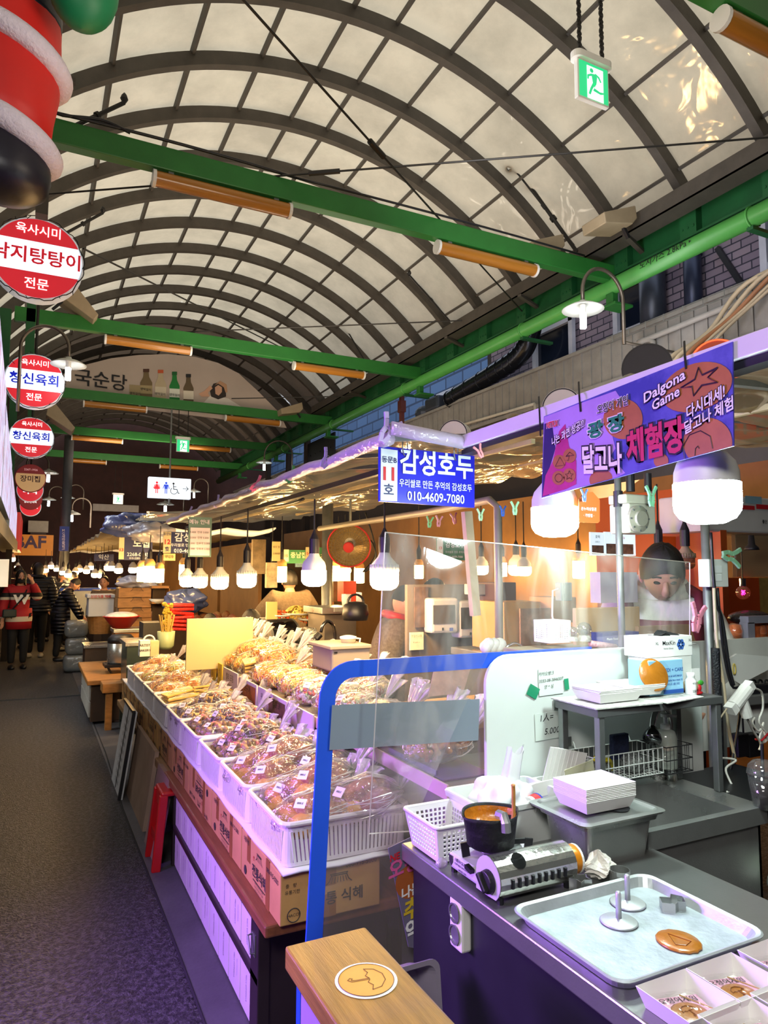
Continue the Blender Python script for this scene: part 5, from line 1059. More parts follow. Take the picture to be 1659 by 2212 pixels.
for k in range(9):
    o = V((1.385, 1.497, .927 + k * .0042)); lab = 'white paper trays nested in a stack on the steel lid' if k < 8 else 'topmost white paper tray of the stack on the steel lid'
    if k == 0: st = paper_tray(o, .15, .105, .032, .012, lab, 'stacked white paper trays')
    else: dup(st, o, rnd(-.01, .01), lab)
# ---------------------------------------------------------------- baking tray, presses, cutters, candy
ALU = mat('frosted_aluminium', 'C4CACC', .42, .5, .14, 9, .1, 90, gloss_var=.1); DUST = mat('sugar_dusted_aluminium', 'AEB8BE', .55, .45, .22, 14, .15, 80)
t = thing('baking_tray', 'large aluminium baking tray dusted with sugar on the counter', 'tray', (1.16, 1.14, CT)); n = 24; vs = []
for w_, d_, z in ((.375, .295, .8015), (.392, .312, .82), (.408, .328, .821), (.410, .330, .8235), (.404, .324, .826), (.39, .31, .823), (.372, .292, .804)): vs += [V((1.16 + x, 1.143 + y, z)) for x, y in rrect(w_, d_, .035, 5)]
m = M(); m.add(vs, [(i * n + j, i * n + (j + 1) % n, (i + 1) * n + (j + 1) % n, (i + 1) * n + j) for i in range(6) for j in range(n)] + [tuple(range(n - 1, -1, -1))]); m.build('rim', ALU, t)
m = M(); m.add(vs[6 * n:], [tuple(range(n))]); m.build('dusted_bottom', DUST, t)
def press(c, label):
    t = thing('candy_press', label, 'press', c, 0, 'candy presses on the tray'); m = M(); m.lathe([(0, .0), (.038, .0), (.04, .002), (.037, .0045), (.012, .006), (.007, .009)], 28, c); m.build('plate', ALU, t, smooth=True)
    m = M(); m.lathe([(.0062, .006), (.006, .06), (.004, .0635), (0, .064)], 14, c); m.build('handle', ALU, t, smooth=True)
press(atZ(1337, 1992, .805), 'flat round candy press on the tray, nearer one'); press(atZ(1356, 1952, .805), 'flat round candy press on the tray, farther one behind the first')
def cutter(pts, c, h, label, name='cookie_cutter'):
    m = M(); n = len(pts); c = V(c); m.add([c + V((x, y, z)) for z in (0, h) for x, y in pts], [(i, (i + 1) % n, n + (i + 1) % n, n + i) for i in range(n)]); tag(m.build(name, STEEL, solid=.0012), label, 'cutter', 'steel candy cutters')
starp = [((.027 if i % 2 == 0 else .015) * math.cos(PI * i / 5 + .3), (.027 if i % 2 == 0 else .015) * math.sin(PI * i / 5 + .3)) for i in range(10)]
cutter([(-.032, -.004), (-.012, -.022), (.004, -.016), (.018, -.024), (.034, -.002), (.02, .018), (.004, .006), (-.014, .02)], atZ(1450, 1962, .805), .02, 'bent steel cutter lying on the sugared tray')
cutter(starp, (1.185, 1.335, CT), .034, 'steel star cutter standing beside the gas can'); cutter(circ(.024, 24), (1.30, 1.325, CT), .036, 'round steel cutter standing behind the tray by the tissue')
m = M(); m.box((1.125, 1.315, CT + .004), (.05, .022, .006), V((.95, .3, 0)).normalized()); tag(m.build('steel_offcut', STEEL), 'flat folded steel piece between the stove and the tray', 'steel piece')
def candy(c, r, sh, label, group=None):
    t = thing('sugar_candy', label, 'candy', c, rnd(0, 3), group); m = M(); n = 30; vs = []
    for q, z in ((1, 0), (1.02, .002), (.96, .0045), (.5, .004), (.01, .004)): vs += [V((r * q * math.cos(2 * PI * i / n) * (1 + .04 * math.sin(3 * i)), r * q * math.sin(2 * PI * i / n) * .93, z)) for i in range(n)]
    m.add(vs, [(i * n + j, i * n + (j + 1) % n, (i + 1) * n + (j + 1) % n, (i + 1) * n + j) for i in range(4) for j in range(n)]); m.build('disc', mat('dalgona_brown', 'B4701E', .3, 0, .12, 20, .15, 90, coat=.5), t, smooth=True, world=False)
    m = M(); m.tube([V((x * r, y * r, .0045)) for x, y in sh], .0012, 5, closed=True); m.build('pressed_outline', mat('dark_caramel', '8A4E10', .3), t, world=False); return t
heart = [(.5 * math.sin(a) ** 3, .42 * math.cos(a) - .16 * math.cos(2 * a) - .06 * math.cos(3 * a)) for a in [2 * PI * i / 24 for i in range(24)]]
umb = [(-.5, .05), (-.42, .32), (-.15, .5), (.15, .5), (.42, .32), (.5, .05), (.3, .12), (.15, .02), (.02, .1), (.02, -.4), (-.08, -.5), (-.16, -.42), (-.12, -.36), (-.06, -.4), (-.03, -.34), (-.03, .1), (-.16, .02), (-.3, .12)]
candy(atZ(1466, 2035, .805), .045, [(.6, 0), (-.25, .45), (-.5, .1), (-.35, -.4)], 'single amber candy disc lying on the sugared tray')
t = thing('crumpled_tissue', 'crumpled white tissue on the counter behind the tray', 'tissue', (1.285, 1.365, CT)); c0 = V((1.275, 1.37, CT + .03))
m = M(); m.grid(lambda u, v: c0 + V((.036 * math.sin(PI * v) * math.cos(2 * PI * u) * (1 + .35 * math.sin(5 * 2 * PI * u + 6 * v) + .25 * math.sin(31 * v)), .03 * math.sin(PI * v) * math.sin(2 * PI * u) * (1 + .35 * math.sin(4 * 2 * PI * u + 5 * v)), (.5 - v) * .06 + .012 * math.sin(8 * PI * u) * (1 - v))), 30, 14); m.build('tissue', mat('tissue_paper', 'EDE8E0', .9, 0, .06, 20), t)
# served candies in paper trays, bottom right
PINK = mat('pink_printed_card', 'E2A8C4', .5, 0, .05, 20)
sv = None
corners = [((1383, 2137), 'nearest to the counter edge'), ((1492, 2098), 'second from the counter edge'), ((1603, 2058), 'third from the counter edge, behind'), ((1518, 2200), 'at the very bottom of the counter, left'), ((1632, 2152), 'at the right frame edge')]
for k, (px, wh) in enumerate(corners):
    p = atZ(*px, .834); o = V((p.x + .062, p.y - .045, CT + .001)); lab = 'white paper tray holding a wrapped candy, %s' % wh
    if sv is None: sv = paper_tray(o, .1, .09, .033, .011, lab, 'paper trays with wrapped candies')
    else: dup(sv, o, 0, lab)
    t = thing('wrapped_candy', 'wrapped candy with pink card in the tray %s' % wh, 'candy', o, 0, 'wrapped candies in paper trays')
    R3 = V((.9, -.25, 0)).normalized(); R4 = V((.25, .9, 0)).normalized(); b_ = o + V((0, 0, .006))
    m = M(); m.box(b_, (.085, .075, .002), R3, R4); m.build('pink_card', PINK, t)
    m = M(); m.text('오징어게임', b_ + R4 * .026 + UZ * .0022, R3, R4, .016, .01); m.build('lettering', INK, t)
    m = M(); m.ball(b_ + V((-.008, -.012, .004)), (.034, .03, .0035), 22, 6); m.build('candy_disc', mat('dalgona_brown', 'B4701E'), t, smooth=True)
    m = M(); m.tube([b_ + V((-.008 + x * .028, -.012 + y * .028, .0078)) for x, y in umb], .0007, 4, closed=True); m.build('pressed_outline', mat('dark_caramel', '8A4E10'), t)
    m = M(); m.tube([b_ + V((.015, .03, .006)), b_ + V((.04, -.04, .007))], .0012, 5); m.build('toothpick', mat('toothpick_wood', 'C9A468', .6), t)
    m = M(); m.box(b_ + UZ * .009, (.09, .08, .001), R3, R4); m.build('clear_wrap', film('wrap_sleeve', 'FFFFFF', .05, .08, .3, 30, .0), t)
# ---------------------------------------------------------------- sink, rack and what stands on it
SZ = .845
t = thing('steel_sink', 'deep stainless steel sink right of the counter', 'sink', (1.78, 1.64, 0)); m = M(); x0, x1, y0, y1 = 1.53, 2.03, 1.45, 1.835
P = lambda a, b, z: [V((a[0], a[1], z)), V((b[0], a[1], z)), V((b[0], b[1], z)), V((a[0], b[1], z))]
ou, inn, bo = P((x0, y0), (x1, y1), SZ), P((x0 + .03, y0 + .025), (x1 - .11, y1 - .06), SZ), P((x0 + .045, y0 + .04), (x1 - .125, y1 - .075), SZ - .2)
m.add(ou + inn + bo, [(i, (i + 1) % 4, 4 + (i + 1) % 4, 4 + i) for i in range(4)] + [(4 + i, 4 + (i + 1) % 4, 8 + (i + 1) % 4, 8 + i) for i in range(4)] + [(8, 9, 10, 11)])
lo = P((x0, y0), (x1, y1), SZ - .05); m.add(ou + lo, [(i, 4 + i, 4 + (i + 1) % 4, (i + 1) % 4) for i in range(4)]); m.build('basin', STEEL, t)
m = M(); m.bb((x0 + .015, y0 + .012, .42), (x1 - .02, y0 + .02, SZ - .05)); m.bb((x1 - .03, y0 + .012, .42), (x1 - .02, y1, SZ - .05)); m.build('skirt', STEEL, t)
for a, b in ((x0 + .03, y0 + .03), (x1 - .03, y0 + .03)): m = M(); m.cyl((a, b, 0), (a, b, .45), .016, 10); m.build('leg', STEELD, t)
m = M(); m.bb((x0, y1 - .008, SZ), (x1 - .1, y1, SZ + .13)); m.build('splashback', STEELD, t)
t = thing('steel_rack', 'small steel shelf rack standing behind the sink', 'rack', (1.77, 1.7, SZ)); m = M(); m.bb((1.50, 1.60, 1.125), (2.045, 1.79, 1.15)); m.build('shelf', mat('grey_steel_shelf', '6A6C6C', .35, .5, .1), t, bevel=.003)
for lx in (1.52, 2.025):
    for ly in (1.615, 1.775): m = M(); m.box((lx, ly, (SZ + 1.125) / 2 + .001), (.022, .022, 1.125 - SZ)); m.build('leg', STEELD, t, bevel=.002)
for k in range(5):
    o = V((1.62, 1.685, 1.16 + .005 * k))
    if k == 0: st2 = paper_tray(o, .15, .1, .028, .012, 'used white paper trays stacked on the rack, left', 'used trays on the rack'); st2_ = st2
    elif k < 3: dup(st2, o, rnd(-.04, .04), 'used white paper trays stacked on the rack, left')
    else: dup(st2, o + V((.12, .02, -.008)), rnd(-.1, .1), 'used white paper trays stacked on the rack, right')
m = M(); m.box((1.62, 1.69, 1.1535), (.26, .2, .004), V((1, -.05, 0)).normalized()); m.box((1.86, 1.64, 1.153), (.2, .1, .003), V((.98, .15, 0)).normalized()); tag(m.build('newspaper', mat('newsprint', 'C2C2BC', .8, 0, .4, 60)), 'sheets of newspaper spread on the rack shelf', 'newspaper')
t = thing('sugar_candy', 'large wrapped amber candy disc leaning on the blue box', 'candy', (1.81, 1.67, 1.2)); m = M(); m.lathe([(0, 0), (.052, 0), (.054, .003), (.05, .007), (0, .008)], 26, (1.80, 1.665, 1.225), (-.15, -.9, .35)); m.build('disc', mat('dalgona_brown', 'B4701E'), t, smooth=True)
m = M(); m.lathe([(0, .01), (.062, .009)], 20, (1.80, 1.662, 1.225), (-.15, -.9, .35)); m.build('clear_wrap', film('wrap_sleeve', 'FFFFFF'), t)
LB = mat('light_blue_carton', '8FC4E4', .5, 0, .03); BT = mat('blue_print', '1C4FA0', .6, 0)
t = thing('mask_box', 'light blue carton of face masks on the rack', 'box', (1.87, 1.71, 1.155)); m = M(); m.box((1.865, 1.715, 1.212), (.155, .09, .112)); m.build('carton', LB, t, bevel=.002)
m = M(); m.box((1.865, 1.715, 1.269), (.15, .085, .002)); m.build('open_flap', WHITE, t)
m = M(); o = V((1.895, 1.669, 1.235)); m.text('MEDI + CARE', o, UX, UZ, .016, .015); 
for k, s_ in enumerate(('CLEAN & SAFE MASK', 'disposable face mask 50', '마스크 3중 구조')): m.text(s_, o - UZ * (.02 + .013 * k), UX, UZ, .009, .01)
m.build('lettering', BT, t); m = M(); m.bb((1.85, 1.668, 1.16), (1.94, 1.6695, 1.172)); m.lathe([(0, 0), (.016, 0)], 18, (1.8, 1.668, 1.185), (0, -1, 0)); m.build('blue_print', BT, t)
t = thing('glove_box', 'white carton of gloves with a blue flower print on the rack', 'box', (1.94, 1.75, 1.26)); m = M(); m.box((1.925, 1.755, 1.306), (.215, .1, .068)); m.build('carton', WHITE, t, bevel=.002)
m = M(); o = V((1.955, 1.704, 1.312)); m.text('MaxKin', o + V((-.035, 0, .006)), UX, UZ, .02, .01); m.text('Nitrile Gloves', o + V((-.038, 0, -.012)), UX, UZ, .008); m.text('XL', o + V((-.09, 0, .006)), UX, UZ, .012, .01); m.text('XL', o + V((.066, 0, .012)), UX, UZ, .012, .01); m.text('100EA', o + V((.066, 0, -.006)), UX, UZ, .007); m.build('lettering', INK, t)
m = M()
for k in range(6): a = k * PI / 3; m.flat(circ(.008, 10, .011 * math.cos(a), .011 * math.sin(a)), o + V((.02, -.001, 0)), UX, UZ)
m.build('flower_print', mat('flower_blue', '3C68B8', .6), t); m = M(); m.grid(lambda u, v: V((1.9 + .1 * u, 1.72 + .06 * v, 1.342 + .014 * math.sin(7 * u + 4 * v) * math.sin(PI * u))), 10, 6); m.build('black_glove_cuff', BLACKM, t, smooth=True)
m = M(); m.box((1.925, 1.75, 1.213), (.2, .09, .116)); tag(m.build('plain_carton', mat('white_carton', 'D8DAD6', .6)), 'plain white carton behind the mask box carrying the glove box', 'box')
t = thing('pill_bottle', 'small white bottle with red print right of the blue box', 'bottle', (1.965, 1.66, 1.15)); m = M(); m.lathe([(.017, 0), (.018, .003), (.018, .05), (.012, .058), (.014, .06), (.014, .074), (0, .075)], 18, (1.965, 1.66, 1.15)); m.build('bottle', WHITE, t, smooth=True)
m = M(); m.text('케이스 5', (1.965, 1.641, 1.19), UX, UZ, .008, .01); m.text('500원', (1.965, 1.641, 1.165), UX, UZ, .012, .01); m.build('lettering', INK, t)
m = M(); m.ball((2.0, 1.69, 1.172), (.035, .025, .022), 14, 8); tag(m.build('food_pouch', film('brown_filled_pouch', 'E8DCC4', .3, .2, .8, 40, .5, 'D2BC98'), smooth=True), 'clear pouch of beige powder on the right end of the rack', 'pouch')
t = thing('fruit_card', 'small card with a strawberry and leaf at the right end of the rack', 'card', (2.02, 1.67, 1.15)); m = M(); m.box((2.025, 1.69, 1.19), (.04, .002, .08)); m.build('card', WHITE, t); m = M(); m.ball((2.015, 1.67, 1.168), (.01, .008, .013), 10, 7); m.ball((1.985, 1.655, 1.156), (.03, .012, .007), 10, 6); m.build('red_fruit', RED, t, smooth=True); m = M(); m.ball((2.025, 1.67, 1.185), (.014, .006, .009), 8, 5); m.build('green_leaf', mat('leaf_green', '3E9A34', .5), t)
# wire baskets under the rack
WIRE = mat('white_coated_wire', 'C9CCC8', .4); WIREB = mat('black_coated_wire', '1A1A1C', .4)
def wire_basket(x0, x1, y0, y1, z0, z1, c, n, label):
    t = thing('wire_basket', label, 'wire basket', ((x0 + x1) / 2, (y0 + y1) / 2, z0)); m = M()
    for z in (z0, z1, (z0 + z1) / 2): m.tube([(x0, y0, z), (x1, y0, z), (x1, y1, z), (x0, y1, z)], .002, 5, closed=True)
    for k in range(n + 1): x = x0 + (x1 - x0) * k / n; m.tube([(x, y0, z1), (x, y0, z0), (x, y1, z0), (x, y1, z1)], .0015, 4)
    for k in range(1, 5): y = y0 + (y1 - y0) * k / 5; m.tube([(x0, y, z1), (x0, y, z0), (x1, y, z0), (x1, y, z1)], .0015, 4)
    m.build('wires', c, t); m = M()
    for x in (x0 + .03, x1 - .03): m.tube([(x, y1, z1), (x, y1 + .01, z1 + .02), (x, y1 + .015, z1 + .01)], .0025, 5)
    m.build('hook', c, t)
wire_basket(1.56, 1.86, 1.69, 1.80, .905, .985, WIRE, 14, 'white wire basket of sponges hanging under the rack'); wire_basket(1.865, 1.985, 1.68, 1.79, .90, .985, WIREB, 7, 'black wire basket with the soap bottle under the rack')
m = M(); m.box((1.745, 1.765, .985), (.07, .02, .08)); tag(m.build('scouring_sponge', mat('navy_sponge', '1C2440', .95, 0, .3, 60, .6, 120), bevel=.004), 'dark blue scouring sponge in the white wire basket', 'sponge')
m = M(); m.ball((1.77, 1.73, .94), (.05, .035, .032), 18, 12); tag(m.build('steel_wool', mat('steel_wool', '9A9A98', .35, .9, .4, 80, 1.0, 160), smooth=True), 'ball of steel wool in the white wire basket', 'scrubber')
m = M(); m.ball((1.62, 1.73, .935), (.045, .035, .028), 14, 10); tag(m.build('scrubbing_net', mat('grey_scrubbing_net', '7C7A70', .5, .4, .4, 80, .9, 160), smooth=True), 'grey scrubbing net left in the white wire basket', 'scrubber')
m = M(); m.tube(smooth_path([(1.59, 1.72, .975), (1.61, 1.71, .965), (1.65, 1.72, .962), (1.68, 1.74, .945), (1.69, 1.75, .92)], 4), .008, 8); tag(m.build('yellow_strap', mat('bright_yellow', 'E0C81C', .5), smooth=True), 'bright yellow strap in the white wire basket', 'strap')
t = thing('soap_bottle', 'clear pump bottle of soap in the black wire basket', 'soap bottle', (1.925, 1.735, .905)); m = M(); m.lathe([(.034, 0), (.036, .004), (.036, .1), (.03, .12), (.014, .128)], 20, (1.925, 1.735, .903)); m.build('bottle', film('soap_bottle_plastic', 'EEF2EC', .16, .15, .1, 10, .3, 'E4EAE0'), t, smooth=True)
m = M(); m.lathe([(.016, .126), (.016, .142), (.006, .145), (.006, .165), (.014, .166), (.014, .176), (0, .178)], 14, (1.925, 1.735, .903)); m.bar((1.925, 1.735, 1.075), (1.96, 1.72, 1.072), .012, .008); m.build('pump', WHITE, t)
# tap
t = thing('swan_neck_tap', 'chrome swan neck tap with a shower head over the sink', 'tap', (1.985, 1.77, SZ)); p1, p2 = V((1.985, 1.77, .93)), V((1.985, 1.77, 1.03)); m = M()
m.tube([p1, p2] + [V((1.985 - .075 + .075 * math.cos(a), 1.77 - .03 + .03 * math.cos(a), 1.03 + .07 * math.sin(a))) for a in [PI * .9 * i / 12 for i in range(1, 13)]] + [V((1.825, 1.70, 1.035))], .011, 10); m.build('neck', CHROME, t, smooth=True)
m = M(); m.lathe([(.011, -.005), (.026, .02), (.03, .035), (.028, .045), (0, .045)], 20, (1.835, 1.705, 1.045), (-.5, -.35, -.7)); m.build('shower_head', mat('dark_chrome', '6C6E70', .15, 1, 0), t, smooth=True)
m = M(); m.cyl((1.985, 1.77, SZ), (1.985, 1.77, .94), .02, 14); m.cyl((1.94, 1.765, .925), (1.985, 1.77, .925), .016, 12); m.build('tap_body', CHROME, t, smooth=True)
m = M(); m.bar((1.985, 1.755, .955), (1.935, 1.745, .96), .02, .014); m.build('orange_lever', mat('orange_plastic', 'C8702C', .4), t, bevel=.004)
t = thing('drain_filter', 'grey plastic filter bottle with foil under the tap', 'filter', (1.96, 1.79, SZ)); m = M(); m.cyl((1.955, 1.80, SZ), (1.955, 1.80, .915), .022, 14); m.build('filter_body', mat('grey_filter', '8A8C88', .5), t, smooth=True); m = M(); m.cyl((1.955, 1.80, SZ), (1.955, 1.80, .865), .025, 10); m.build('foil', mat('crumpled_foil', 'C8C8C4', .2, 1, 0, 6, 1.0, 80), t)
# ---------------------------------------------------------------- wooden ledge with sticker, bottom middle
WL = mat('oak_ledge', '9A7434', .4, 0, .38, 3.2, .15, 26, stretch=(16, 1.1, 16), coat=.3)
t = thing('wooden_ledge', 'thick oak ledge with a round umbrella sticker, bottom middle', 'ledge', (.57, 1.1, .8)); m = M(); m.bb((.483, .3, .755), (.662, 1.415, .8)); m.build('plank', WL, t, bevel=.005)
sc_ = atZ(791, 2118, .8); m = M(); m.flat(circ(.058, 40), sc_ + UZ * .001, UX, UY); m.build('sticker_rim', WHITE, t); m = M(); m.flat(circ(.052, 40), sc_ + UZ * .0018, UX, UY); m.build('sticker_face', mat('sticker_yellow', 'D9A648', .5, 0, .06, 12), t)
u_, v_ = V((-.17, -.985, 0)), V((.985, -.17, 0)); m = M(); m.tube(arc(sc_ + UZ * .002, .0515, 0, 2 * PI, 40, UX, UY), .0006, 4); U2 = [(x * .068, y * .068) for x, y in umb]; m.strip(U2 + [U2[0]], .0016, sc_ + UZ * .0024, u_, v_); m.build('umbrella_outline', mat('sticker_brown', '7A4A22', .6, 0, 0), t)
for yy in (1.38, .6): m = M(); m.bb((.55, yy - .02, 0), (.60, yy + .02, .755)); m.build('support_post', mat('white_post', 'C9C2C9', .5), t)
m = M(); m.bb((.495, .4, .2), (.499, 1.37, .755)); m.build('lilac_banner', mat('lilac_banner_print', 'A98CC8', .6, 0, .15, 3), t); m = M(); m.flat(circ(.06, 24, 0, 0), V((.494, 1.2, .66)), NY, UZ); m.build('dark_round_print', mat('dark_plum_print', '2A1428', .6), t); m = M(); m.bb((.4935, 1.35, .2), (.4995, 1.372, .755)); m.build('blue_edge', BLU, t)
# things in the gap between ledge and counter
t = thing('grey_tub', 'grey plastic tub standing on edge between ledge and counter', 'tub', (.82, 1.5, .2)); O_ = V((.80, 1.5, .42)); m = M(); n = 24; vs = []
for w_, d_, yy in ((.22, .42, 0), (.20, .40, 0), (.16, .36, .06), (.15, .35, .06)): vs += [O_ + V((x, yy + y * .12, y)) for x, y in rrect(w_, d_, .025, 5)]
m.add(vs, [(i * n + j, i * n + (j + 1) % n, (i + 1) * n + (j + 1) % n, (i + 1) * n + j) for i in range(3) for j in range(n)] + [tuple(range(3 * n, 4 * n))]); m.build('tub', mat('dusty_grey_plastic', '8C8494', .5, 0, .1), t, solid=.004)
t = thing('folded_banner', 'narrow folded banner leaning at the counter end', 'banner', (.9, 1.77, .3)); u3, v3 = UX, V((-.12, 0, 1)).normalized(); o3 = atY(838, 1832, 1.80); m = M(); q3 = [atY(*p, 1.80) for p in ((838, 1832), (905, 1800), (905, 2050), (882, 2045))]; m.add(q3, [(0, 3, 2, 1)]); m.build('banner_cloth', mat('grey_violet_print', '6E6880', .6, 0, .1, 6), t, solid=.003)
def bt(s_, px, sz, c, sl=0): m = M(); m.text(s_, atY(*px, 1.796), V((1, 0, .2)).normalized(), UZ, sz, .03); m.build('lettering', c, t)
bt('NE', (853, 1852), .025, RED); bt('오징', (873, 1872), .055, mat('pink_print', 'D85C98', .6, 0, 0)); bt('나는', (888, 1925), .035, WHITE); bt('추', (890, 1965), .06, mat('yellow_print', 'D8B830', .6, 0, 0)); bt('억', (893, 2010), .06, WHITE); m = M(); m.flat(circ(.045, 20), atY(885, 1905, 1.798), UX, UZ); m.build('orange_disc_print', mat('orange_print', 'A85A28', .6), t)
# ---------------------------------------------------------------- stall roof
def ybox(x0, y0, x1, y1, Y, dep, m=None):
    """box whose front face covers the photo rectangle at depth Y"""
    a, b = atY(x0, y1, Y), atY(x1, y0, Y); m = m or M(); zc = (atY((x0 + x1) / 2, y1, Y).z, atY((x0 + x1) / 2, y0, Y).z); return m.bb((a.x, Y, zc[0]), (b.x, Y + dep, zc[1]))
def yrect(m, x0, y0, x1, y1, Y): a, b = atY(x0, y1, Y), atY(x1, y0, Y); z0, z1 = atY((x0 + x1) / 2, y1, Y).z, atY((x0 + x1) / 2, y0, Y).z; return m.quad((a.x, Y, z0), (b.x, Y, z0), (b.x, Y, z1), (a.x, Y, z1))
def ytext(m, s_, x, y, Y, px, bold=0.0, sx=1.0): d = (ray(x, y).y); m.text(s_, atY(x, y, Y), UX, UZ, px * Y / d / 1.0 * 1.0 if 0 else px / FPX * Y / (RW @ V((0, 0, 1))).y * .98, bold, 'CENTER', sx)
PVC = mat('lilac_white_bar', 'D6CEDC', .4, 0, .04, 5)
t = thing('stall_bar', 'long white square bar carrying the purple banner over the counter', 'bar', (1.46, 1.3, 2.05)); m = M(); m.bar((1.455, .2, 2.085), (1.475, 2.27, 2.055), .05, .05); m.build('bar', PVC, t, bevel=.003); m = M(); m.bar((1.47, .2, 2.048), (1.49, 2.27, 2.018), .05, .018); m.build('black_track', BLACK, t)
FOIL = film('canopy_film', 'F2ECE0', .5, .14, 1.0, 5, .42, 'CFC0A4', trans=1)
def canopy(x0, x1, y0, y1, zf, zb, label, ph, waves):
    t = thing('canopy', label, 'canopy', ((x0 + x1) / 2, (y0 + y1) / 2, zf)); m = M()
    def fn(a, b): return V((x0 + (x1 - x0) * a, y0 + (y1 - y0) * b, zf + (zb - zf) * a - .035 * abs(math.sin(PI * b * waves)) * (.4 + a) + .02 * math.sin(23 * a + 9 * b + ph) * math.sin(31 * b + ph) + .012 * math.sin(60 * b + 17 * a)))
    m.grid(fn, 36, int(40 * (y1 - y0))); m.build('film', FOIL, t, smooth=True)
    for k in range(waves + 1): m = M(); y = y0 + (y1 - y0) * k / waves; m.bar((x0 + .02, y, zf - .0), (x1, y, zb - .0), .025, .02); m.build('batten', GALV, t)
    for xx in (x0 + (x1 - x0) * .35, x0 + (x1 - x0) * .7): m = M(); z = zf + (zb - zf) * (xx - x0) / (x1 - x0) - .03; m.bar((xx, y0, z), (xx, y1, z), .02, .02); m.build('cross_batten', mat('pale_wood_batten', 'A89878', .6, 0, .2, 6), t)
    return t
canopy(1.16, 3.1, 2.3, 7.2, 2.05, 2.28, 'crinkled clear film canopy over the snack stall', 0, 11)
canopy(1.5, 3.4, .5, 2.22, 2.10, 2.2, 'crinkled clear film canopy over the candy counter', 3, 4)
canopy(1.0, 3.0, 7.4, 9.0, 2.15, 2.3, 'sagging film canopy over the stall with the number twelve sign', 5, 4)
HEM = film('violet_lit_hem_film', 'F0EAF4', .4, .2, .9, 20, .5, 'DCD0E8')  # lilac tint puts the violet light into the film colour
m = M(); pts = [V((1.155 + .012 * math.sin(3 * k), 2.28 + .2 * k, 2.045 + .006 * math.sin(1.7 * k))) for k in range(25)]; m.tube(smooth_path(pts, 3), .026, 9); tag(m.build('rolled_hem', HEM, smooth=True), 'rolled film hem along the front edge of the stall canopy', 'film')
m = M(); a, b = atY(845, 925, 2.25), atY(1003, 957, 2.25); m.cyl(a, b + V((.02, 0, 0)), .026, 14); tag(m.build('canopy_rail', HEM, smooth=True), 'steel rail wrapped in film above the blue number eleven sign', 'rail')
m = M(); m.bb((1.31, 2.4, 1.975), (1.335, 7.0, 2.0)); tag(m.build('lamp_track', BLACK), 'black lamp track under the canopy holding the bulb row', 'track')
m = M(); m.tube(sag(atY(560, 1093, 5.0), atY(655, 1078, 4.0), .02), .01, 6); tag(m.build('track_cable', BLACK, smooth=True), 'thick black cable sagging beside the lamp track', 'cable')
# clothes pegs
def peg(c, s, col, label, tilt=0.0, group='clothes pegs on the stall roof', ax=None):
    t = thing('clothes_peg', label, 'clothes peg', c, 0, group); pm_ = mat('peg_' + col, col, .4, 0, .05); q = Matrix.Rotation(tilt, 3, 'Y'); c = V(c)
    for k in (-1, 1):
        m = M(); P = [V((k * .35 * s, 0, .5 * s)), V((k * .22 * s, 0, .3 * s)), V((k * .1 * s, 0, .05 * s)), V((k * .14 * s, 0, -.2 * s)), V((k * .05 * s, 0, -.5 * s))]
        for a, b in zip(P, P[1:]): m.bar(c + q @ a, c + q @ b, .16 * s, .1 * s, UY)
        m.build('prong', pm_, t, bevel=.02 * s)
    m = M(); m.tube(arc(c + q @ V((0, 0, .08 * s)), .12 * s, 0, 2 * PI, 10, q @ UX, q @ UZ), .02 * s, 5); m.build('spring', GALV, t)
for (x, y, Y, s, col, tl_, lab) in ((838, 928, 2.26, .11, 'B9A6D8', .5, 'big lilac peg at the canopy corner above the blue sign'), (706, 992, 2.85, .09, 'A796D2', .5, 'lilac peg on the canopy hem, next after the corner'), (632, 1028, 3.4, .09, '3F8A52', .7, 'dark green peg on the canopy hem'), (556, 1048, 3.95, .1, 'D8648C', .9, 'pink peg on the canopy hem'),
        (472, 1085, 5.0, .09, 'A796D2', .6, 'lilac peg on the far canopy hem'), (410, 1108, 6.2, .1, '9A8AD0', .9, 'tangled violet peg at the far canopy end'),
        (928, 1128, 2.7, .05, '8CCB82', .1, 'small green peg on the grey pipe, left of the pink pair'), (948, 1126, 2.7, .05, 'E0949C', .1, 'pink peg on the grey pipe, left of the pink pair'), (981, 1120, 2.7, .05, 'E0949C', -.2, 'pink peg on the grey pipe, right of the pink pair'),
        (1038, 1112, 2.4, .05, '9CC8A0', 0, 'pale green peg at the end of the grey pipe'), (1086, 1104, 2.4, .045, '2C5AB4', 0, 'blue peg by the pipe corner'), (1112, 1098, 2.3, .055, '8CC89A', 0, 'pale green peg right of the blue one'),
        (1036, 975, 2.1, .05, 'D88A90', -.5, 'pink peg under the white bar'), (1407, 1072, 1.85, .075, '86D0A4', 0, 'mint green peg on the gas meter'), (1262, 1070, 1.7, .04, '6A86D0', 0, 'blue peg above the orange tag'), (1478, 1020, 1.5, .05, '7CC89C', 1.3, 'green peg under the banner'),
        (1506, 1335, 1.75, .1, 'E08AA0', .25, 'big pink peg on the film beside the pole'), (1580, 1202, 1.8, .1, '8EC29A', 1.7, 'long green peg clamped on the switch box')):
    peg(atY(x, y, Y), s, col, lab, tl_)
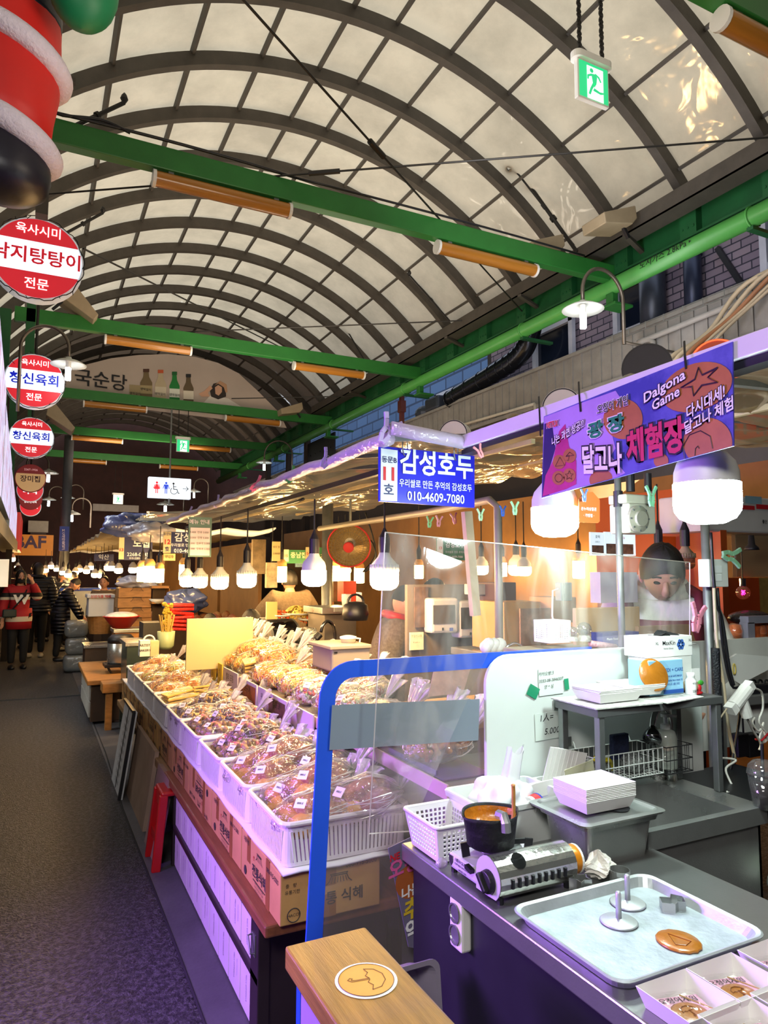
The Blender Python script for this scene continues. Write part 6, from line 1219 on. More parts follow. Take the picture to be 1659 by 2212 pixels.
# ---------------------------------------------------------------- number eleven sign
SB = mat('royal_blue_board', '1F22C4', .35, 0, .04, 4); SWB = mat('sign_white_board', 'DDE6F4', .4, 0, .02); SRD = mat('sign_red_figures', 'C4202C', .5, 0, 0); SNV = mat('sign_navy_letters', '23265C', .5, 0, 0)
Y = 2.34; t = thing('stall_sign', 'blue stall sign number eleven hanging on two wire rings', 'sign', atY(922, 1083, Y)); m = M(); c4 = [atY(*p, Y) for p in ((820, 1083), (1025, 1097), (1025, 985), (820, 963))]
m.add(c4 + [p + V((0, .012, 0)) for p in c4], [(0, 1, 2, 3), (7, 6, 5, 4), (0, 4, 5, 1), (1, 5, 6, 2), (2, 6, 7, 3), (3, 7, 4, 0)]); m.build('board', SB, t)
m = M(); m.add([atY(*p, Y - .002) for p in ((822, 1081), (858, 1083), (859, 973), (823, 968))], [(0, 1, 2, 3)]); m.build('white_panel', SWB, t)
def s11(s_, x, y, px, mt, bold=0, sx=1): m = M(); m.text(s_, atY(x, y, Y - .004), V((1, 0, -.012)).normalized(), UZ, px * .00207, bold, 'CENTER', sx); m.build('lettering', mt, t)
s11('감성호두', 945, 1007, 50, SWB, .025, .88); s11('우리쌀로 만든 추억의 감성호두', 943, 1050, 16, SWB, .012, .78); s11('010-4609-7080', 943, 1076, 24, SWB, .012, .85); s11('동문B', 841, 994, 13, SNV, .02); s11('11', 840, 1025, 34, SRD, .03); s11('호', 840, 1060, 24, SNV, .02)
m = M()
for x in (875, 985): m.tube(arc(atY(x, 965 + (x - 875) * .1, Y), .035, 0, 2 * PI, 14, V((.6, .6, 0)).normalized(), UZ), .0025, 5)
m.build('wire_ring', STEELD, t)
# ---------------------------------------------------------------- purple banner
def noise_print(name, c1, c2, sc): return mat(name, c1, .4, 0, 0, sc, col2=c2)
BB = noise_print('blue_violet_print', '3E3F9C', '5A58B8', 9); BX = 1.428
def bp(x, y, d=0.0): return atX(1160 + x * .26522, 730 + y * .26522, BX - d)
t = thing('candy_banner', 'purple printed banner for the candy game tied to the white bar', 'banner', bp(800, 900)); L4 = [(38, 1305), (1600, 880), (1592, 30), (55, 640)]
m = M(); A_ = [bp(*p) for p in L4]; m.add(A_ + [p + V((.004, 0, 0)) for p in A_], [(0, 1, 2, 3), (7, 6, 5, 4), (0, 4, 5, 1), (1, 5, 6, 2), (2, 6, 7, 3), (3, 7, 4, 0)]); m.build('cloth', BB, t)
def clipq(pts):
    Q = [(42, 1300), (1597, 878), (1589, 36), (58, 642)]
    for k in range(4):
        (ax, ay), (bx_, by2) = Q[k], Q[(k + 1) % 4]; f = lambda p: (bx_ - ax) * (p[1] - ay) - (by2 - ay) * (p[0] - ax); out = []
        for p, r_ in zip(pts, pts[1:] + pts[:1]):
            fp, fr = -f(p), -f(r_)
            if fp >= 0: out.append(p)
            if fp * fr < 0: w_ = fp / (fp - fr); out.append((p[0] + (r_[0] - p[0]) * w_, p[1] + (r_[1] - p[1]) * w_))
        pts = out
    return pts
def bpoly(pts, c, name, d): pts = clipq(pts); m = M(); m.add([bp(x, y, d) for x, y in pts], [tuple(range(len(pts)))]); return m.build(name, c, t)
LP = mat('lilac_print', 'A884D0', .4, 0, .1, 6); OD = mat('caramel_print', 'A8643C', .4, 0, .14, 14)
bpoly([(40, 1300), (55, 645), (330, 540), (640, 430), (700, 520), (590, 700), (640, 900), (600, 960), (720, 1100), (640, 1140)], LP, 'lilac_print_area', .001)
bpoly([(40, 1295), (50, 1000), (60, 700), (120, 680), (150, 900), (90, 1100), (100, 1280)], mat('dark_violet_print', '2C2060', .4, 0, .2, 10), 'dark_print_area', .0015)
bpoly([(45, 1290), (70, 1120), (130, 1000), (180, 760), (230, 700), (260, 880), (320, 1000), (320, 1190), (240, 1230)], mat('magenta_print', 'B4307C', .4, 0, .2, 9), 'pink_print_area', .002)
def bell(cx_, cy_, rx_, ry_, tl_, d, name='candy_print', c=None, n=32): bpoly([(cx_ + rx_ * math.cos(a) * math.cos(tl_) - ry_ * math.sin(a) * math.sin(tl_), cy_ + rx_ * math.cos(a) * math.sin(tl_) + ry_ * math.sin(a) * math.cos(tl_)) for a in [2 * PI * i / n for i in range(n)]], c or OD, name, d)
bell(700, 660, 160, 165, 0, .0016); bell(1390, 850, 200, 200, 0, .0018); bell(1300, 400, 300, 190, -.35, .002); bell(520, 1150, 95, 80, -.3, .0016); bell(1010, 1000, 60, 60, 0, .0014)
for x, y in ((180, 1010), (265, 960), (175, 1140), (262, 1120)): bell(x, y, 52, 58, 0, .003)
def bline(pts, wd, c, d, name): m = M(); P_ = [bp(x, y, d) for x, y in pts]; m.tube(P_, wd, 4); return m.build(name, c, t)
DKP = mat('dark_plum_line', '3A1C40', .5, 0, 0); st_ = [(1470, 240), (1390, 320), (1470, 360), (1340, 385), (1275, 470), (1262, 395), (1170, 405), (1285, 335), (1315, 240), (1345, 300), (1470, 240)]
bline(st_, .0022, DKP, .004, 'star_outline'); bline([(1200, 985), (1190, 880), (1240, 790), (1330, 755), (1410, 800), (1430, 900)], .0012, DKP, .003, 'ring_outline'); bline([(1320, 900), (1310, 880), (1290, 900), (1285, 960)], .0012, DKP, .003, 'handle_outline')
bline([(185, 970), (225, 1035), (150, 1045), (185, 970)], .0008, DKP, .0045, 'triangle_outline'); bline([(175 + 30 * math.cos(a), 1140 + 34 * math.sin(a)) for a in [2 * PI * i / 14 for i in range(15)]], .0008, DKP, .0045, 'circle_outline')
bline([(262 + (34 if i % 2 == 0 else 15) * math.sin(a), 1120 - (40 if i % 2 == 0 else 17) * math.cos(a)) for i, a in [(i, PI * i / 5) for i in range(11)]], .0008, DKP, .0045, 'small_star_outline'); bline([(235, 965), (265, 930), (300, 955), (235, 965), (262, 955), (255, 1000), (242, 995)], .0008, DKP, .0045, 'umbrella_outline')
KB = mat('black_print', '120C18', .5, 0, 0); WP = mat('white_print', 'E6DCF0', .5, 0, 0); GP = mat('green_print', '0E7A58', .5, 0, 0); MP = mat('crimson_print', 'C02858', .5, 0, 0); NR = mat('red_print', 'D01C30', .5, 0, 0)
def btx(s_, x, y, hp, wp, sl, c, out=None, bold=.02, ob=.05):
    """lettering hp high and wp wide in the units of the banner outline, rising with slope sl"""
    u = V((0, -1, (sl - .4) * .73)).normalized(); q = M(); q.text(s_, (0, 0, 0), UX, UZ, 1, bold); xs, zs = [p.x for p in q.v], [p.z for p in q.v]; sz = hp / 3100 / (max(zs) - min(zs)); sx = wp / 2260 / (max(xs) - min(xs)) / sz; o = -UZ * (max(zs) + min(zs)) / 2 * sz
    if out: m = M(); m.text(s_, bp(x, y, .006) + o, u, UZ, sz, bold + ob, 'CENTER', sx); ol = m.build('lettering', out, t)
    m = M(); m.text(s_, bp(x, y, .0072) + o, u, UZ, sz, bold, 'CENTER', sx); m.build('lettering_face', c, ol if out else t)
for a_ in (('NETFLIX', 122, 703, 58, 122, .35, NR, WP, .03), ('나는 과연 성공??', 245, 772, 90, 330, .72, WP, KB), ('오징어 게임', 612, 545, 88, 265, .45, KB, WP, .01), ('광 장', 555, 722, 150, 320, .44, GP, WP, .04), ('달고나', 520, 985, 265, 350, .25, WP, KB, .03), ('체험장', 955, 835, 285, 430, .45, MP, KB, .04), ('Dalgona', 1030, 408, 110, 310, .74, WP, KB), ('Game', 1045, 492, 84, 205, .74, WP, KB), ('다시대세!', 1368, 522, 105, 255, .8, WP, KB), ('달고나 체험', 1392, 632, 105, 320, .76, WP, KB)): btx(*a_)
m = M()
for (x, y, z) in ((15, 590, 800), (340, 470, 600), (1200, 140, 250)): m.tube([bp(x, y - 110, -.03), bp(x + 5, y, .004), bp(x + 15, z, .004)], .003, 5)
m.build('cable_tie', BLACK, t)
# ---------------------------------------------------------------- dome camera, round signs behind the bar
t = thing('dome_camera', 'white dome security camera behind the banner', 'security camera', atY(1150, 950, 2.6)); c = atY(1148, 944, 2.6); m = M(); m.lathe([(.06, 0), (.062, .02), (.055, .045), (0, .05)], 22, c); m.bar(c + V((-.14, 0, .035)), c + V((.02, 0, .035)), .1, .035); m.build('housing', WHITEP, t, smooth=False); m = M(); m.lathe([(.055, 0), (.05, -.025), (.03, -.046), (0, -.052)], 22, c); m.build('dome', mat('mirror_dome', '2A2438', .06, .9, .5, 8), t, smooth=True)
def drum(px, Y, r, c, label, dep=.08, glowm=None): p = atY(*px, Y); t = thing('round_shop_sign', label, 'sign', p); m = M(); m.lathe([(0, 0), (r, 0), (r, dep), (0, dep)], 32, p, V((-.8, -.6, 0))); m.build('drum', c, t); m = M(); m.lathe([(r * .98, dep + .002), (r * .92, dep + .002)], 32, p, V((-.8, -.6, 0)), cap=False); m.build('rim_band', glowm or BLACK, t); return t
drum((1218, 885), 3.6, .13, WHITEP, 'white round sign drum behind the white bar'); drum((988, 945), 3.8, .1, WHITEP, 'smaller white round sign drum behind the blue sign'); t = drum((1548, 790), 3.0, .16, mat('orange_sign_face', 'E0501C', .4, 0, .03), 'orange round shop sign behind the right end of the banner', .06, glow('orange_red_neon', 'FF5A2A', 1.5))
drum((1400, 800), 3.3, .16, mat('charcoal_sign_face', '26242A', .5), 'charcoal round sign behind the top of the banner')
# ---------------------------------------------------------------- poles, pipe frame, meter
def pole(a, b, r, label, c=GALV): m = M(); m.cyl(a, b, r, 14); tag(m.build('steel_pole', c, smooth=True), label, 'pole')
pole((2.36, 1.9, 0), (2.36, 1.9, 2.1), .017, 'grey steel pole standing behind the right end of the sink'); p = atY(1338, 1180, 1.95); pole((p.x, 1.95, .85), (p.x, 1.95, 2.1), .013, 'thin steel pole left of the seller'); m = M(); m.cyl((p.x, 1.95, 1.8), (p.x, 1.95, 1.86), .018, 12); tag(m.build('pole_clamp', BLACK), 'black clamp around the thin pole', 'clamp')
a, b, c, d = atX(690, 1142, 2.0), atX(920, 1107, 2.0), atX(1058, 1080, 2.0), atX(1075, 1095, 2.0); m = M(); m.tube([a, b, c, d, V((d.x, d.y, .9))], .02, 12); tag(m.build('pipe_frame', mat('beige_grey_pipe', '8E887C', .45, .2, .1), smooth=True), 'beige grey pipe frame bending down behind the clear sheet', 'pipe')
p = atY(707, 1200, 5.9); pole((p.x, 5.9, 0), (p.x, 5.9, 2.2), .05, 'thick worn steel post left of the heater dish'); a, b = atY(1008, 1105, 2.6), atY(1027, 1330, 2.6); m = M(); m.bar(a, b, .03, .04); tag(m.build('wooden_post', mat('cream_timber', 'B8A68C', .6, 0, .15, 5)), 'tilted cream timber post behind the clear sheet', 'post')
t = thing('gas_meter', 'pale gas meter with round dial hanging over the seller', 'gas meter', atY(1385, 1110, 1.9)); MT = mat('pale_meter_paint', 'B8B4A4', .5, 0, .1, 8); m = M(); ybox(1352, 1068, 1412, 1088, 1.9, .09, m); ybox(1360, 1088, 1416, 1152, 1.9, .1, m); m.build('body', MT, t, bevel=.006); c = atY(1376, 1121, 1.89); m = M(); m.lathe([(.05, 0), (.05, .012), (.03, .018), (.028, .026), (0, .026)], 24, c, (0, -1, 0)); m.build('dial_housing', mat('meter_casting', '9C988A', .45, .3, .1), t)
for k in range(8): m = M(); a = k * PI / 4; m.cyl(c + V((.044 * math.cos(a), -.012, .044 * math.sin(a))), c + V((.044 * math.cos(a), -.017, .044 * math.sin(a))), .004, 6); m.build('bolt', STEELD, t)
m = M(); a = atY(1362, 1062, 1.93); m.cyl(a, a + UZ * .07, .016, 10); a = atY(1400, 1062, 1.93); m.cyl(a, a + UZ * .07, .014, 10); m.build('pipe_stub', BLACK, t)
t = thing('shop_tag', 'orange hanging tag with white Korean lettering', 'sign', atY(1272, 1130, 1.72)); m = M(); m.add([atY(*p, 1.72) for p in ((1250, 1128), (1291, 1130), (1295, 1126), (1295, 1080), (1280, 1063), (1262, 1063), (1250, 1078))], [tuple(range(7))]); m.build('tag_card', mat('orange_card', 'D8682C', .5, 0, .04), t, solid=.003); m = M(); ytext(m, '온누리상품권', 1272, 1100, 1.716, 9.5, .02); ytext(m, '· 가맹점 ·', 1272, 1114, 1.716, 9.5, .02); m.build('lettering', WHITE, t)
t = thing('switch_box', 'white double light switch box on the pole', 'switch', atY(1558, 1240, 1.85)); m = M(); ybox(1533, 1208, 1572, 1268, 1.84, .05, m); m.build('housing', WHITEP, t, bevel=.003); m = M(); ybox(1539, 1222, 1560, 1238, 1.837, .004, m); m.build('rocker', WHITE, t, bevel=.002); m = M(); ybox(1539, 1240, 1560, 1256, 1.837, .004, m); m.build('rocker', WHITE, t, bevel=.002)
# ---------------------------------------------------------------- heater dish
c = V((2.36, 5.4, 1.78)); ax = V((-.45, -.85, -.25)).normalized(); t = thing('heater_dish', 'round heater dish with red rim and red centre hung under the canopy', 'heater', c); m = M(); m.lathe([(.02, -.09), (.06, -.085), (.12, -.055), (.165, -.015), (.178, .012)], 36, c, ax, cap=False); m.build('reflector', mat('brass_reflector', 'D8BC80', .25, .7, .25, 60, .4, 90), t, smooth=True)
q = V((0, 0, 1)).rotation_difference(ax); m = M(); m.tube([c + q @ V((.18 * math.cos(2 * PI * i / 36), .18 * math.sin(2 * PI * i / 36), .012)) for i in range(36)], .007, 6, closed=True); m.build('red_rim', RED, t, smooth=True); m = M()
for k in range(40): a = 2 * PI * k / 40; m.tube([c + q @ V((.18 * math.cos(a), .18 * math.sin(a), .012)), c + q @ V((.1 * math.cos(a), .1 * math.sin(a), .05)), c + q @ V((.045 * math.cos(a), .045 * math.sin(a), .062))], .0012, 4)
for r in (.12, .15): m.tube([c + q @ V((r * math.cos(2 * PI * i / 30), r * math.sin(2 * PI * i / 30), .042 - (r - .1) * .45)) for i in range(30)], .0014, 4, closed=True)
m.build('wire_guard', GALV, t); m = M(); m.lathe([(.045, .06), (.045, .075), (.04, .082), (0, .083)], 24, c, ax); m.build('red_centre', RED, t); m = M(); m.lathe([(.03, -.08), (.028, .06)], 16, c, ax); m.build('heating_rod', STEELD, t); m = M(); m.ball(c - ax * .12, (.06, .06, .06), 14, 10); m.build('motor_housing', WHITEP, t, smooth=True); m = M(); m.tube(smooth_path([c - ax * .12 + V((.05, 0, 0)), c + V((.25, .1, .05)), c + V((.3, .1, -.12)), c + V((.2, .15, -.22)), c + V((.32, .15, -.05)), c + V((.22, .15, .3))], 5), .008, 6); m.build('cable', BLACK, t, smooth=True); m = M(); m.cyl(c - ax * .12, c - ax * .12 + UZ * .4, .012, 8); m.build('hanger', GALV, t)
# ---------------------------------------------------------------- flat signs and cards hanging in the stalls
def hang(px, Y, face, label, texts=(), name='stall_sign', cat='sign', panel=None, dep=.01, group=None):
    x0, y0, x1, y1 = px; t = thing(name, label, cat, atY((x0 + x1) / 2, y1, Y), 0, group); m = ybox(x0, y0, x1, y1, Y, dep); m.build('board', face, t)
    if panel: m = M(); yrect(m, *panel[0], Y - .004); m.build('side_panel', panel[1], t)
    for (s_, x, y, pxh, mt, bold) in texts: m = M(); ytext(m, s_, x, y, Y - .009, pxh, bold); m.build('lettering', mt, t)
    return t
NVB = mat('navy_board', '20285C', .45, 0, .06); CRM = mat('cream_card', 'E0CFA0', .6, 0, .06); GRB = mat('green_board', '1C6A40', .5, 0, .06); YCD = mat('pale_yellow_card', 'DCC480', .6, 0, .06)
hang((352, 1149, 412, 1195), 6.4, NVB, 'navy stall sign number twelve half hidden by the grey green menu', (('감성', 396, 1162, 18, SWB, .03), ('우리쌀로 만든', 392, 1178, 7, SWB, .01), ('010-46', 392, 1190, 10, SWB, .02), ('12', 361, 1171, 13, SRD, .02), ('동문B', 361, 1154, 6, SNV, .01), ('호', 361, 1187, 10, SNV, .02)), panel=((352, 1149, 370, 1195), CRM))
hang((406, 1117, 458, 1203), 5.6, mat('grey_green_board', '5C7A74', .5, 0, .06), 'grey green menu board hanging over the far snacks', (('메뉴 안내', 431, 1128, 10, WP, .01), ('호두 5.000  만쥬 3.000', 425, 1150, 5, INK, 0), ('약과 3.000  강정 5.000', 425, 1162, 5, INK, 0), ('전병 5.000  김부각 5.000', 425, 1174, 5, INK, 0), ('젤리 3.000  무화과 5.000', 425, 1186, 5, INK, 0)), panel=((410, 1140, 454, 1200), LIL), name='menu_board')
hang((258, 1160, 330, 1210), 8.6, NVB, 'navy stall sign with a phone number at the far stall corner', (('도집', 306, 1175, 17, SWB, .03), ('2268-0245', 298, 1198, 9, SWB, .01), ('010-2281-4657', 298, 1206, 5, SWB, 0), ('13', 262, 1188, 8, SRD, .02)), panel=((256, 1160, 269, 1208), CRM))
hang((614, 1188, 662, 1217), 7.2, GRB, 'green stall sign with number fifteen deep in the stalls', (('충남집', 645, 1200, 13, CRM, .02), ('15', 618, 1201, 8, SRD, .02)), panel=((613, 1187, 624, 1213), CRM)); hang((660, 1182, 703, 1218), 6.6, GRB, 'green stall sign with number fourteen beside the largest bulb', (('호점', 692, 1204, 13, CRM, .02), ('14', 666, 1196, 9, SRD, .02)), panel=((660, 1182, 673, 1212), CRM))
hang((944, 1163, 1006, 1210), 4.2, GRB, 'green stall sign number thirteen seen through the clear sheet', (('감성호두', 983, 1178, 14, SWB, .02), ('우리쌀로 만든 추억의', 983, 1193, 6, SWB, .0), ('010-4609-7080', 983, 1203, 7, SWB, .01), ('13', 951, 1184, 9, SRD, .02)), panel=((944, 1163, 957, 1206), SWB))
hang((588, 1170, 606, 1212), 5.2, YCD, 'pale yellow hanging price tag left of the largest bulb', (('새우 맛', 597, 1182, 5, INK, 0), ('5.000원', 597, 1196, 5, INK, 0)), name='price_tag', cat='tag'); hang((353, 1196, 379, 1211), 6.38, YCD, 'pale yellow tag under the number twelve sign', (('영업중', 366, 1203, 6, INK, .01),), name='price_tag', cat='tag')
# ---------------------------------------------------------------- back shelves seen through the clear sheet
WARMW = mat('warm_back_panelling', '8A6234', .6, 0, .22, 2.5)
m = M(); m.bb((4.3, 2.6, 0), (4.36, 13, 2.3)); struct(m.build('wall_right_4', WARMW))
m = M(); m.bb((3.35, 2.6, 0), (3.4, 3.55, 2.05)); struct(m.build('wall_right_5', mat('orange_stall_panel', 'B4501C', .5, 0, .08, 3)))
def bxx(px, Y, dep, c, name, label, cat, bevel=.004, rest=None, group=None):
    m = ybox(*px, Y, dep); o = m.build(name, c, None, bevel=bevel); return tag(o, label, cat, group)
def cupboard(px, Y, dep, c, label, name='work_counter', top=None):
    x0, y0, x1, y1 = px; a, b = atY(x0, y1, Y), atY(x1, y0, Y); t = thing(name, label, 'counter', ((a.x + b.x) / 2, Y + dep / 2, 0)); m = M(); m.bb((a.x, Y, b.z - .04), (b.x, Y + dep, b.z)); m.build('worktop', top or STEEL, t, bevel=.004); m = M(); m.bb((a.x + .02, Y + .02, 0), (b.x - .02, Y + dep - .02, b.z - .04)); m.build('body', c, t); return b.z
# steel stove blocks behind the blue panel
t = thing('steel_cooker', 'tall steel cooker block behind the clear divider', 'cooker', (1.75, 2.75, 0)); m = M(); m.bb((1.42, 2.45, 0), (2.2, 2.92, .92)); m.build('body', STEELD, t, bevel=.006); m = M(); m.bb((1.415, 2.43, .92), (2.22, 2.94, .95)); m.build('worktop', STEEL, t, bevel=.004); m = M(); m.bb((1.45, 2.5, .95), (2.18, 2.9, .962)); m.build('wooden_board', mat('light_wood_strip', 'A88858', .6, 0, .2, 4), t)
t = thing('steel_box', 'low steel box beside the cooker, right behind the divider', 'box', (1.65, 2.15, 0)); m = M(); m.bb((1.42, 2.0, 0), (1.66, 2.4, .80)); m.build('body', STEELD, t, bevel=.006); m = M(); m.bb((1.415, 1.98, .80), (1.67, 2.42, .83)); m.build('lid', STEEL, t, bevel=.004)
t = thing('printed_poster', 'pinkish printed sheet standing behind the clear divider', 'poster', atY(975, 1500, 2.35)); m = M(); c = [atY(*p, 2.45) for p in ((925, 1505), (1000, 1497), (1020, 1430), (940, 1432))]; m.add(c, [(0, 1, 2, 3)]); m.build('sheet', mat('pinkish_print', 'B48A80', .6, 0, .3, 18), t, solid=.003)
LG = mat('light_grey_unit', 'C2BCB4', .45, 0, .05)
for i, (px, lab) in enumerate((((933, 1292, 991, 1368), 'left of two grey breaker boxes with smoked windows'), ((993, 1297, 1057, 1378), 'right of two grey breaker boxes with smoked windows'))):
    Y = 3.42; x0, y0, x1, y1 = px; t = thing('breaker_box', lab, 'breaker box', atY((x0 + x1) / 2, y1, Y), 0, 'breaker boxes behind the clear sheet'); m = ybox(*px, Y, .1); m.build('case', LG, t, bevel=.015); m = M(); yrect(m, x0 + 3, y0 + 15, x1 - 8, y1 - 20, Y - .003); m.build('smoked_window', mat('smoked_window', '3A322A', .12, 0, .3, 3), t); m = M(); yrect(m, x0 + 22, y1 - 12, x0 + 26, y1 - 6, Y - .003); m.build('label_print', INK, t); m = M(); yrect(m, x0 + 38, y1 - 12, x0 + 46, y1 - 5, Y - .003); m.build('blue_label', BLUE, t)
a, b = atY(880, 1400, 3.52), atY(1064, 1262, 3.52); m = M(); m.bb((a.x, 3.52, 0), (b.x, 3.55, b.z)); tag(m.build('grey_back_panel', mat('taupe_panel', '6A5C50', .6, 0, .15, 3)), 'taupe panel carrying the two breaker boxes', 'panel')
hang((896, 1268, 925, 1355), 3.5, mat('dark_portrait_print', '5A4438', .5, 0, .5, 20), 'tall photo poster with a white border left of the breaker boxes', (), 'photo_poster', 'poster'); hang((886, 1366, 915, 1404), 3.5, mat('cream_certificate', 'D8D8B4', .6, 0, .05), 'framed cream certificate under the photo poster', (('영업신고증', 900, 1374, 6, INK, 0), ('제 2019-11', 900, 1388, 4, INK, 0)), 'certificate', 'certificate')
cupboard((1075, 1404, 1260, 1430), 2.97, .45, STEELD, 'steel table carrying the brown cartons behind the sheet'); bxx((1090, 1300, 1180, 1405), 3.0, .3, CARD, 'large_carton', 'large brown carton behind the clear sheet', 'box'); hang((1125, 1314, 1195, 1392), 2.92, mat('sepia_photo_print', '8A6450', .4, 0, .45, 16), 'framed sepia photo leaning on the brown carton', (), 'framed_photo', 'photo'); bxx((1195, 1290, 1245, 1345), 2.9, .2, CARD, 'small_carton', 'small brown carton behind the white pen basket', 'box')
bxx((1072, 1258, 1115, 1400), 3.2, .2, mat('plum_cabinet', '4A2C30', .5, 0, .1), 'plum_cabinet', 'dark plum cabinet behind the pipe frame', 'cabinet')
GWS = mat('grey_wood_shelf', '8A7C66', .6, 0, .2, 4); cupboard((1160, 1395, 1400, 1412), 1.99, .2, GWS, 'grey wooden cupboard with a shelf top behind the white board', 'wooden_cupboard', GWS)
a, b = atY(1188, 1390, 2.03), atY(1232, 1340, 2.03); t = thing('pen_basket', 'small white basket with square holes on the wooden shelf', 'basket', ((a.x + b.x) / 2, 2.08, a.z)); zz = (a.z, b.z); T5 = [V((a.x, 2.03, zz[1])), V((b.x, 2.03, zz[1])), V((b.x, 2.12, zz[1])), V((a.x, 2.12, zz[1]))]; B5 = [V((p.x * .98 + .02 * (a.x + b.x) / 2, p.y, zz[0])) for p in T5]; m = M()
for i in range(4): j = (i + 1) % 4; perf_wall(m, T5[i], T5[j], B5[j], B5[i], 7, 8)
m.build('basket_wall', PB, t, solid=.002)
for i, (x, y, r, c) in enumerate(((1237, 1366, .021, '7A2A24'), (1262, 1360, .028, '4A4438'))):
    p = atY(x, y, 2.03); t = thing('snow_globe', ('smaller glass snow globe with red figure on the shelf', 'larger glass snow globe on the shelf')[i], 'snow globe', p - UZ * r, 0, 'snow globes on the shelf'); m = M(); m.ball(p, r, 20, 14); m.build('glass_globe', film('globe_glass', 'E8E8E8', .3, .04, 0, 5, .06, 'C8C8C0'), t, smooth=True); m = M(); m.ball(p - UZ * r * .3, r * .5, 10, 8); m.build('figure', mat('globe_' + c, c, .6, 0, .4, 60), t, smooth=True); m = M(); m.lathe([(r * .95, -r * 1.5), (r * .9, -r * 1.1), (r * .7, -r * .75), (0, -r * .7)], 18, p); m.build('base', mat('globe_base', 'A8A098', .5, 0, .4, 60), t)
hang((1298, 1236, 1376, 1302), 2.2, mat('lilac_grey_case', 'A89CAC', .5, 0, .06), 'lilac grey drawer case behind the thin pole', (), 'drawer_case', 'case', dep=.06); bxx((1245, 1312, 1382, 1396), 2.13, .02, mat('tan_card_sheet', 'A88660', .7, 0, .08), 'cardboard_sheet', 'tan cardboard sheet standing behind the snow globes', 'cardboard'); bxx((1380, 1350, 1520, 1400), 2.08, .02, mat('brown_card_sheet', '8E6A4A', .7, 0, .1), 'cardboard_sheet', 'brown cardboard front below the seller', 'cardboard')
t = thing('wrap_carton', 'blue and violet carton of plastic wrap lying on the shelf', 'box', atY(1345, 1395, 2.02)); m = ybox(1302, 1366, 1380, 1396, 2.02, .06); m.build('carton', mat('dark_blue_carton', '2A2E7C', .45, 0, .12, 8), t); m = M(); ytext(m, 'Plastic Food Wrap', 1330, 1380, 2.015, 8, .01); m.build('lettering', WHITE, t); p = atY(1412, 1386, 2.03); m = M(); m.ball(p, (.03, .03, .022), 12, 8); tag(m.build('blue_tape_lump', BLUE, smooth=True), 'lump of blue tape on the shelf below the seller', 'tape'); m = M(); m.tube([atY(1275, 1390, 2.01), atY(1330, 1398, 2.01)], .012, 8); tag(m.build('film_roll', mat('red_white_roll', 'C09090', .5, 0, .4, 80), smooth=True), 'pale red printed roll lying before the wrap carton', 'roll')
m = M(); m.tube(smooth_path([atY(1090, 1405, 2.2), atY(1098, 1395, 2.2), atY(1112, 1390, 2.2), atY(1126, 1396, 2.2), atY(1138, 1412, 2.2)], 4), .006, 8); tag(m.build('steel_bow', CHROME, smooth=True), 'curved steel handle rising over the divider edge', 'handle')
bxx((1028, 1262, 1060, 1285), 3.3, .12, mat('cream_heater', 'C8C4B4', .4, 0, .05), 'tissue_box', 'cream box on top of the breaker panel', 'box'); m = M(); 
for k in range(6): p = atY(1050 + 6 * k, 1398 - (k % 2) * 6, 2.6); m.ball(p, (.03, .03, .03), 8, 6)
tag(m.build('white_cable_coil', WHITEP, smooth=True), 'bundle of white plug ends behind the divider', 'cable')
t = thing('power_socket', 'grey socket with plug behind the drawer case', 'socket', atY(1228, 1270, 2.5)); m = ybox(1212, 1258, 1236, 1298, 2.45, .04); m.build('socket_box', mat('grey_socket', '6E7670', .5), t, bevel=.004); m = M(); m.tube([atY(1206, 1272, 2.4), atY(1194, 1276, 2.4), atY(1193, 1330, 2.4), atY(1196, 1345, 2.4)], .004, 6); m.build('cable', WHITEP, t)
# menu panels and posters behind the seller
MB = glow('lit_menu_panel', 'CFE2EC', .75)
hang((1276, 1150, 1306, 1200), 3.0, MB, 'lit menu poster with photos, left half', (('호떡', 1291, 1160, 9, INK, .01), ('꽈배기', 1291, 1171, 6, INK, 0)), 'menu_poster', 'poster', panel=((1279, 1178, 1304, 1197), mat('food_photo_print', '7A5A48', .5, 0, .6, 30))); hang((1307, 1150, 1372, 1200), 3.0, MB, 'lit menu poster with photos, right half', (('분식 메뉴', 1340, 1162, 9, NR, .01),), 'menu_poster', 'poster', panel=((1310, 1175, 1368, 1197), mat('food_photo_print', '7A5A48')))
ORW = mat('orange_shop_panel', 'D8601C', .5, 0, .05); hang((1424, 1160, 1522, 1302), 2.9, ORW, 'orange shop panel with bowls of food behind the seller', (('2호', 1436, 1192, 15, NR, .02),), 'food_poster', 'poster'); hang((1494, 1155, 1522, 1212), 2.85, mat('deep_green_poster', '1E6A30', .5, 0, .05), 'green poster on the orange shop panel', (('QR pay', 1510, 1203, 5, CRM, 0),), 'green_poster', 'poster')
for i, (x, y, r) in enumerate(((1465, 1250, 30), (1508, 1240, 9), (1515, 1258, 16))):
    p = atY(x, y, 2.82); k = r * .0019; t = thing('food_photo', ('large round noodle bowl print on the orange panel', 'tiny bowl print on the orange panel', 'dark bowl print at the right of the orange panel')[i], 'poster', p); m = M(); m.lathe([(0, 0), (k, 0)], 24, p, (0, -1, 0)); m.build('bowl_print', mat('bowl_print_%d' % i, ('B89060', '5A3420', '6A2C1C')[i], .5, 0, .2), t); m = M(); m.lathe([(0, .003), (k * .7, .003)], 20, p, (0, -1, 0)); m.build('food_print', mat('food_print', 'A8543C', .5, 0, .5, 60), t)
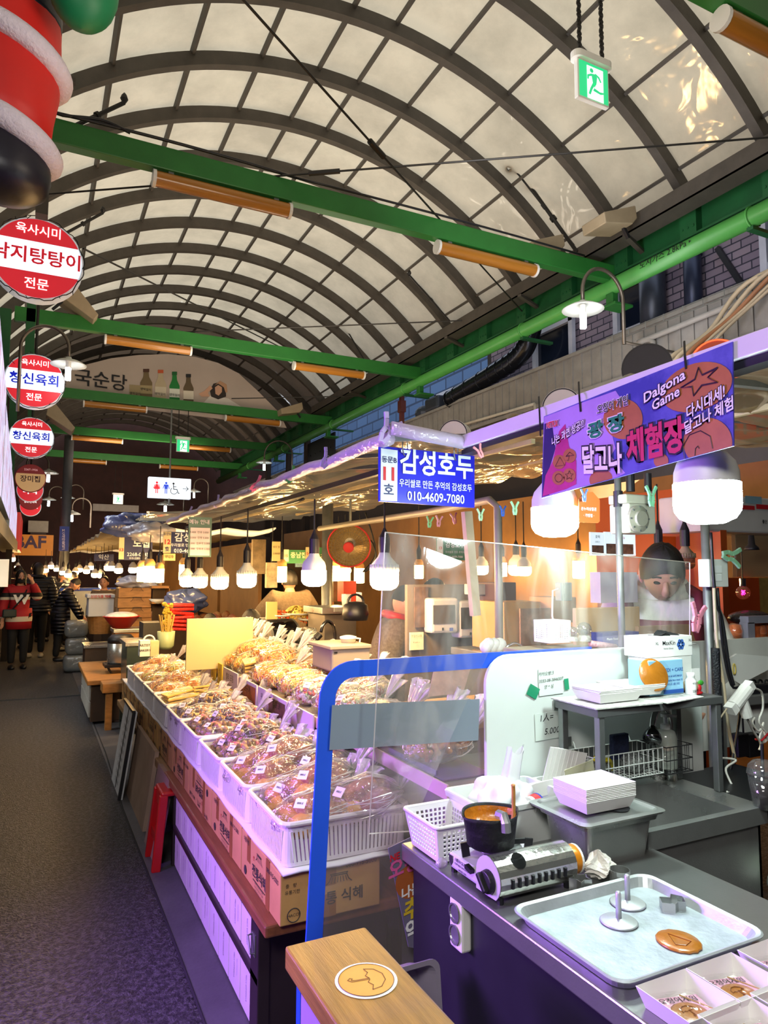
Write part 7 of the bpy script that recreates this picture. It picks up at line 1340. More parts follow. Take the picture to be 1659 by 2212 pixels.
t = bulb(atY(1481, 1215, 2.45), .09, 2.05, 'unlit clear bulb with a glowing rim right of the seller', film('smoky_bulb_glass', 'C8B090', .25, .06, 0, 5, .25, '8A7A60'), 'ribbed', 'bulbs at the food stall', mat('amber_glass_cap', 'A89478', .3)); bulb(atY(1423, 1196, 2.8), .06, 2.05, 'small white bulb above the seller', glow('soft_white_bulb', 'F4F4E8', 8), group='bulbs at the food stall')
t = thing('filament_bulb', 'round clear bulb with a pink glowing filament at the right edge', 'light bulb', atY(1605, 1240, 2.2)); p = atY(1605, 1280, 2.2); m = M(); m.ball(p, .032, 20, 14); m.build('glass_globe', film('rosy_bulb_glass', 'F0D0B0', .2, .03, 0, 5, .08, 'E0A070'), t, smooth=True); m = M(); m.tube([p + V((.012 * math.sin(k * 2.1), .006 * math.cos(k), .012 * math.cos(k * 1.7))) for k in range(12)], .0015, 4); m.build('filament', glow('pink_filament', 'FF2AC8', 6), t); m = M(); m.cyl(p + UZ * .03, p + UZ * .065, .014, 12); m.build('socket', CHROME, t); m = M(); m.cyl(p + UZ * .06, p + UZ * .2, .003, 6); m.build('cord', BLACK, t)
t = thing('clamp_lamp', 'black clamp spot lamp above the filament bulb', 'lamp', atY(1622, 1150, 2.2)); p = atY(1624, 1188, 2.2); m = M(); m.lathe([(.034, 0), (.03, .012), (.016, .026), (.012, .07)], 20, p); m.build('lamp_shade', BLACK, t, smooth=True); m = M(); m.lathe([(0, .001), (.032, .001)], 18, p); m.build('lamp_face', glow('spot_face', 'FFF6E0', 5), t)
bxx((1592, 1157, 1700, 1247), 2.75, .03, mat('peach_board', 'C8A07C', .6, 0, .04), 'peach_board', 'plain peach board on the right edge', 'board'); bxx((1566, 1248, 1640, 1345), 2.7, .03, mat('deep_orange_panel', 'C24A14', .5, 0, .06), 'orange_panel', 'deep orange panel behind the filament bulb', 'panel'); bxx((1635, 1248, 1700, 1330), 2.72, .03, mat('straw_curtain', 'A8894A', .7, 0, .2, 30), 'straw_blind', 'straw coloured blind right of the filament bulb', 'blind')
p = atY(1620, 1335, 2.1); m = M(); m.ball(p, (.11, .08, .035), 20, 10); tag(m.build('black_bag', mat('black_plastic_film', '1E1618', .25, 0, .2, 20, .6, 40), smooth=True), 'black plastic bag lying over the jars on the right', 'bag')
for i, x in enumerate((1588, 1612, 1640)): p = atY(x, 1362, 2.05); t = thing('fruit_jar', ('left', 'middle', 'right')[i] + ' jar of orange fruit under the black bag', 'jar', p - UZ * .03, 0, 'jars of orange fruit'); m = M(); m.lathe([(.028, -.03), (.03, .0), (.024, .025), (0, .028)], 16, p); m.build('fruit_fill', mat('orange_fruit', 'D8641C', .4, 0, .3, 30), t, smooth=True); m = M(); m.lathe([(.031, -.03), (.033, .0), (.027, .027), (0, .031)], 16, p); m.build('glass', film('jar_glass', 'FFFFFF', .25, .06, .2, 10, .02), t, smooth=True)
t = thing('grey_display', 'grey framed display at the right edge below the orange panel', 'display', atY(1640, 1385, 2.0)); m = ybox(1617, 1330, 1720, 1345, 2.0, .04); ybox(1617, 1345, 1630, 1388, 2.0, .04, m); m.build('frame', mat('grey_frame_paint', '7A7682', .5), t); m = ybox(1630, 1345, 1720, 1388, 2.03, .02); m.build('print', mat('orange_print_panel', 'B8582C', .5, 0, .4, 30), t)
m = M(); m.bb((2.36, 1.98, .85), (3.0, 2.0, 1.28)); tag(m.build('white_side_board', mat('scuffed_white_board', 'D2D0CA', .5, 0, .1, 4)), 'scuffed white board behind the cables on the right', 'board')
# right edge: white awning unit, red signs
t = thing('awning_unit', 'white awning housing with red price stickers at the right edge', 'awning', atY(1640, 1080, 2.6)); m = ybox(1520, 1075, 1760, 1152, 2.6, .3); m.build('housing', mat('white_awning', 'D4D2D4', .45, 0, .05), t, bevel=.01); m = M(); yrect(m, 1604, 1092, 1630, 1101, 2.595); yrect(m, 1634, 1090, 1662, 1100, 2.595); m.build('red_sticker', RED, t); m = M(); yrect(m, 1610, 1072, 1645, 1088, 2.595); m.build('blue_sticker', mat('pale_blue_sticker', '8AB0C4', .5), t); m = M(); ytext(m, '좋은 A', 1655, 1128, 2.59, 13, .02); m.build('lettering', INK, t)
t = thing('red_shop_sign', 'red shop sign with large white letters at the right edge', 'sign', atY(1640, 950, 3.0)); m = ybox(1560, 890, 1800, 960, 3.0, .08); m.build('board', glow('red_sign_face', 'C8241C', .5), t); m = M(); ytext(m, 'H', 1644, 922, 2.99, 66, .06); ytext(m, '1', 1609, 922, 2.99, 66, .06); m.build('lettering', WHITE, t)
m = M(); ybox(1540, 800, 1800, 870, 3.4, .2, m); tag(m.build('ventilation_housing', mat('pale_vent_housing', 'A8B0AC', .5, .1, .2, 6)), 'pale ventilation housing behind the orange round sign', 'housing'); m = M(); m.cyl(atY(1500, 880, 3.1), atY(1800, 820, 3.1), .05, 14); tag(m.build('grey_pipe', mat('dirty_grey_pipe', '6A686E', .5, .2, .2, 8), smooth=True), 'thick dirty grey pipe above the red shop sign', 'pipe'); m = M(); m.bar(atY(1480, 885, 2.9), atY(1800, 862, 2.9), .04, .06); tag(m.build('pale_steel_bar', mat('pale_steel_bar', 'B4B2BC', .4, .3, .05)), 'pale steel bar in front of the red shop sign', 'bar')
# cables on the facade
CBL = mat('cream_cable', 'B8A88C', .5, 0, .1)
for i in range(5):
    m = M(); b0 = V((4.9 + .02 * i, 4.3 - .05 * i, 2.9)); pts = [b0, b0 + V((.05, .05 - .04 * i, .5)), V((5.35, 4.2 - .12 * i, 3.72 + .03 * i)), V((5.5, 3.9 - .2 * i, 4.1 + .02 * i)), V((5.55, 3.2 - .2 * i, 4.14))]; m.tube(smooth_path(pts, 6), .022 if i < 3 else .014, 7)
    tag(m.build('facade_cable', CBL if i != 2 else mat('orange_brown_cable', '9A6A48', .5), smooth=True), ('cream', 'second cream', 'orange brown', 'fourth cream', 'outermost cream')[i] + ' cable of the bundle climbing the ribbed fascia', 'cable')
# ---------------------------------------------------------------- cables, plugs and cup at the right edge
WC = mat('white_cable', 'DEDCD4', .5, 0, 0)
def cable(pts, r, c, label, name='cable'): m = M(); m.tube(smooth_path(pts, 5), r, 7); return tag(m.build(name, c, smooth=True), label, 'cable')
yy = 1.8; e = lambda x, y, Y=1.8: atY(x, y, Y)
cable([e(1535, 1150), e(1545, 1290), e(1560, 1340), e(1575, 1440), e(1585, 1480)], .006, BLACK, 'black cable running down beside the pole', 'power_cable'); cable([e(1542, 1270), e(1548, 1380), e(1562, 1470), e(1572, 1560), e(1588, 1640)], .006, CBL, 'cream cable running down beside the pole', 'power_cable'); cable([e(1550, 1270), e(1562, 1400), e(1580, 1480), e(1600, 1490), e(1596, 1560), e(1582, 1640), e(1568, 1715)], .005, BLACK, 'long black cable curving past the plugs to the sink', 'power_cable')
cable([e(1545, 1400), e(1548, 1480), e(1552, 1560), e(1555, 1690)], .016, mat('black_ribbed_conduit', '14161E', .5, 0, .3, 60, .8, 160), 'black ribbed conduit beside the rack', 'conduit')
t = thing('multi_plug', 'white three way plug hanging in front of the cables', 'plug', e(1600, 1510, 1.72)); p = e(1600, 1505, 1.70); d1 = V((.75, 0, .55)).normalized(); m = M(); m.cyl(p - d1 * .05, p + d1 * .045, .024, 14); m.bar(p - d1 * .075, p - d1 * .045, .034, .034); m.bar(p + d1 * .04, p + d1 * .07, .03, .03); m.cyl(p, p + V((.03, 0, -.07)), .02, 12); m.build('plug_body', WHITEP, t, smooth=False)
cable([e(1570, 1531, 1.7), e(1560, 1545, 1.7), e(1553, 1556, 1.7)], .003, CBL, 'short cream cable at the left end of the white plug', 'power_cable'); cable([e(1622, 1485, 1.7), e(1645, 1495, 1.72), e(1648, 1530, 1.74), e(1640, 1560, 1.75), e(1662, 1590, 1.76)], .004, WC, 'white cable leaving the top of the white plug', 'power_cable'); cable([e(1612, 1548, 1.7), e(1625, 1575, 1.72), e(1643, 1605, 1.74), e(1640, 1620, 1.74)], .004, WC, 'white cable leaving the bottom of the white plug', 'power_cable')
cable([e(1630, 1550, 1.76), e(1626, 1562, 1.76), e(1640, 1580, 1.76), e(1650, 1560, 1.76), e(1640, 1600, 1.76), e(1655, 1600, 1.76), e(1648, 1575, 1.76)], .004, WC, 'tied loops of white cable at the right edge', 'power_cable'); cable([e(1554, 1637, 1.72), e(1590, 1642, 1.72), e(1568, 1660, 1.7), e(1578, 1690, 1.68), e(1588, 1706, 1.66), e(1570, 1712, 1.62), e(1612, 1718, 1.62), e(1598, 1724, 1.6)], .004, WC, 'curly white cable falling onto the back of the sink', 'power_cable')
m = M(); m.tube([e(1632, 1597, 1.75), e(1645, 1600, 1.75), e(1660, 1584, 1.75)], .004, 5); tag(m.build('red_twist_tie', RED, smooth=True), 'red tie around the loops of white cable', 'tie')
for i, x in enumerate((1596, 1620)): t = thing('power_adapter', ('left', 'right')[i] + ' black power adapter under the white plug', 'adapter', e(x + 10, 1640, 1.85), 0, 'black power adapters'); m = ybox(x, 1586, x + 22, 1636, 1.85, .04); m.build('body', BLACK, t, bevel=.004); m = M(); m.cyl(e(x + 10, 1586, 1.87), e(x + 8, 1550, 1.87), .004, 6); m.build('cord', BLACK, t)
t = thing('power_strip', 'black power strip with plugs on the steel shelf at the right edge', 'power strip', e(1640, 1500, 1.95)); m = ybox(1615, 1478, 1720, 1497, 1.95, .05); m.build('strip', BLACK, t, bevel=.004)
for k in range(4): m = M(); m.tube(arc(e(1628 + 14 * k, 1476, 1.96), .014, 0, PI, 8, UX, UZ), .004, 5); m.build('plug_cord', BLACK, t)
bxx((1590, 1500, 1720, 1520), 1.93, .2, STEEL, 'steel_side_shelf', 'steel shelf under the power strip', 'shelf'); m = M(); m.bb((2.28, 1.8, .42), (2.31, 1.83, 1.15)); tag(m.build('steel_upright', STEELD), 'steel upright right of the rack', 'post')
t = thing('plug_holder', 'white plastic holder with a yellow rubber band on the white board', 'holder', e(1590, 1450, 1.9)); m = M(); m.add([e(*p, 1.9) for p in ((1570, 1425), (1590, 1412), (1660, 1418), (1660, 1445), (1612, 1470), (1598, 1478), (1585, 1470))], [tuple(range(7))]); m.build('holder_plate', WHITEP, t, solid=.01); m = M(); m.tube(arc(e(1586, 1445, 1.89), .02, 0, 2 * PI, 14, V((.4, 0, 0)), UZ), .003, 5); m.build('rubber_band', mat('yellow_rubber', 'C8B058', .5), t)
p = V((2.06, 1.6, .80)); t = thing('iced_coffee_cup', 'clear domed cup of dark iced coffee with a black straw at the right edge', 'cup', p); p = atZ(1650, 1745, .84); p.z = .84
m = M(); m.lathe([(.028, 0), (.03, .004), (.042, .1)], 22, p); m.lathe([(.044, .1), (.044, .106), (.04, .125), (.025, .14), (.01, .144)], 22, p); m.build('cup_and_dome', film('clear_cup_plastic', 'FFFFFF', .2, .05, 0, 5, .03), t, smooth=True); m = M(); m.lathe([(0, .003), (.027, .003), (.037, .075), (0, .075)], 20, p); m.build('coffee', mat('dark_coffee', '1A0A06', .1, 0, 0), t, smooth=True); m = M(); m.cyl(p + V((0, 0, .02)), p + V((.004, 0, .19)), .005, 8); m.build('straw', BLACK, t)
m = M(); m.bb((2.035, 1.5, .78), (2.4, 1.85, .835)); tag(m.build('dark_side_table', mat('dark_side_table', '1C2024', .4, .2, .1)), 'dark side table right of the sink holding the cup', 'table')
m = M(); p = V((2.1, 1.42, .62)); m.ball(p, (.1, .06, .06), 18, 10); tag(m.build('clear_bag', film('clear_bag_green_print', 'E6EEE6', .3, .15, .8, 20, .3, 'DCE6DC'), smooth=True), 'clear plastic bag beside the sink at the right edge', 'bag'); m = M(); m.ball(p + V((.02, -.03, 0)), (.05, .03, .02), 10, 6); tag(m.build('green_label', mat('green_label', '7AB04A', .5), smooth=True), 'green leaf label inside the clear bag', 'label')
# ---------------------------------------------------------------- kitchen behind the snack stall
zt_ = cupboard((560, 1405, 700, 1450), 5.2, .5, STEELD, 'steel kitchen counter behind the snack stall'); 
t = thing('warming_cabinet', 'steel warming cabinet with a black curved shutter', 'warmer', atY(620, 1412, 5.3)); a, b = atY(588, 1412, 5.25), atY(655, 1338, 5.25); m = M(); n = 10; pr = [(0, 0), (0, .06)] + [(.28 - .28 * math.cos(q), .08 + (b.z - a.z - .09) * math.sin(q)) for q in [PI / 2 * i / n for i in range(n + 1)]] + [(.4, b.z - a.z), (.4, 0)]
for xx in (a.x, b.x - .02): m.add([V((xx + dx, 5.25 + p[0], a.z + p[1])) for dx in (0, .02) for p in pr], [tuple(range(len(pr) - 1, -1, -1)), tuple(range(len(pr), 2 * len(pr)))] + [(i, (i + 1) % len(pr), len(pr) + (i + 1) % len(pr), len(pr) + i) for i in range(len(pr))])
m.bb((a.x, 5.24, a.z), (b.x, 5.26, a.z + .06)); m.bb((a.x, 5.5, b.z - .02), (b.x, 5.65, b.z)); m.build('steel_case', STEEL, t); m = M(); m.add([V((xx, 5.25 + p[0], a.z + p[1])) for xx in (a.x + .02, b.x - .02) for p in pr[1:n + 3]], [(i, i + 1, n + 2 + i + 1, n + 2 + i) for i in range(n + 1)]); m.build('black_shutter', mat('gloss_black_shutter', '0E1014', .12, 0, 0), t, smooth=True)
p = atY(680, 1405, 5.15); t = thing('foil_pot', 'tall pot wrapped in crumpled foil beside the warming cabinet', 'pot', p); m = M(); m.lathe([(.085, 0), (.09, .1), (.095, .17), (.085, .18), (0, .175)], 24, p); m.build('foil_wrap', mat('crumpled_foil', 'C8C8C4'), t, smooth=False)
for i, (x, y, c, lab, k) in enumerate(((607, 1322, 'D8581C', 'mound of orange snacks on the warming cabinet', .06), (640, 1318, 'D8B858', 'mound of yellow rings on the warming cabinet', .085), (672, 1330, 'C8642C', 'mound of red orange snacks on the right', .075))):
    p = atY(x, y + 10, 5.4); t = thing('snack_platter', lab, 'platter', p, 0, 'platters of hot snacks'); m = M(); m.lathe([(0, 0), (k * 1.3, .003), (k * 1.45, .015), (k * 1.4, .016), (0, .008)], 24, p); m.build('plate', WHITEP, t, smooth=True); m = M()
    for _ in range(70):
        q, n_ = ell((k, k, k * .7)); 
        if i == 1: m.tube(arc(p + q + UZ * .01, .013, 0, 2 * PI, 7, n_.orthogonal(), n_.cross(n_.orthogonal())), .005, 5, closed=True)
        else: m.tube([p + q + V((rnd(-.02, .02), rnd(-.02, .02), 0)), p + q, p + q + V((rnd(-.02, .02), rnd(-.02, .02), .008))], .006, 5)
    o = m.build('snacks', mat('snack_' + c, c, .5, 0, .25, 30), t, smooth=True); o['kind'] = 'stuff'
t = thing('kitchen_tap', 'bent black and chrome tap behind the snack stall', 'tap', atY(722, 1390, 4.6)); m = M(); m.tube(smooth_path([atY(*p, 4.6) for p in ((723, 1392), (723, 1368), (719, 1350), (708, 1342), (698, 1350), (693, 1366))], 4), .012, 8); m.build('neck', mat('dark_chrome', '6C6E70'), t, smooth=True); m = M(); a = atY(691, 1370, 4.6); m.cyl(a, a + V((-.03, 0, -.03)), .025, 12); m.build('spout', BLACK, t)
t = thing('grey_crate', 'large grey plastic crate behind the snack stall', 'crate', atY(735, 1440, 3.6)); m = ybox(716, 1398, 800, 1450, 3.6, .3); m.build('body', mat('warm_grey_plastic', '8E857A', .5, 0, .06), t, bevel=.01); m = ybox(713, 1394, 803, 1402, 3.58, .34); m.build('rim', mat('warm_grey_plastic', 'ACA294'), t, bevel=.004); m = M(); yrect(m, 722, 1408, 729, 1412, 3.595); m.build('handle_hole', BLACKM, t)
t = thing('water_jug', 'clear plastic jug with lid on the grey crate', 'jug', atY(740, 1396, 3.7)); p = atY(752, 1396, 3.72); m = M(); m.lathe([(.035, 0), (.045, .045), (.046, .05)], 20, p); m.build('jug_body', film('jug_plastic', 'F6F2E0', .2, .1, 0, 5, .35, 'EDE6CC'), t, smooth=True); m = M(); m.lathe([(.048, .045), (.048, .055), (.02, .062), (0, .062)], 20, p); m.build('lid', WHITEP, t); m = M(); m.tube([p + V((.045, 0, .045)), p + V((.075, 0, .04)), p + V((.07, 0, .01)), p + V((.04, 0, .008))], .006, 6); m.build('handle', WHITEP, t)
bxx((700, 1325, 770, 1400), 4.9, .35, mat('taupe_steel_cabinet', '8A8074', .45, .4, .1), 'steel_cabinet', 'taupe steel cabinet behind the kitchen tap', 'cabinet'); bxx((695, 1312, 775, 1326), 4.85, .4, STEEL, 'steel_shelf', 'steel shelf on top of the taupe cabinet', 'shelf'); bxx((722, 1312, 772, 1322), 4.84, .3, mat('perforated_grey', 'A8A49C', .5, .2, .15, 60), 'wire_tray', 'grey wire tray on the steel shelf', 'tray')
t = thing('paper_cups', 'stack of white paper cups by the heater post', 'cups', atY(748, 1312, 4.9)); p = atY(748, 1313, 4.95); m = M(); m.lathe([(.03, 0), (.036, .06), (.037, .064), (.036, .08), (.037, .084), (.036, .1), (.037, .104), (0, .104)], 18, p); m.build('cups', WHITE, t, smooth=True)
bxx((742, 1255, 770, 1300), 6.0, .15, mat('bright_red_bin', 'CC3420', .45, 0, .05), 'red_bin', 'bright red bin on the back shelf', 'bin'); bxx((575, 1300, 600, 1338), 5.35, .02, YCD, 'yellow_price_card', 'yellow price card at the orange snacks', 'card')
t = thing('drawer_tray', 'dark open tray left of the grey crate', 'tray', atY(660, 1445, 3.9)); m = M(); m.bb((1.72, 3.7, .885), (2.0, 3.95, .89)); 
for a, b in (((1.72, 3.7), (2.0, 3.71)), ((1.72, 3.94), (2.0, 3.95)), ((1.72, 3.7), (1.73, 3.95)), ((1.99, 3.7), (2.0, 3.95))): m.bb((a[0], a[1], .885), (b[0], b[1], .93))
m.build('tray', mat('dark_bronze_tray', '4A3C2A', .4, .4, .1), t)
# warm lamps deep in the stalls
k = 0
for (x, y, Y, d, kd, lab) in ((608, 1240, 7.0, .11, 'tube', 'tube bulb below the yellow tag'), (730, 1240, 6.8, .12, 'tube', 'left tube bulb of the pair behind the heater dish'), (745, 1243, 6.6, .11, 'tube', 'right tube bulb of the pair behind the heater dish'), (752, 1233, 7.4, .07, 'dome', 'small round bulb behind the heater dish'), (776, 1243, 6.4, .1, 'tube', 'tube bulb right of the heater dish'), (588, 1238, 8.0, .1, 'dome', 'bulb left of the yellow tag'),
        (1040, 1230, 5.0, .12, 'dome', 'bulb seen through the clear sheet by the timber post'), (1085, 1230, 5.6, .09, 'tube', 'small tube bulb seen through the clear sheet'), (1115, 1230, 5.0, .14, 'dome', 'left bulb of the bright pair seen through the sheet'), (1132, 1232, 4.7, .12, 'dome', 'right bulb of the bright pair seen through the sheet'), (1220, 1228, 5.2, .16, 'dome', 'wide bulb seen through the sheet left of the thin pole'), (1250, 1230, 4.6, .1, 'tube', 'tube bulb seen through the sheet by the thin pole'), (1305, 1232, 4.4, .1, 'tube', 'tube bulb behind the lilac case'), (905, 1235, 5.4, .08, 'tube', 'tube bulb behind the photo poster')):
    bulb(atY(x, y, Y), d, 2.15, lab, WARMD, kd, 'warm bulbs deep in the stalls')
for k, (px, Y, c, lab) in enumerate((((575, 1215, 600, 1270), 6.6, 'D8C8A0', 'hanging beige cloth bag left of the largest bulb'), ((545, 1165, 575, 1240), 6.2, '8A7656', 'hanging grey brown cloth under the canopy'), ((640, 1213, 662, 1225), 8.4, '9CC4D8', 'pale blue lit panel far in the stalls'), ((700, 1260, 722, 1310), 8.0, 'A8744A', 'brown shelf front far in the stalls'), ((770, 1280, 782, 1330), 6.5, 'A8A8C8', 'flowered narrow panel right of the red bin'), ((720, 1255, 740, 1300), 6.3, '6A5A40', 'shelf of small goods left of the red bin'))):
    bxx(px, Y, .05, mat('back_' + c, c, .6, 0, .35, 14), ('cloth_bag', 'hanging_cloth', 'blue_screen', 'shelf_front', 'flowered_panel', 'goods_shelf')[k], lab, ('bag', 'cloth', 'panel', 'shelf', 'panel', 'shelf')[k])
p = atY(768, 1320, 4.3); t = thing('black_kettle', 'black kettle on the shelf left of the vendor in the cap', 'kettle', p - UZ * .06); m = M(); m.lathe([(.08, -.06), (.09, -.02), (.08, .04), (.05, .06), (0, .065)], 20, p); m.build('kettle_body', BLACK, t, smooth=True); m = M(); m.tube(arc(p + UZ * .05, .06, 0, PI, 10, UX, UZ), .008, 6); m.build('kettle_handle', BLACK, t)
# ---------------------------------------------------------------- people
SKIN = mat('warm_skin', 'C9957A', .5, 0, .06, 12); HAIR = mat('black_hair', '15110F', .45, 0, .2, 40, .4, 120, stretch=(6, 6, 1)); EYEM = mat('dark_eye', '0E0A0A', .3, 0, 0); LIP = mat('lip_red', '94604E', .5, 0, 0)
def skinmesh(vs, es, rs, sub=2):
    me = bpy.data.meshes.new('s'); me.from_pydata([tuple(v) for v in vs], es, []); o = bpy.data.objects.new('s', me); COL.objects.link(o); o.modifiers.new('k', 'SKIN'); d = me.skin_vertices[0].data
    for i, r in enumerate(rs): d[i].radius = (r, r) if not isinstance(r, tuple) else r
    d[0].use_root = True; u = o.modifiers.new('u', 'SUBSURF'); u.levels = sub; u.render_levels = sub
    r_ = bpy.data.meshes.new_from_object(o.evaluated_get(bpy.context.evaluated_depsgraph_get())); out = ([v.co.copy() for v in r_.vertices], [list(p.vertices) for p in r_.polygons]); bpy.data.objects.remove(o); return out
def person(label, base, h, rz, top, bottom, arms=None, bend=0.0, hair='short', nod=0.0, seated=False, coat=0.0, shoe=BLACK, hood=None, fat=1.0, skirt=None):
    """arms: {side: (elbow, wrist)} in units of the height, facing -Y; bend leans the trunk forwards"""
    t = thing('person', label, 'person', (base[0], base[1], 0), rz); k = h / 1.0; hz = .27 if seated else .52
    B = Matrix.Translation((0, 0, hz)) @ Matrix.Rotation(bend, 4, 'X') @ Matrix.Translation((0, 0, -hz)); q = lambda x, y, z: (B @ V((x, y, z + (hz - .52)))) * k
    pel, wai, che, nec = q(0, 0, .53), q(0, 0, .62), q(0, .005, .75), q(0, .005, .845); N2 = B @ V((0, 0, .845 + hz - .52)); HM = Matrix.Translation(N2 * k) @ Matrix.Rotation(bend + nod, 4, 'X'); hc = HM @ (V((0, -.012, .072)) * k)
    vs, es, rs = [pel, wai, che, nec, HM @ (V((0, -.005, .04)) * k)], [(0, 1), (1, 2), (2, 3), (3, 4)], [.07, .065, .075, .032, .03]; jv, je, jr = [pel, wai, che, q(0, .0, .822)], [(0, 1), (1, 2), (2, 3)], [.088 * fat, .088 * fat, .095 * fat, .05]
    lv, le, lr = [pel], [], [.08]
    for s in (-1, 1):
        arm = (arms or {}).get(s); sh = q(s * .105, .005, .795); el = arm[0] if arm else (s * .15, .01, .63); wr = arm[1] if arm else (s * .15, -.03, .49); el, wr = q(*el), q(*wr); n = len(vs); d = (wr - el).normalized(); vs += [sh, el, wr, wr + d * .035 * k]; es += [(2, n), (n, n + 1), (n + 1, n + 2), (n + 2, n + 3)]; rs += [.03, .024, .016, .018]
        sd = d.orthogonal().normalized(); c2 = d.cross(sd)
        for f, L in ((-1.5, .04), (-.5, .047), (.5, .05), (1.5, .044)): i = len(vs); b = wr + d * .04 * k + sd * f * .009 * k; vs += [b, b + (d * L * .6 + c2 * .006) * k, b + (d * L + c2 * .018) * k]; es += [(n + 3, i), (i, i + 1), (i + 1, i + 2)]; rs += [.007, .0065, .005]
        i = len(vs); vs += [wr + (d * .02 + sd * .02) * k, wr + (d * .045 + sd * .03) * k]; es += [(n + 2, i), (i, i + 1)]; rs += [.008, .006]
        n = len(jv); jv += [sh, el, el.lerp(wr, .93)]; je += [(2, n), (n, n + 1), (n + 1, n + 2)]; jr += [.056 * fat, .046 * fat, .034 * fat]
        hip = V((s * .05, 0, hz - .02)) * k; kn = V((s * .055, -.22 if seated else -.012, .27)) * k; an = V((s * .055, -.22 if seated else .012, .045)) * k; n = len(lv); lv += [hip, kn, an]; le += [(0, n), (n, n + 1), (n + 1, n + 2)]; lr += [.068, .045, .034]; j = len(vs); vs += [hip, kn, an]; es += [(0, j), (j, j + 1), (j + 1, j + 2)]; rs += [.05, .033, .022]
        m = M(); f = an + V((0, -.05 * k, -.028 * k)); m.ball(f, (.032 * k, .078 * k, .026 * k), 14, 8); m.build('shoe', shoe, t, smooth=True, world=False)
    m = M(); m.add(*skinmesh(vs, es, [r * k for r in rs])); HR = HM.to_3x3(); r = V((.048, .058, .068)) * k
    def headpt(u, v):
        p, th = 2 * PI * u, PI * v; x, y, z = math.sin(th) * math.cos(p), math.sin(th) * math.sin(p), math.cos(th)
        if z < 0: x *= 1 - .28 * z * z; y = y * (1 - .1 * z * z) - .1 * z * z
        return hc + HR @ V((x * r.x, y * r.y, z * r.z * (1.08 if z < 0 else 1)))
    m.grid(headpt, 24, 16); at = lambda x, y, z: hc + HR @ V((x * r.x, y * r.y, z * r.z))
    m.tube([at(0, -.98, .12), at(0, -1.12, -.12), at(0, -1.2, -.24), at(0, -1.0, -.3)], [.005 * k, .008 * k, .011 * k, .006 * k], 8)
    for s in (-1, 1): m.ball(at(s * 1.0, .05, -.08), (.008 * k, .016 * k, .024 * k), 10, 8)
    m.cur = 1
    for s in (-1, 1): m.ball(at(s * .38, -.9, .06), (.0095 * k, .006 * k, .004 * k), 10, 6, HR.to_quaternion()); m.tube([at(s * .2, -.97, .3), at(s * .42, -.92, .31), at(s * .6, -.78, .2)], .0022 * k, 5)
    m.cur = 2; m.tube([at(-.26, -.93, -.56), at(0, -1.03, -.53), at(.26, -.93, -.56)], [.002 * k, .0045 * k, .002 * k], 6); m.build('body', [SKIN, EYEM, LIP], t, smooth=True, world=False)
    m = M(); m.add(*skinmesh(jv, je, [x * k for x in jr])); m.build('jacket', top, t, smooth=True, world=False)
    m = M(); m.add(*skinmesh(lv, le, [x * k for x in lr])); m.build('trousers', bottom, t, smooth=True, world=False)
    if coat: m = M(); m.lathe([(.10 * k * fat, 0), (.105 * k * fat, -.1 * k), (.1 * k * fat, -coat * k)], 20, q(0, 0, .6), (0, 0, 1), 1.05, .85); m.build('coat_skirt', skirt or top, t, smooth=True, solid=.01, world=False)
    m = M()
    def hairpt(u, v, g=1.14):
        p = 2 * PI * u; low = .98 if hair == 'long' else .62 if hair in ('bun', 'bob') else .56 if hair == 'bowl' else .5; fr = max(0, -math.sin(p)) ** 2; th = PI * v * (low - fr * (low - (.36 if hair == 'bowl' else .25))); z = math.cos(th); x, y = math.sin(th) * math.cos(p), math.sin(th) * math.sin(p)
        if hair == 'long' and z < -.1: x, y, z = math.cos(p) * (1 - .1 * (z + 1)), math.sin(p) * .95, z * 1.7
        return hc + HR @ V((x * r.x * g, (y * g + .06) * r.y, z * r.z * g * (1 + .02 * math.sin(9 * p))))
    m.grid(hairpt, 28, 12)
    if hair == 'bun': m.ball(at(0, 1.15, .1), (.03 * k, .026 * k, .03 * k), 12, 8)
    m.build('hair', HAIR if hair != 'cap' else BLACKM, t, smooth=True, world=False)
    if hair == 'cap': m = M(); m.grid(lambda a, b: at((a - .5) * 1.7, -1.0 - .9 * b * math.sin(PI * a), .42 - .12 * b), 8, 3); m.build('cap_peak', BLACKM, t, solid=.004, world=False)
    if hood: m = M(); m.tube([HM @ (V((.062 * math.cos(a), .045 * math.sin(a) + .02, .0)) * k) for a in [2 * PI * i / 16 for i in range(16)]], .02 * k, 8, closed=True); m.build('hood', hood, t, smooth=True, world=False)
    return t, hc, HR, r, k, q
def quilt(name, c):
    m = mat(name, c, .42, 0, 0); n, l = m.node_tree.nodes, m.node_tree.links
    if 'w' not in n: w_ = n.new('ShaderNodeTexWave'); w_.name = 'w'; w_.bands_direction = 'Z'; w_.inputs['Scale'].default_value = 5; w_.inputs['Distortion'].default_value = 1; tc = n.new('ShaderNodeTexCoord'); l.new(tc.outputs['Object'], w_.inputs[0]); b = n.new('ShaderNodeBump'); b.inputs['Strength'].default_value = .8; b.inputs['Distance'].default_value = .03; l.new(w_.outputs[0], b.inputs['Height']); l.new(b.outputs[0], n['Principled BSDF'].inputs['Normal'])
    return m
NAVY, GREYQ, BLKT = quilt('navy_quilted_coat', '141722'), quilt('grey_quilted_coat', '4A4E58'), mat('black_trousers', '0E0E12', .8, 0, .1)
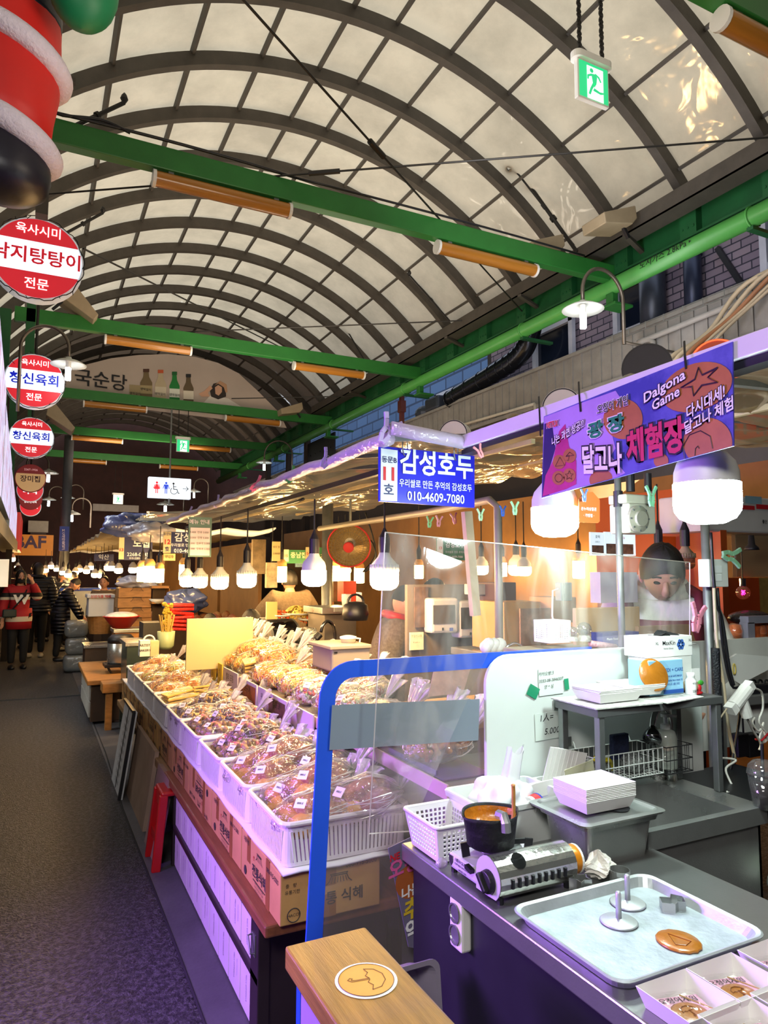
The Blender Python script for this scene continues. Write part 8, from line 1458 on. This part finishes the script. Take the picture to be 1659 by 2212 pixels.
j = mat('striped_red_jersey', 'A81420', .7, 0, 0); n, l = j.node_tree.nodes, j.node_tree.links; tc = n.new('ShaderNodeTexCoord'); sx_ = n.new('ShaderNodeSeparateXYZ'); l.new(tc.outputs['Object'], sx_.inputs[0]); cr = n.new('ShaderNodeValToRGB'); cr.color_ramp.interpolation = 'CONSTANT'; mr = n.new('ShaderNodeMapRange'); mr.inputs[2].default_value = 1.6; l.new(sx_.outputs['Z'], mr.inputs[0]); l.new(mr.outputs[0], cr.inputs[0]); e_ = cr.color_ramp.elements; e_[0].color = lin('A81420'); e_[1].position = .47; e_[1].color = lin('D8CCB8')
for p_, c_ in ((.52, 'A81420'), (.69, 'D8CCB8'), (.715, '141216'), (.76, 'A81420')): q_ = e_.new(p_); q_.color = lin(c_)
l.new(cr.outputs[0], n['Principled BSDF'].inputs['Base Color'])
t, hc, HR, r, k, q = person('woman in a red striped jersey and black face mask, hand at her cheek', (-.2, 12.9), 1.6, .15, j, BLKT, {1: ((.17, -.05, .70), (.09, -.11, .87))}, hair='long', coat=.2, fat=1.1)
m = M(); m.grid(lambda u, v: hc + HR @ V(((u - .5) * 1.7 * r.x, -(1.08 - .55 * (2 * u - 1) ** 2) * r.y * (1 - .1 * (2 * v - 1) ** 2), (-.12 - .75 * v) * r.z)), 10, 6); m.build('face_mask', BLACKM, t, smooth=True, solid=.003, world=False); m = M(); m.text('W', q(0, -.105, .69), UX, UZ, .2, .05); m.build('jersey_letter', WHITE, t, world=False); m = M(); m.tube([q(.07, -.02, .83), q(.02, -.12, .72), q(-.09, -.1, .58)], .012, 6); m.build('bag_strap', BLACK, t, world=False); m = M(); m.box(q(-.1, -.11, .56), (.2, .06, .13)); m.build('shoulder_bag', mat('dark_green_bag', '1A2A28', .5), t, bevel=.02, world=False)
person('person in a black puffer coat, back view, beside the woman in red', (.06, 14.4), 1.74, PI, NAVY, BLKT, hair='long', coat=.12, hood=NAVY, fat=1.3, shoe=mat('pale_shoe', 'B8B0A0', .6))
person('older woman in a long dark coat bending over a stall on the right', (.4, 13.7), 1.52, PI / 2, NAVY, BLKT, {1: ((.14, -.14, .68), (.08, -.27, .58)), -1: ((-.14, -.14, .66), (-.08, -.26, .55))}, bend=.35, hair='short', coat=.28, fat=1.15, nod=.3)
person('person in a grey quilted jacket stooping behind the older woman', (.45, 15.4), 1.62, PI / 2, GREYQ, BLKT, {1: ((.14, -.14, .66), (.06, -.25, .6)), -1: ((-.13, -.12, .66), (-.08, -.25, .58))}, bend=.35, hair='short', fat=1.2, hood=GREYQ)
for x, y, h, lab, c, hr in ((-.3, 16.2, 1.7, 'person in a dark red jacket behind the woman in red', quilt('maroon_jacket', '3A1A1C'), 'short'), (.2, 17.6, 1.72, 'hooded person in a grey coat farther down the aisle', GREYQ, 'bob'), (.02, 18.6, 1.8, 'person in a black beanie far down the aisle', NAVY, 'cap'), (.55, 16.6, 1.6, 'person in a navy coat beside the grey quilted jacket', NAVY, 'short')): person(lab, (x, y), h, PI, c, BLKT, hair=hr, fat=1.2)
BRV = mat('brown_knit_vest', '6A5A48', .9, 0, .2, 40, .5, 80)
p = atY(455, 1310, 7.6); person('seated customer in black with hair in a bun behind the cream board', (p.x, 7.6), 1.5, PI, NAVY, BLKT, hair='bun', seated=True); p = atY(545, 1335, 6.6); person('seated customer in a dark hooded jacket right of the cream board', (p.x, 6.6), 1.62, PI + .5, quilt('dark_jacket', '121016'), BLKT, hair='short', seated=True, fat=1.25, hood=NAVY)
p = atY(626, 1280, 7.2); t, *_ = person('cook in a brown vest with red sleeves seen from behind, left of the largest bulb', (p.x, 7.2), 1.6, PI, BRV, BLKT, {1: ((.19, -.04, .68), (.17, -.15, .62)), -1: ((-.19, -.04, .68), (-.17, -.15, .62))}, hair='bob', fat=1.35)
p = atY(812, 1330, 4.3); person('vendor in a black cap and grey coat with a red scarf, behind the bulb', (p.x + .04, 4.3), 1.5, PI / 2 - .4, mat('grey_speckled_coat', '6E6460', .9, 0, .3, 60), BLKT, bend=.25, hair='cap', coat=.3, fat=1.15, hood=RED)
person('person in dark clothes bending, seen dimly through the clear sheet', (2.45, 4.6), 1.58, PI / 2, mat('dark_wool', '2A2422', .9, 0, .2, 20), BLKT, {1: ((.13, -.13, .68), (.06, -.24, .66))}, bend=.4, hair='bob', fat=1.2)
for px, Y, lab, c in ((225, 13.0, 'far vendor in a brown top behind a stall counter', BRV), (262, 13.6, 'far vendor with short black hair beside the plastic heap', NAVY)): p = atY(px, 1260, Y); person(lab, (p.x, Y), 1.5, -.3, c, BLKT, hair='short')
WHD = mat('white_hoodie', 'D8D4CC', .85, 0, .06, 20, .3, 60); t, hc, HR, r, k, q = person('seller in a white hoodie and dark red apron looking down behind the sheet', (2.57, 2.34), 1.74, -.7, WHD, BLKT, {1: ((.15, -.08, .64), (.05, -.2, .6)), -1: ((-.15, -.08, .64), (-.06, -.2, .6))}, bend=.16, hair='bowl', nod=.42, hood=WHD, fat=1.1)
m = M(); m.grid(lambda u, v: q((u - .5) * .19, -.118 + .03 * (2 * u - 1) ** 2, .80 - .26 * v), 6, 6); m.build('apron_bib', mat('dark_red_apron', '6A1C2C', .7, 0, .1), t, smooth=True, solid=.004, world=False); m = M()
for s in (-1, 1): m.tube([q(s * .085, -.105, .79), q(s * .085, -.05, .85), q(s * .06, .03, .86)], .024, 6)
m.build('apron_strap', mat('dark_red_apron', '6A1C2C'), t, smooth=True, world=False)
# ---------------------------------------------------------------- far stalls along the aisle
OWD = mat('honey_wood', 'A8743C', .5, 0, .25, 3, .1, 30, stretch=(3, 12, 12)); DWD = mat('dark_worn_wood', '4A3626', .6, 0, .2, 4)
t = thing('wooden_bench', 'honey wood bench with white drawer front beside the aisle', 'bench', (.75, 8.5, 0)); m = M(); m.bb((.52, 7.75, .41), (.92, 9.4, .46)); m.build('bench_top', OWD, t, bevel=.008); m = M(); m.bb((.57, 7.85, .03), (.9, 9.3, .41)); m.build('body', DWD, t)
for i in range(2): m = M(); m.bb((.555, 7.95, .06 + .17 * i), (.57, 9.25, .21 + .17 * i)); m.build('drawer_front', mat('scuffed_white_front', 'C4C0B8', .5, 0, .15, 8), t)
t = thing('wooden_trestle', 'rough wooden trestle in front of the bench', 'trestle', (.9, 7.55, 0)); m = M(); m.bb((.64, 7.45, .37), (.93, 7.7, .46)); m.build('beam', OWD, t, bevel=.006)
for x in (.68, .84): m = M(); m.bb((x, 7.5, 0), (x + .06, 7.58, .37)); m.build('leg', OWD, t)
bxx((237, 1524, 276, 1562), 7.9, .2, mat('dusty_pink_crate', 'A89088', .7, 0, .1), 'pink_crate', 'dusty pink crate under the trestle', 'crate')
for i in range(3): m = M(); m.box((.62 + .02 * (i % 2), 12.1, .14 + .265 * i), (.34, .3, .26), V((1, .06 * i - .05, 0)).normalized()); tag(m.build('wrapped_bundle', film('grey_wrap', 'E0E4E4', .4, .15, 1.0, 9, .55, '8C9090'), bevel=.07, bseg=4, smooth=True), ('bottom', 'middle', 'top')[i] + ' bundle of the grey wrapped stack beside the older woman', 'bundle', 'grey wrapped bundles')
for i in range(4): o = bxx((254 + 2 * (i % 2), 1336 - 22 * i, 327, 1357 - 22 * i), 9.8, .35, OWD, 'printed_carton', ('lowest', 'second lowest', 'second highest', 'topmost')[i] + ' brown printed carton of the stack right of the foam box', 'box', group='stacked brown cartons'); m = M(); roof_mark(m, atY(296, 1343 - 22 * i, 9.79), UX, UZ, .16); m.build('roof_print', INKB, o)
t = thing('open_shelf', 'open wooden shelf with bowls right of the brown cartons', 'shelf', atY(347, 1350, 9.6)); m = M(); ybox(328, 1266, 367, 1271, 9.6, .3, m); ybox(328, 1300, 367, 1304, 9.6, .3, m); ybox(363, 1266, 367, 1352, 9.6, .3, m); ybox(328, 1345, 367, 1352, 9.6, .3, m); m.build('shelf_frame', OWD, t); m = M(); ybox(328, 1266, 367, 1352, 9.9, .02, m); m.build('back_panel', DWD, t)
p = atY(340, 1299, 9.65); m = M(); m.lathe([(.05, -.06), (.11, .0), (.105, .0), (.04, -.05)], 18, p + UZ * .03); tag(m.build('white_bowl', WHITEP, smooth=True), 'white bowl on the open shelf', 'bowl')
FO = mat('white_foam', 'E0DCD4', .7, 0, .03); t = thing('foam_box', 'white foam box with red lettering on its lid, on the tan tub', 'box', atY(218, 1332, 10.7)); ybox(190, 1292, 247, 1332, 10.6, .4).build('body', FO, t, bevel=.01); ld = ybox(188, 1284, 249, 1292, 10.58, .44).build('lid', FO, t, bevel=.01); m = M(); ytext(m, '신선식품 택배', 218, 1289, 10.57, 6, .02); m.build('lettering', RED, ld)
p = atY(217, 1368, 10.8); m = M(); m.lathe([(.15, 0), (.19, .25), (.17, .25), (.0, .2)], 20, p); tag(m.build('wooden_tub', OWD), 'tan tub under the white foam box', 'tub'); cupboard((180, 1392, 245, 1420), 10.2, .5, DWD, 'low dark stall table under the tan tub', 'stall_table')
p = atY(262, 1356, 8.9); t = thing('red_bowl', 'red plastic bowl heaped with white packs', 'bowl', p); m = M(); m.lathe([(.1, 0), (.2, .13), (.215, .135), (.2, .14), (.09, .01), (0, .01)], 24, p); m.build('bowl', mat('bright_red_plastic', 'C41C14', .35, 0, .05), t, smooth=True); m = M(); m.ball(p + UZ * .13, (.19, .19, .06), 16, 8); m.build('white_packs', mat('white_packs', 'CFC8C0', .5, 0, .2, 20, .6, 30), t, smooth=True); cupboard((245, 1358, 312, 1372), 8.8, .4, OWD, 'pale wooden stall table carrying the red bowl', 'stall_table')
t = thing('rice_cooker', 'silver and black rice cooker on a folding stool', 'rice cooker', atY(260, 1432, 8.3)); p = atY(260, 1432, 8.3); m = M(); m.lathe([(.13, 0), (.14, .02), (.14, .22), (.12, .24)], 22, p); m.build('steel_body', STEEL, t, smooth=True); m = M(); m.lathe([(.14, .22), (.14, .27), (.1, .31), (0, .32)], 22, p); m.build('black_lid', BLACK, t, smooth=True); m = M(); m.bb((p.x - .17, 8.15, p.z - .03), (p.x + .17, 8.45, p.z)); m.build('stool_seat', BLACK, t); m = M()
for s in (-1, 1): m.cyl((p.x - s * .15, 8.2, 0), (p.x + s * .15, 8.2, p.z), .012, 6); m.cyl((p.x - s * .15, 8.42, 0), (p.x + s * .15, 8.42, p.z), .012, 6)
m.build('stool_legs', BLACK, t)
cupboard((270, 1385, 345, 1412), 7.2, .5, mat('green_glass_case', '3A4A44', .2, 0, .1), 'glass topped display table behind the crisps', 'display_table'); bxx((308, 1345, 352, 1388), 7.6, .3, mat('dark_slatted_box', '38342E', .6, 0, .3, 20, stretch=(20, 1, 1)), 'dark_box', 'dark slatted box left of the chopstick vase', 'box')
p = atY(358, 1402, 7.1); t = thing('chopstick_vase', 'pale green pot full of wooden chopsticks', 'vase', p); m = M(); m.lathe([(.05, 0), (.075, .03), (.085, .17), (.078, .17), (.06, .03), (0, .03)], 20, p); m.build('pot', mat('celadon_pot', '9AA880', .4, 0, .05), t, smooth=True); m = M()
for i in range(16): a = rnd(0, 6.3); m.cyl(p + V((.02 * math.cos(a), .02 * math.sin(a), .05)), p + V((.075 * math.cos(a), .06 * math.sin(a), .33)), .005, 5)
m.build('chopsticks', mat('bamboo', 'B8904A', .6), t)
t = thing('paper_bag', 'white and tan paper bag lettered artist bakery at the far end of the baskets', 'bag', atY(322, 1420, 6.85)); m = ybox(302, 1384, 325, 1418, 6.85, .12); m.build('white_side', WHITEP, t); m = ybox(325, 1385, 344, 1418, 6.86, .12); m.build('tan_side', mat('tan_paper', 'D0B48A', .7), t); m = M(); ytext(m, 'ARTIST', 313, 1394, 6.845, 6, .02); ytext(m, 'BAKERY', 313, 1405, 6.845, 6, .02); m.build('lettering', INK, t); m = M(); m.tube(arc(atY(322, 1384, 6.9), .05, 0, PI, 8, UX, UZ), .008, 6); m.build('handle', WHITE, t)
t = thing('ginseng_bundle', 'pile of red and yellow packs on the far stall counter', 'packs', atY(384, 1360, 7.9))
for i in range(7): m = M(); p = atY(390, 1358 - 8.5 * i, 7.9); m.box(p, (.26, .2, .035), V((1, rnd(-.1, .1), rnd(-.1, .1))).normalized()); m.build('red_pack', mat('red_foil_pack', 'B81C14', .3, 0, .3, 30, .4, 40), t, bevel=.01)
m = M()
for i in range(60): p = atY(rnd(354, 372), rnd(1303, 1362), 7.75); m.ball(p, rnd(.014, .024), 6, 4)
m.build('yellow_flowers', mat('yellow_flower', 'B89A28', .6, 0, .4, 40), t)['kind'] = 'stuff'
PB_ = film('blue_plastic_heap', 'B8C4E0', .4, .2, .9, 10, .6, '4A5A98'); PW_ = film('pale_plastic_heap', 'E8E8F0', .4, .2, .9, 10, .6, 'B4B4C4')
for px, Y, rr, c, lab in (((295, 1258), 9.9, (.24, .15, .09), PW_, 'pale plastic heap on top of the brown cartons'), ((405, 1298), 8.6, (.22, .2, .14), PB_, 'blue plastic heap behind the red packs'), ((290, 1135), 8.6, (.3, .25, .14), PB_, 'blue tub like bundle on the far canopy corner'), ((325, 1150), 8.2, (.24, .2, .11), PW_, 'white plastic bundle on the far canopy corner')):
    m = M(); c0 = atY(*px, Y); m.grid(lambda u, v: c0 + (lambda g: V((rr[0] * g * math.sin(PI * v) * math.cos(2 * PI * u), rr[1] * g * math.sin(PI * v) * math.sin(2 * PI * u), rr[2] * g * math.cos(PI * v))))(1 + (.22 * math.sin(6 * PI * u + 5 * v + px[0]) + .16 * math.sin(14 * PI * u - 11 * v) + .12 * math.sin(23 * v + 4 * PI * u)) * math.sin(PI * v)), 44, 22); tag(m.build('plastic_bundle', c, smooth=True), lab, 'plastic')
t = thing('stall_partition', 'white partition with a blue top edge beside the older woman', 'partition', atY(190, 1320, 14.6)); m = ybox(130, 1275, 250, 1345, 14.6, .03); m.build('panel', WB, t); m = ybox(129, 1270, 251, 1276, 14.58, .06); m.build('blue_edge', BLU, t); m = ybox(205, 1278, 250, 1312, 14.56, .03); m.build('dark_window', mat('dark_shop_glass', '2A2A30', .2), t)
for i, (y0, y1) in enumerate(((9.9, 12.2), (12.4, 14.4), (15.5, 19.5))): t = thing('market_stall', ('nearest', 'middle', 'farthest')[i] + ' of the far stalls with goods under a sagging roof', 'stall', (1.5, (y0 + y1) / 2, 0), 0, 'far stalls along the aisle'); m = M(); m.bb((1.0 if i == 0 else .9, y0, 0), (2.9 if i == 0 else 1.14, y1, .8)); m.build('counter', DWD, t); m = M(); m.grid(lambda a, b: V((.75 + 2.4 * a, y0 + (y1 - y0) * b, 2.08 + .1 * a - .05 * abs(math.sin(9 * b)) + .03 * math.sin(20 * a))), 10, 14); m.build('roof_sheet', mat('beige_roof_sheet', 'A89878', .7, 0, .2, 3), t, solid=.02); m = M(); m.bb((2.9, y0, .8), (2.95, y1, 2.0)); m.build('back_wall', WARMW, t); m = M(); [m.ball((rnd(1.1, 2.7) if i == 0 else 1.02, rnd(y0 + .2, y1 - .2), .82), (rnd(.06, .11), rnd(.08, .2), rnd(.05, .18)), 10, 6) for _ in range(26)]; m.build('goods', mat('mixed_goods', 'A87A4A', .6, 0, .5, 9, col2='8A3A2A'), t, smooth=True)['kind'] = 'stuff'
for k, (x, y, Y) in enumerate(((38, 1226, 19), (98, 1232, 17.5), (110, 1224, 18.5), (136, 1237, 16), (147, 1242, 15.2), (163, 1237, 16.8), (172, 1231, 17.5), (187, 1234, 15.5), (205, 1242, 14.6), (217, 1243, 14.9), (222, 1265, 13.2), (233, 1227, 13.5), (241, 1227, 13.3), (287, 1231, 11.4), (122, 1230, 20), (26, 1208, 17), (256, 1232, 12.0), (196, 1226, 16.2))): bulb(atY(x, y, Y), .13, 2.06, 'distant warm bulb in the far stalls, %s from the left end of the string' % (ORD + ['thirteenth', 'fourteenth', 'fifteenth', 'sixteenth', 'seventeenth', 'eighteenth'])[sorted((38, 98, 110, 136, 147, 163, 172, 187, 205, 217, 222, 233, 241, 287, 122, 26, 256, 196)).index(x)], WARMD, 'dome', 'distant bulbs in the far stalls')
hang((25, 1155, 116, 1200), 22, mat('orange_fascia', 'C87A1C', .5, 0, .05, emit=.12), 'orange shop fascia lettered BAF at the far end', (('BAF', 65, 1172, 30, DKP, .03),), dep=.1); hang((127, 1137, 150, 1190), 16, mat('deep_blue_sign', '16286A', .4, 0, .05, emit=.25), 'tall dark blue vertical sign on the far grey post', tuple((c, 137, 1146 + 6.5 * i, 6, WP, .01) for i, c in enumerate('MG새마을금고')), dep=.12); hang((203, 1197, 246, 1212), 12.5, NVB, 'small navy sign far along the stalls', (('익산', 224, 1204, 10, SWB, .01),))
for i, (px, Y, c) in enumerate((((60, 1125, 105, 1150), 23.5, 'C8BCA8'), ((200, 1090, 300, 1105), 23, 'A8A098'), ((65, 1150, 100, 1157), 23.4, '4A342A'))): bxx(px, Y, .1, mat('far_' + c, c, .6, 0, .1), ('slatted_vent', 'pale_awning', 'dark_ledge')[i], ('pale slatted vent on the far wall', 'long pale awning on the far wall', 'dark ledge above the orange fascia')[i], ('vent', 'awning', 'ledge')[i])
m = M(); m.bb((-.55, 3.0, 2.2), (-.32, 6.5, 2.3)); m.bb((-.6, 6.5, 1.95), (-.33, 16, 2.15)); tag(m.build('stall_eaves', mat('pale_stall_eaves', '9A9484', .5, .2, .2)), 'pale sheet metal eaves of the left shops', 'eaves'); bxx((-30, 1208, 20, 1268), 9.0, .02, PAPER, 'paper_menu', 'white paper menu on the left edge', 'menu'); m = M(); m.bb((-.47, 14.0, 0), (-.37, 14.1, 2.1)); tag(m.build('dark_post', DK), 'dark post of the left shops behind the paper menu', 'post'); m = M(); m.bb((-1.2, 6, 0), (-.62, 20, .8)); tag(m.build('left_counter', DWD), 'dark counter of the left shops', 'counter')
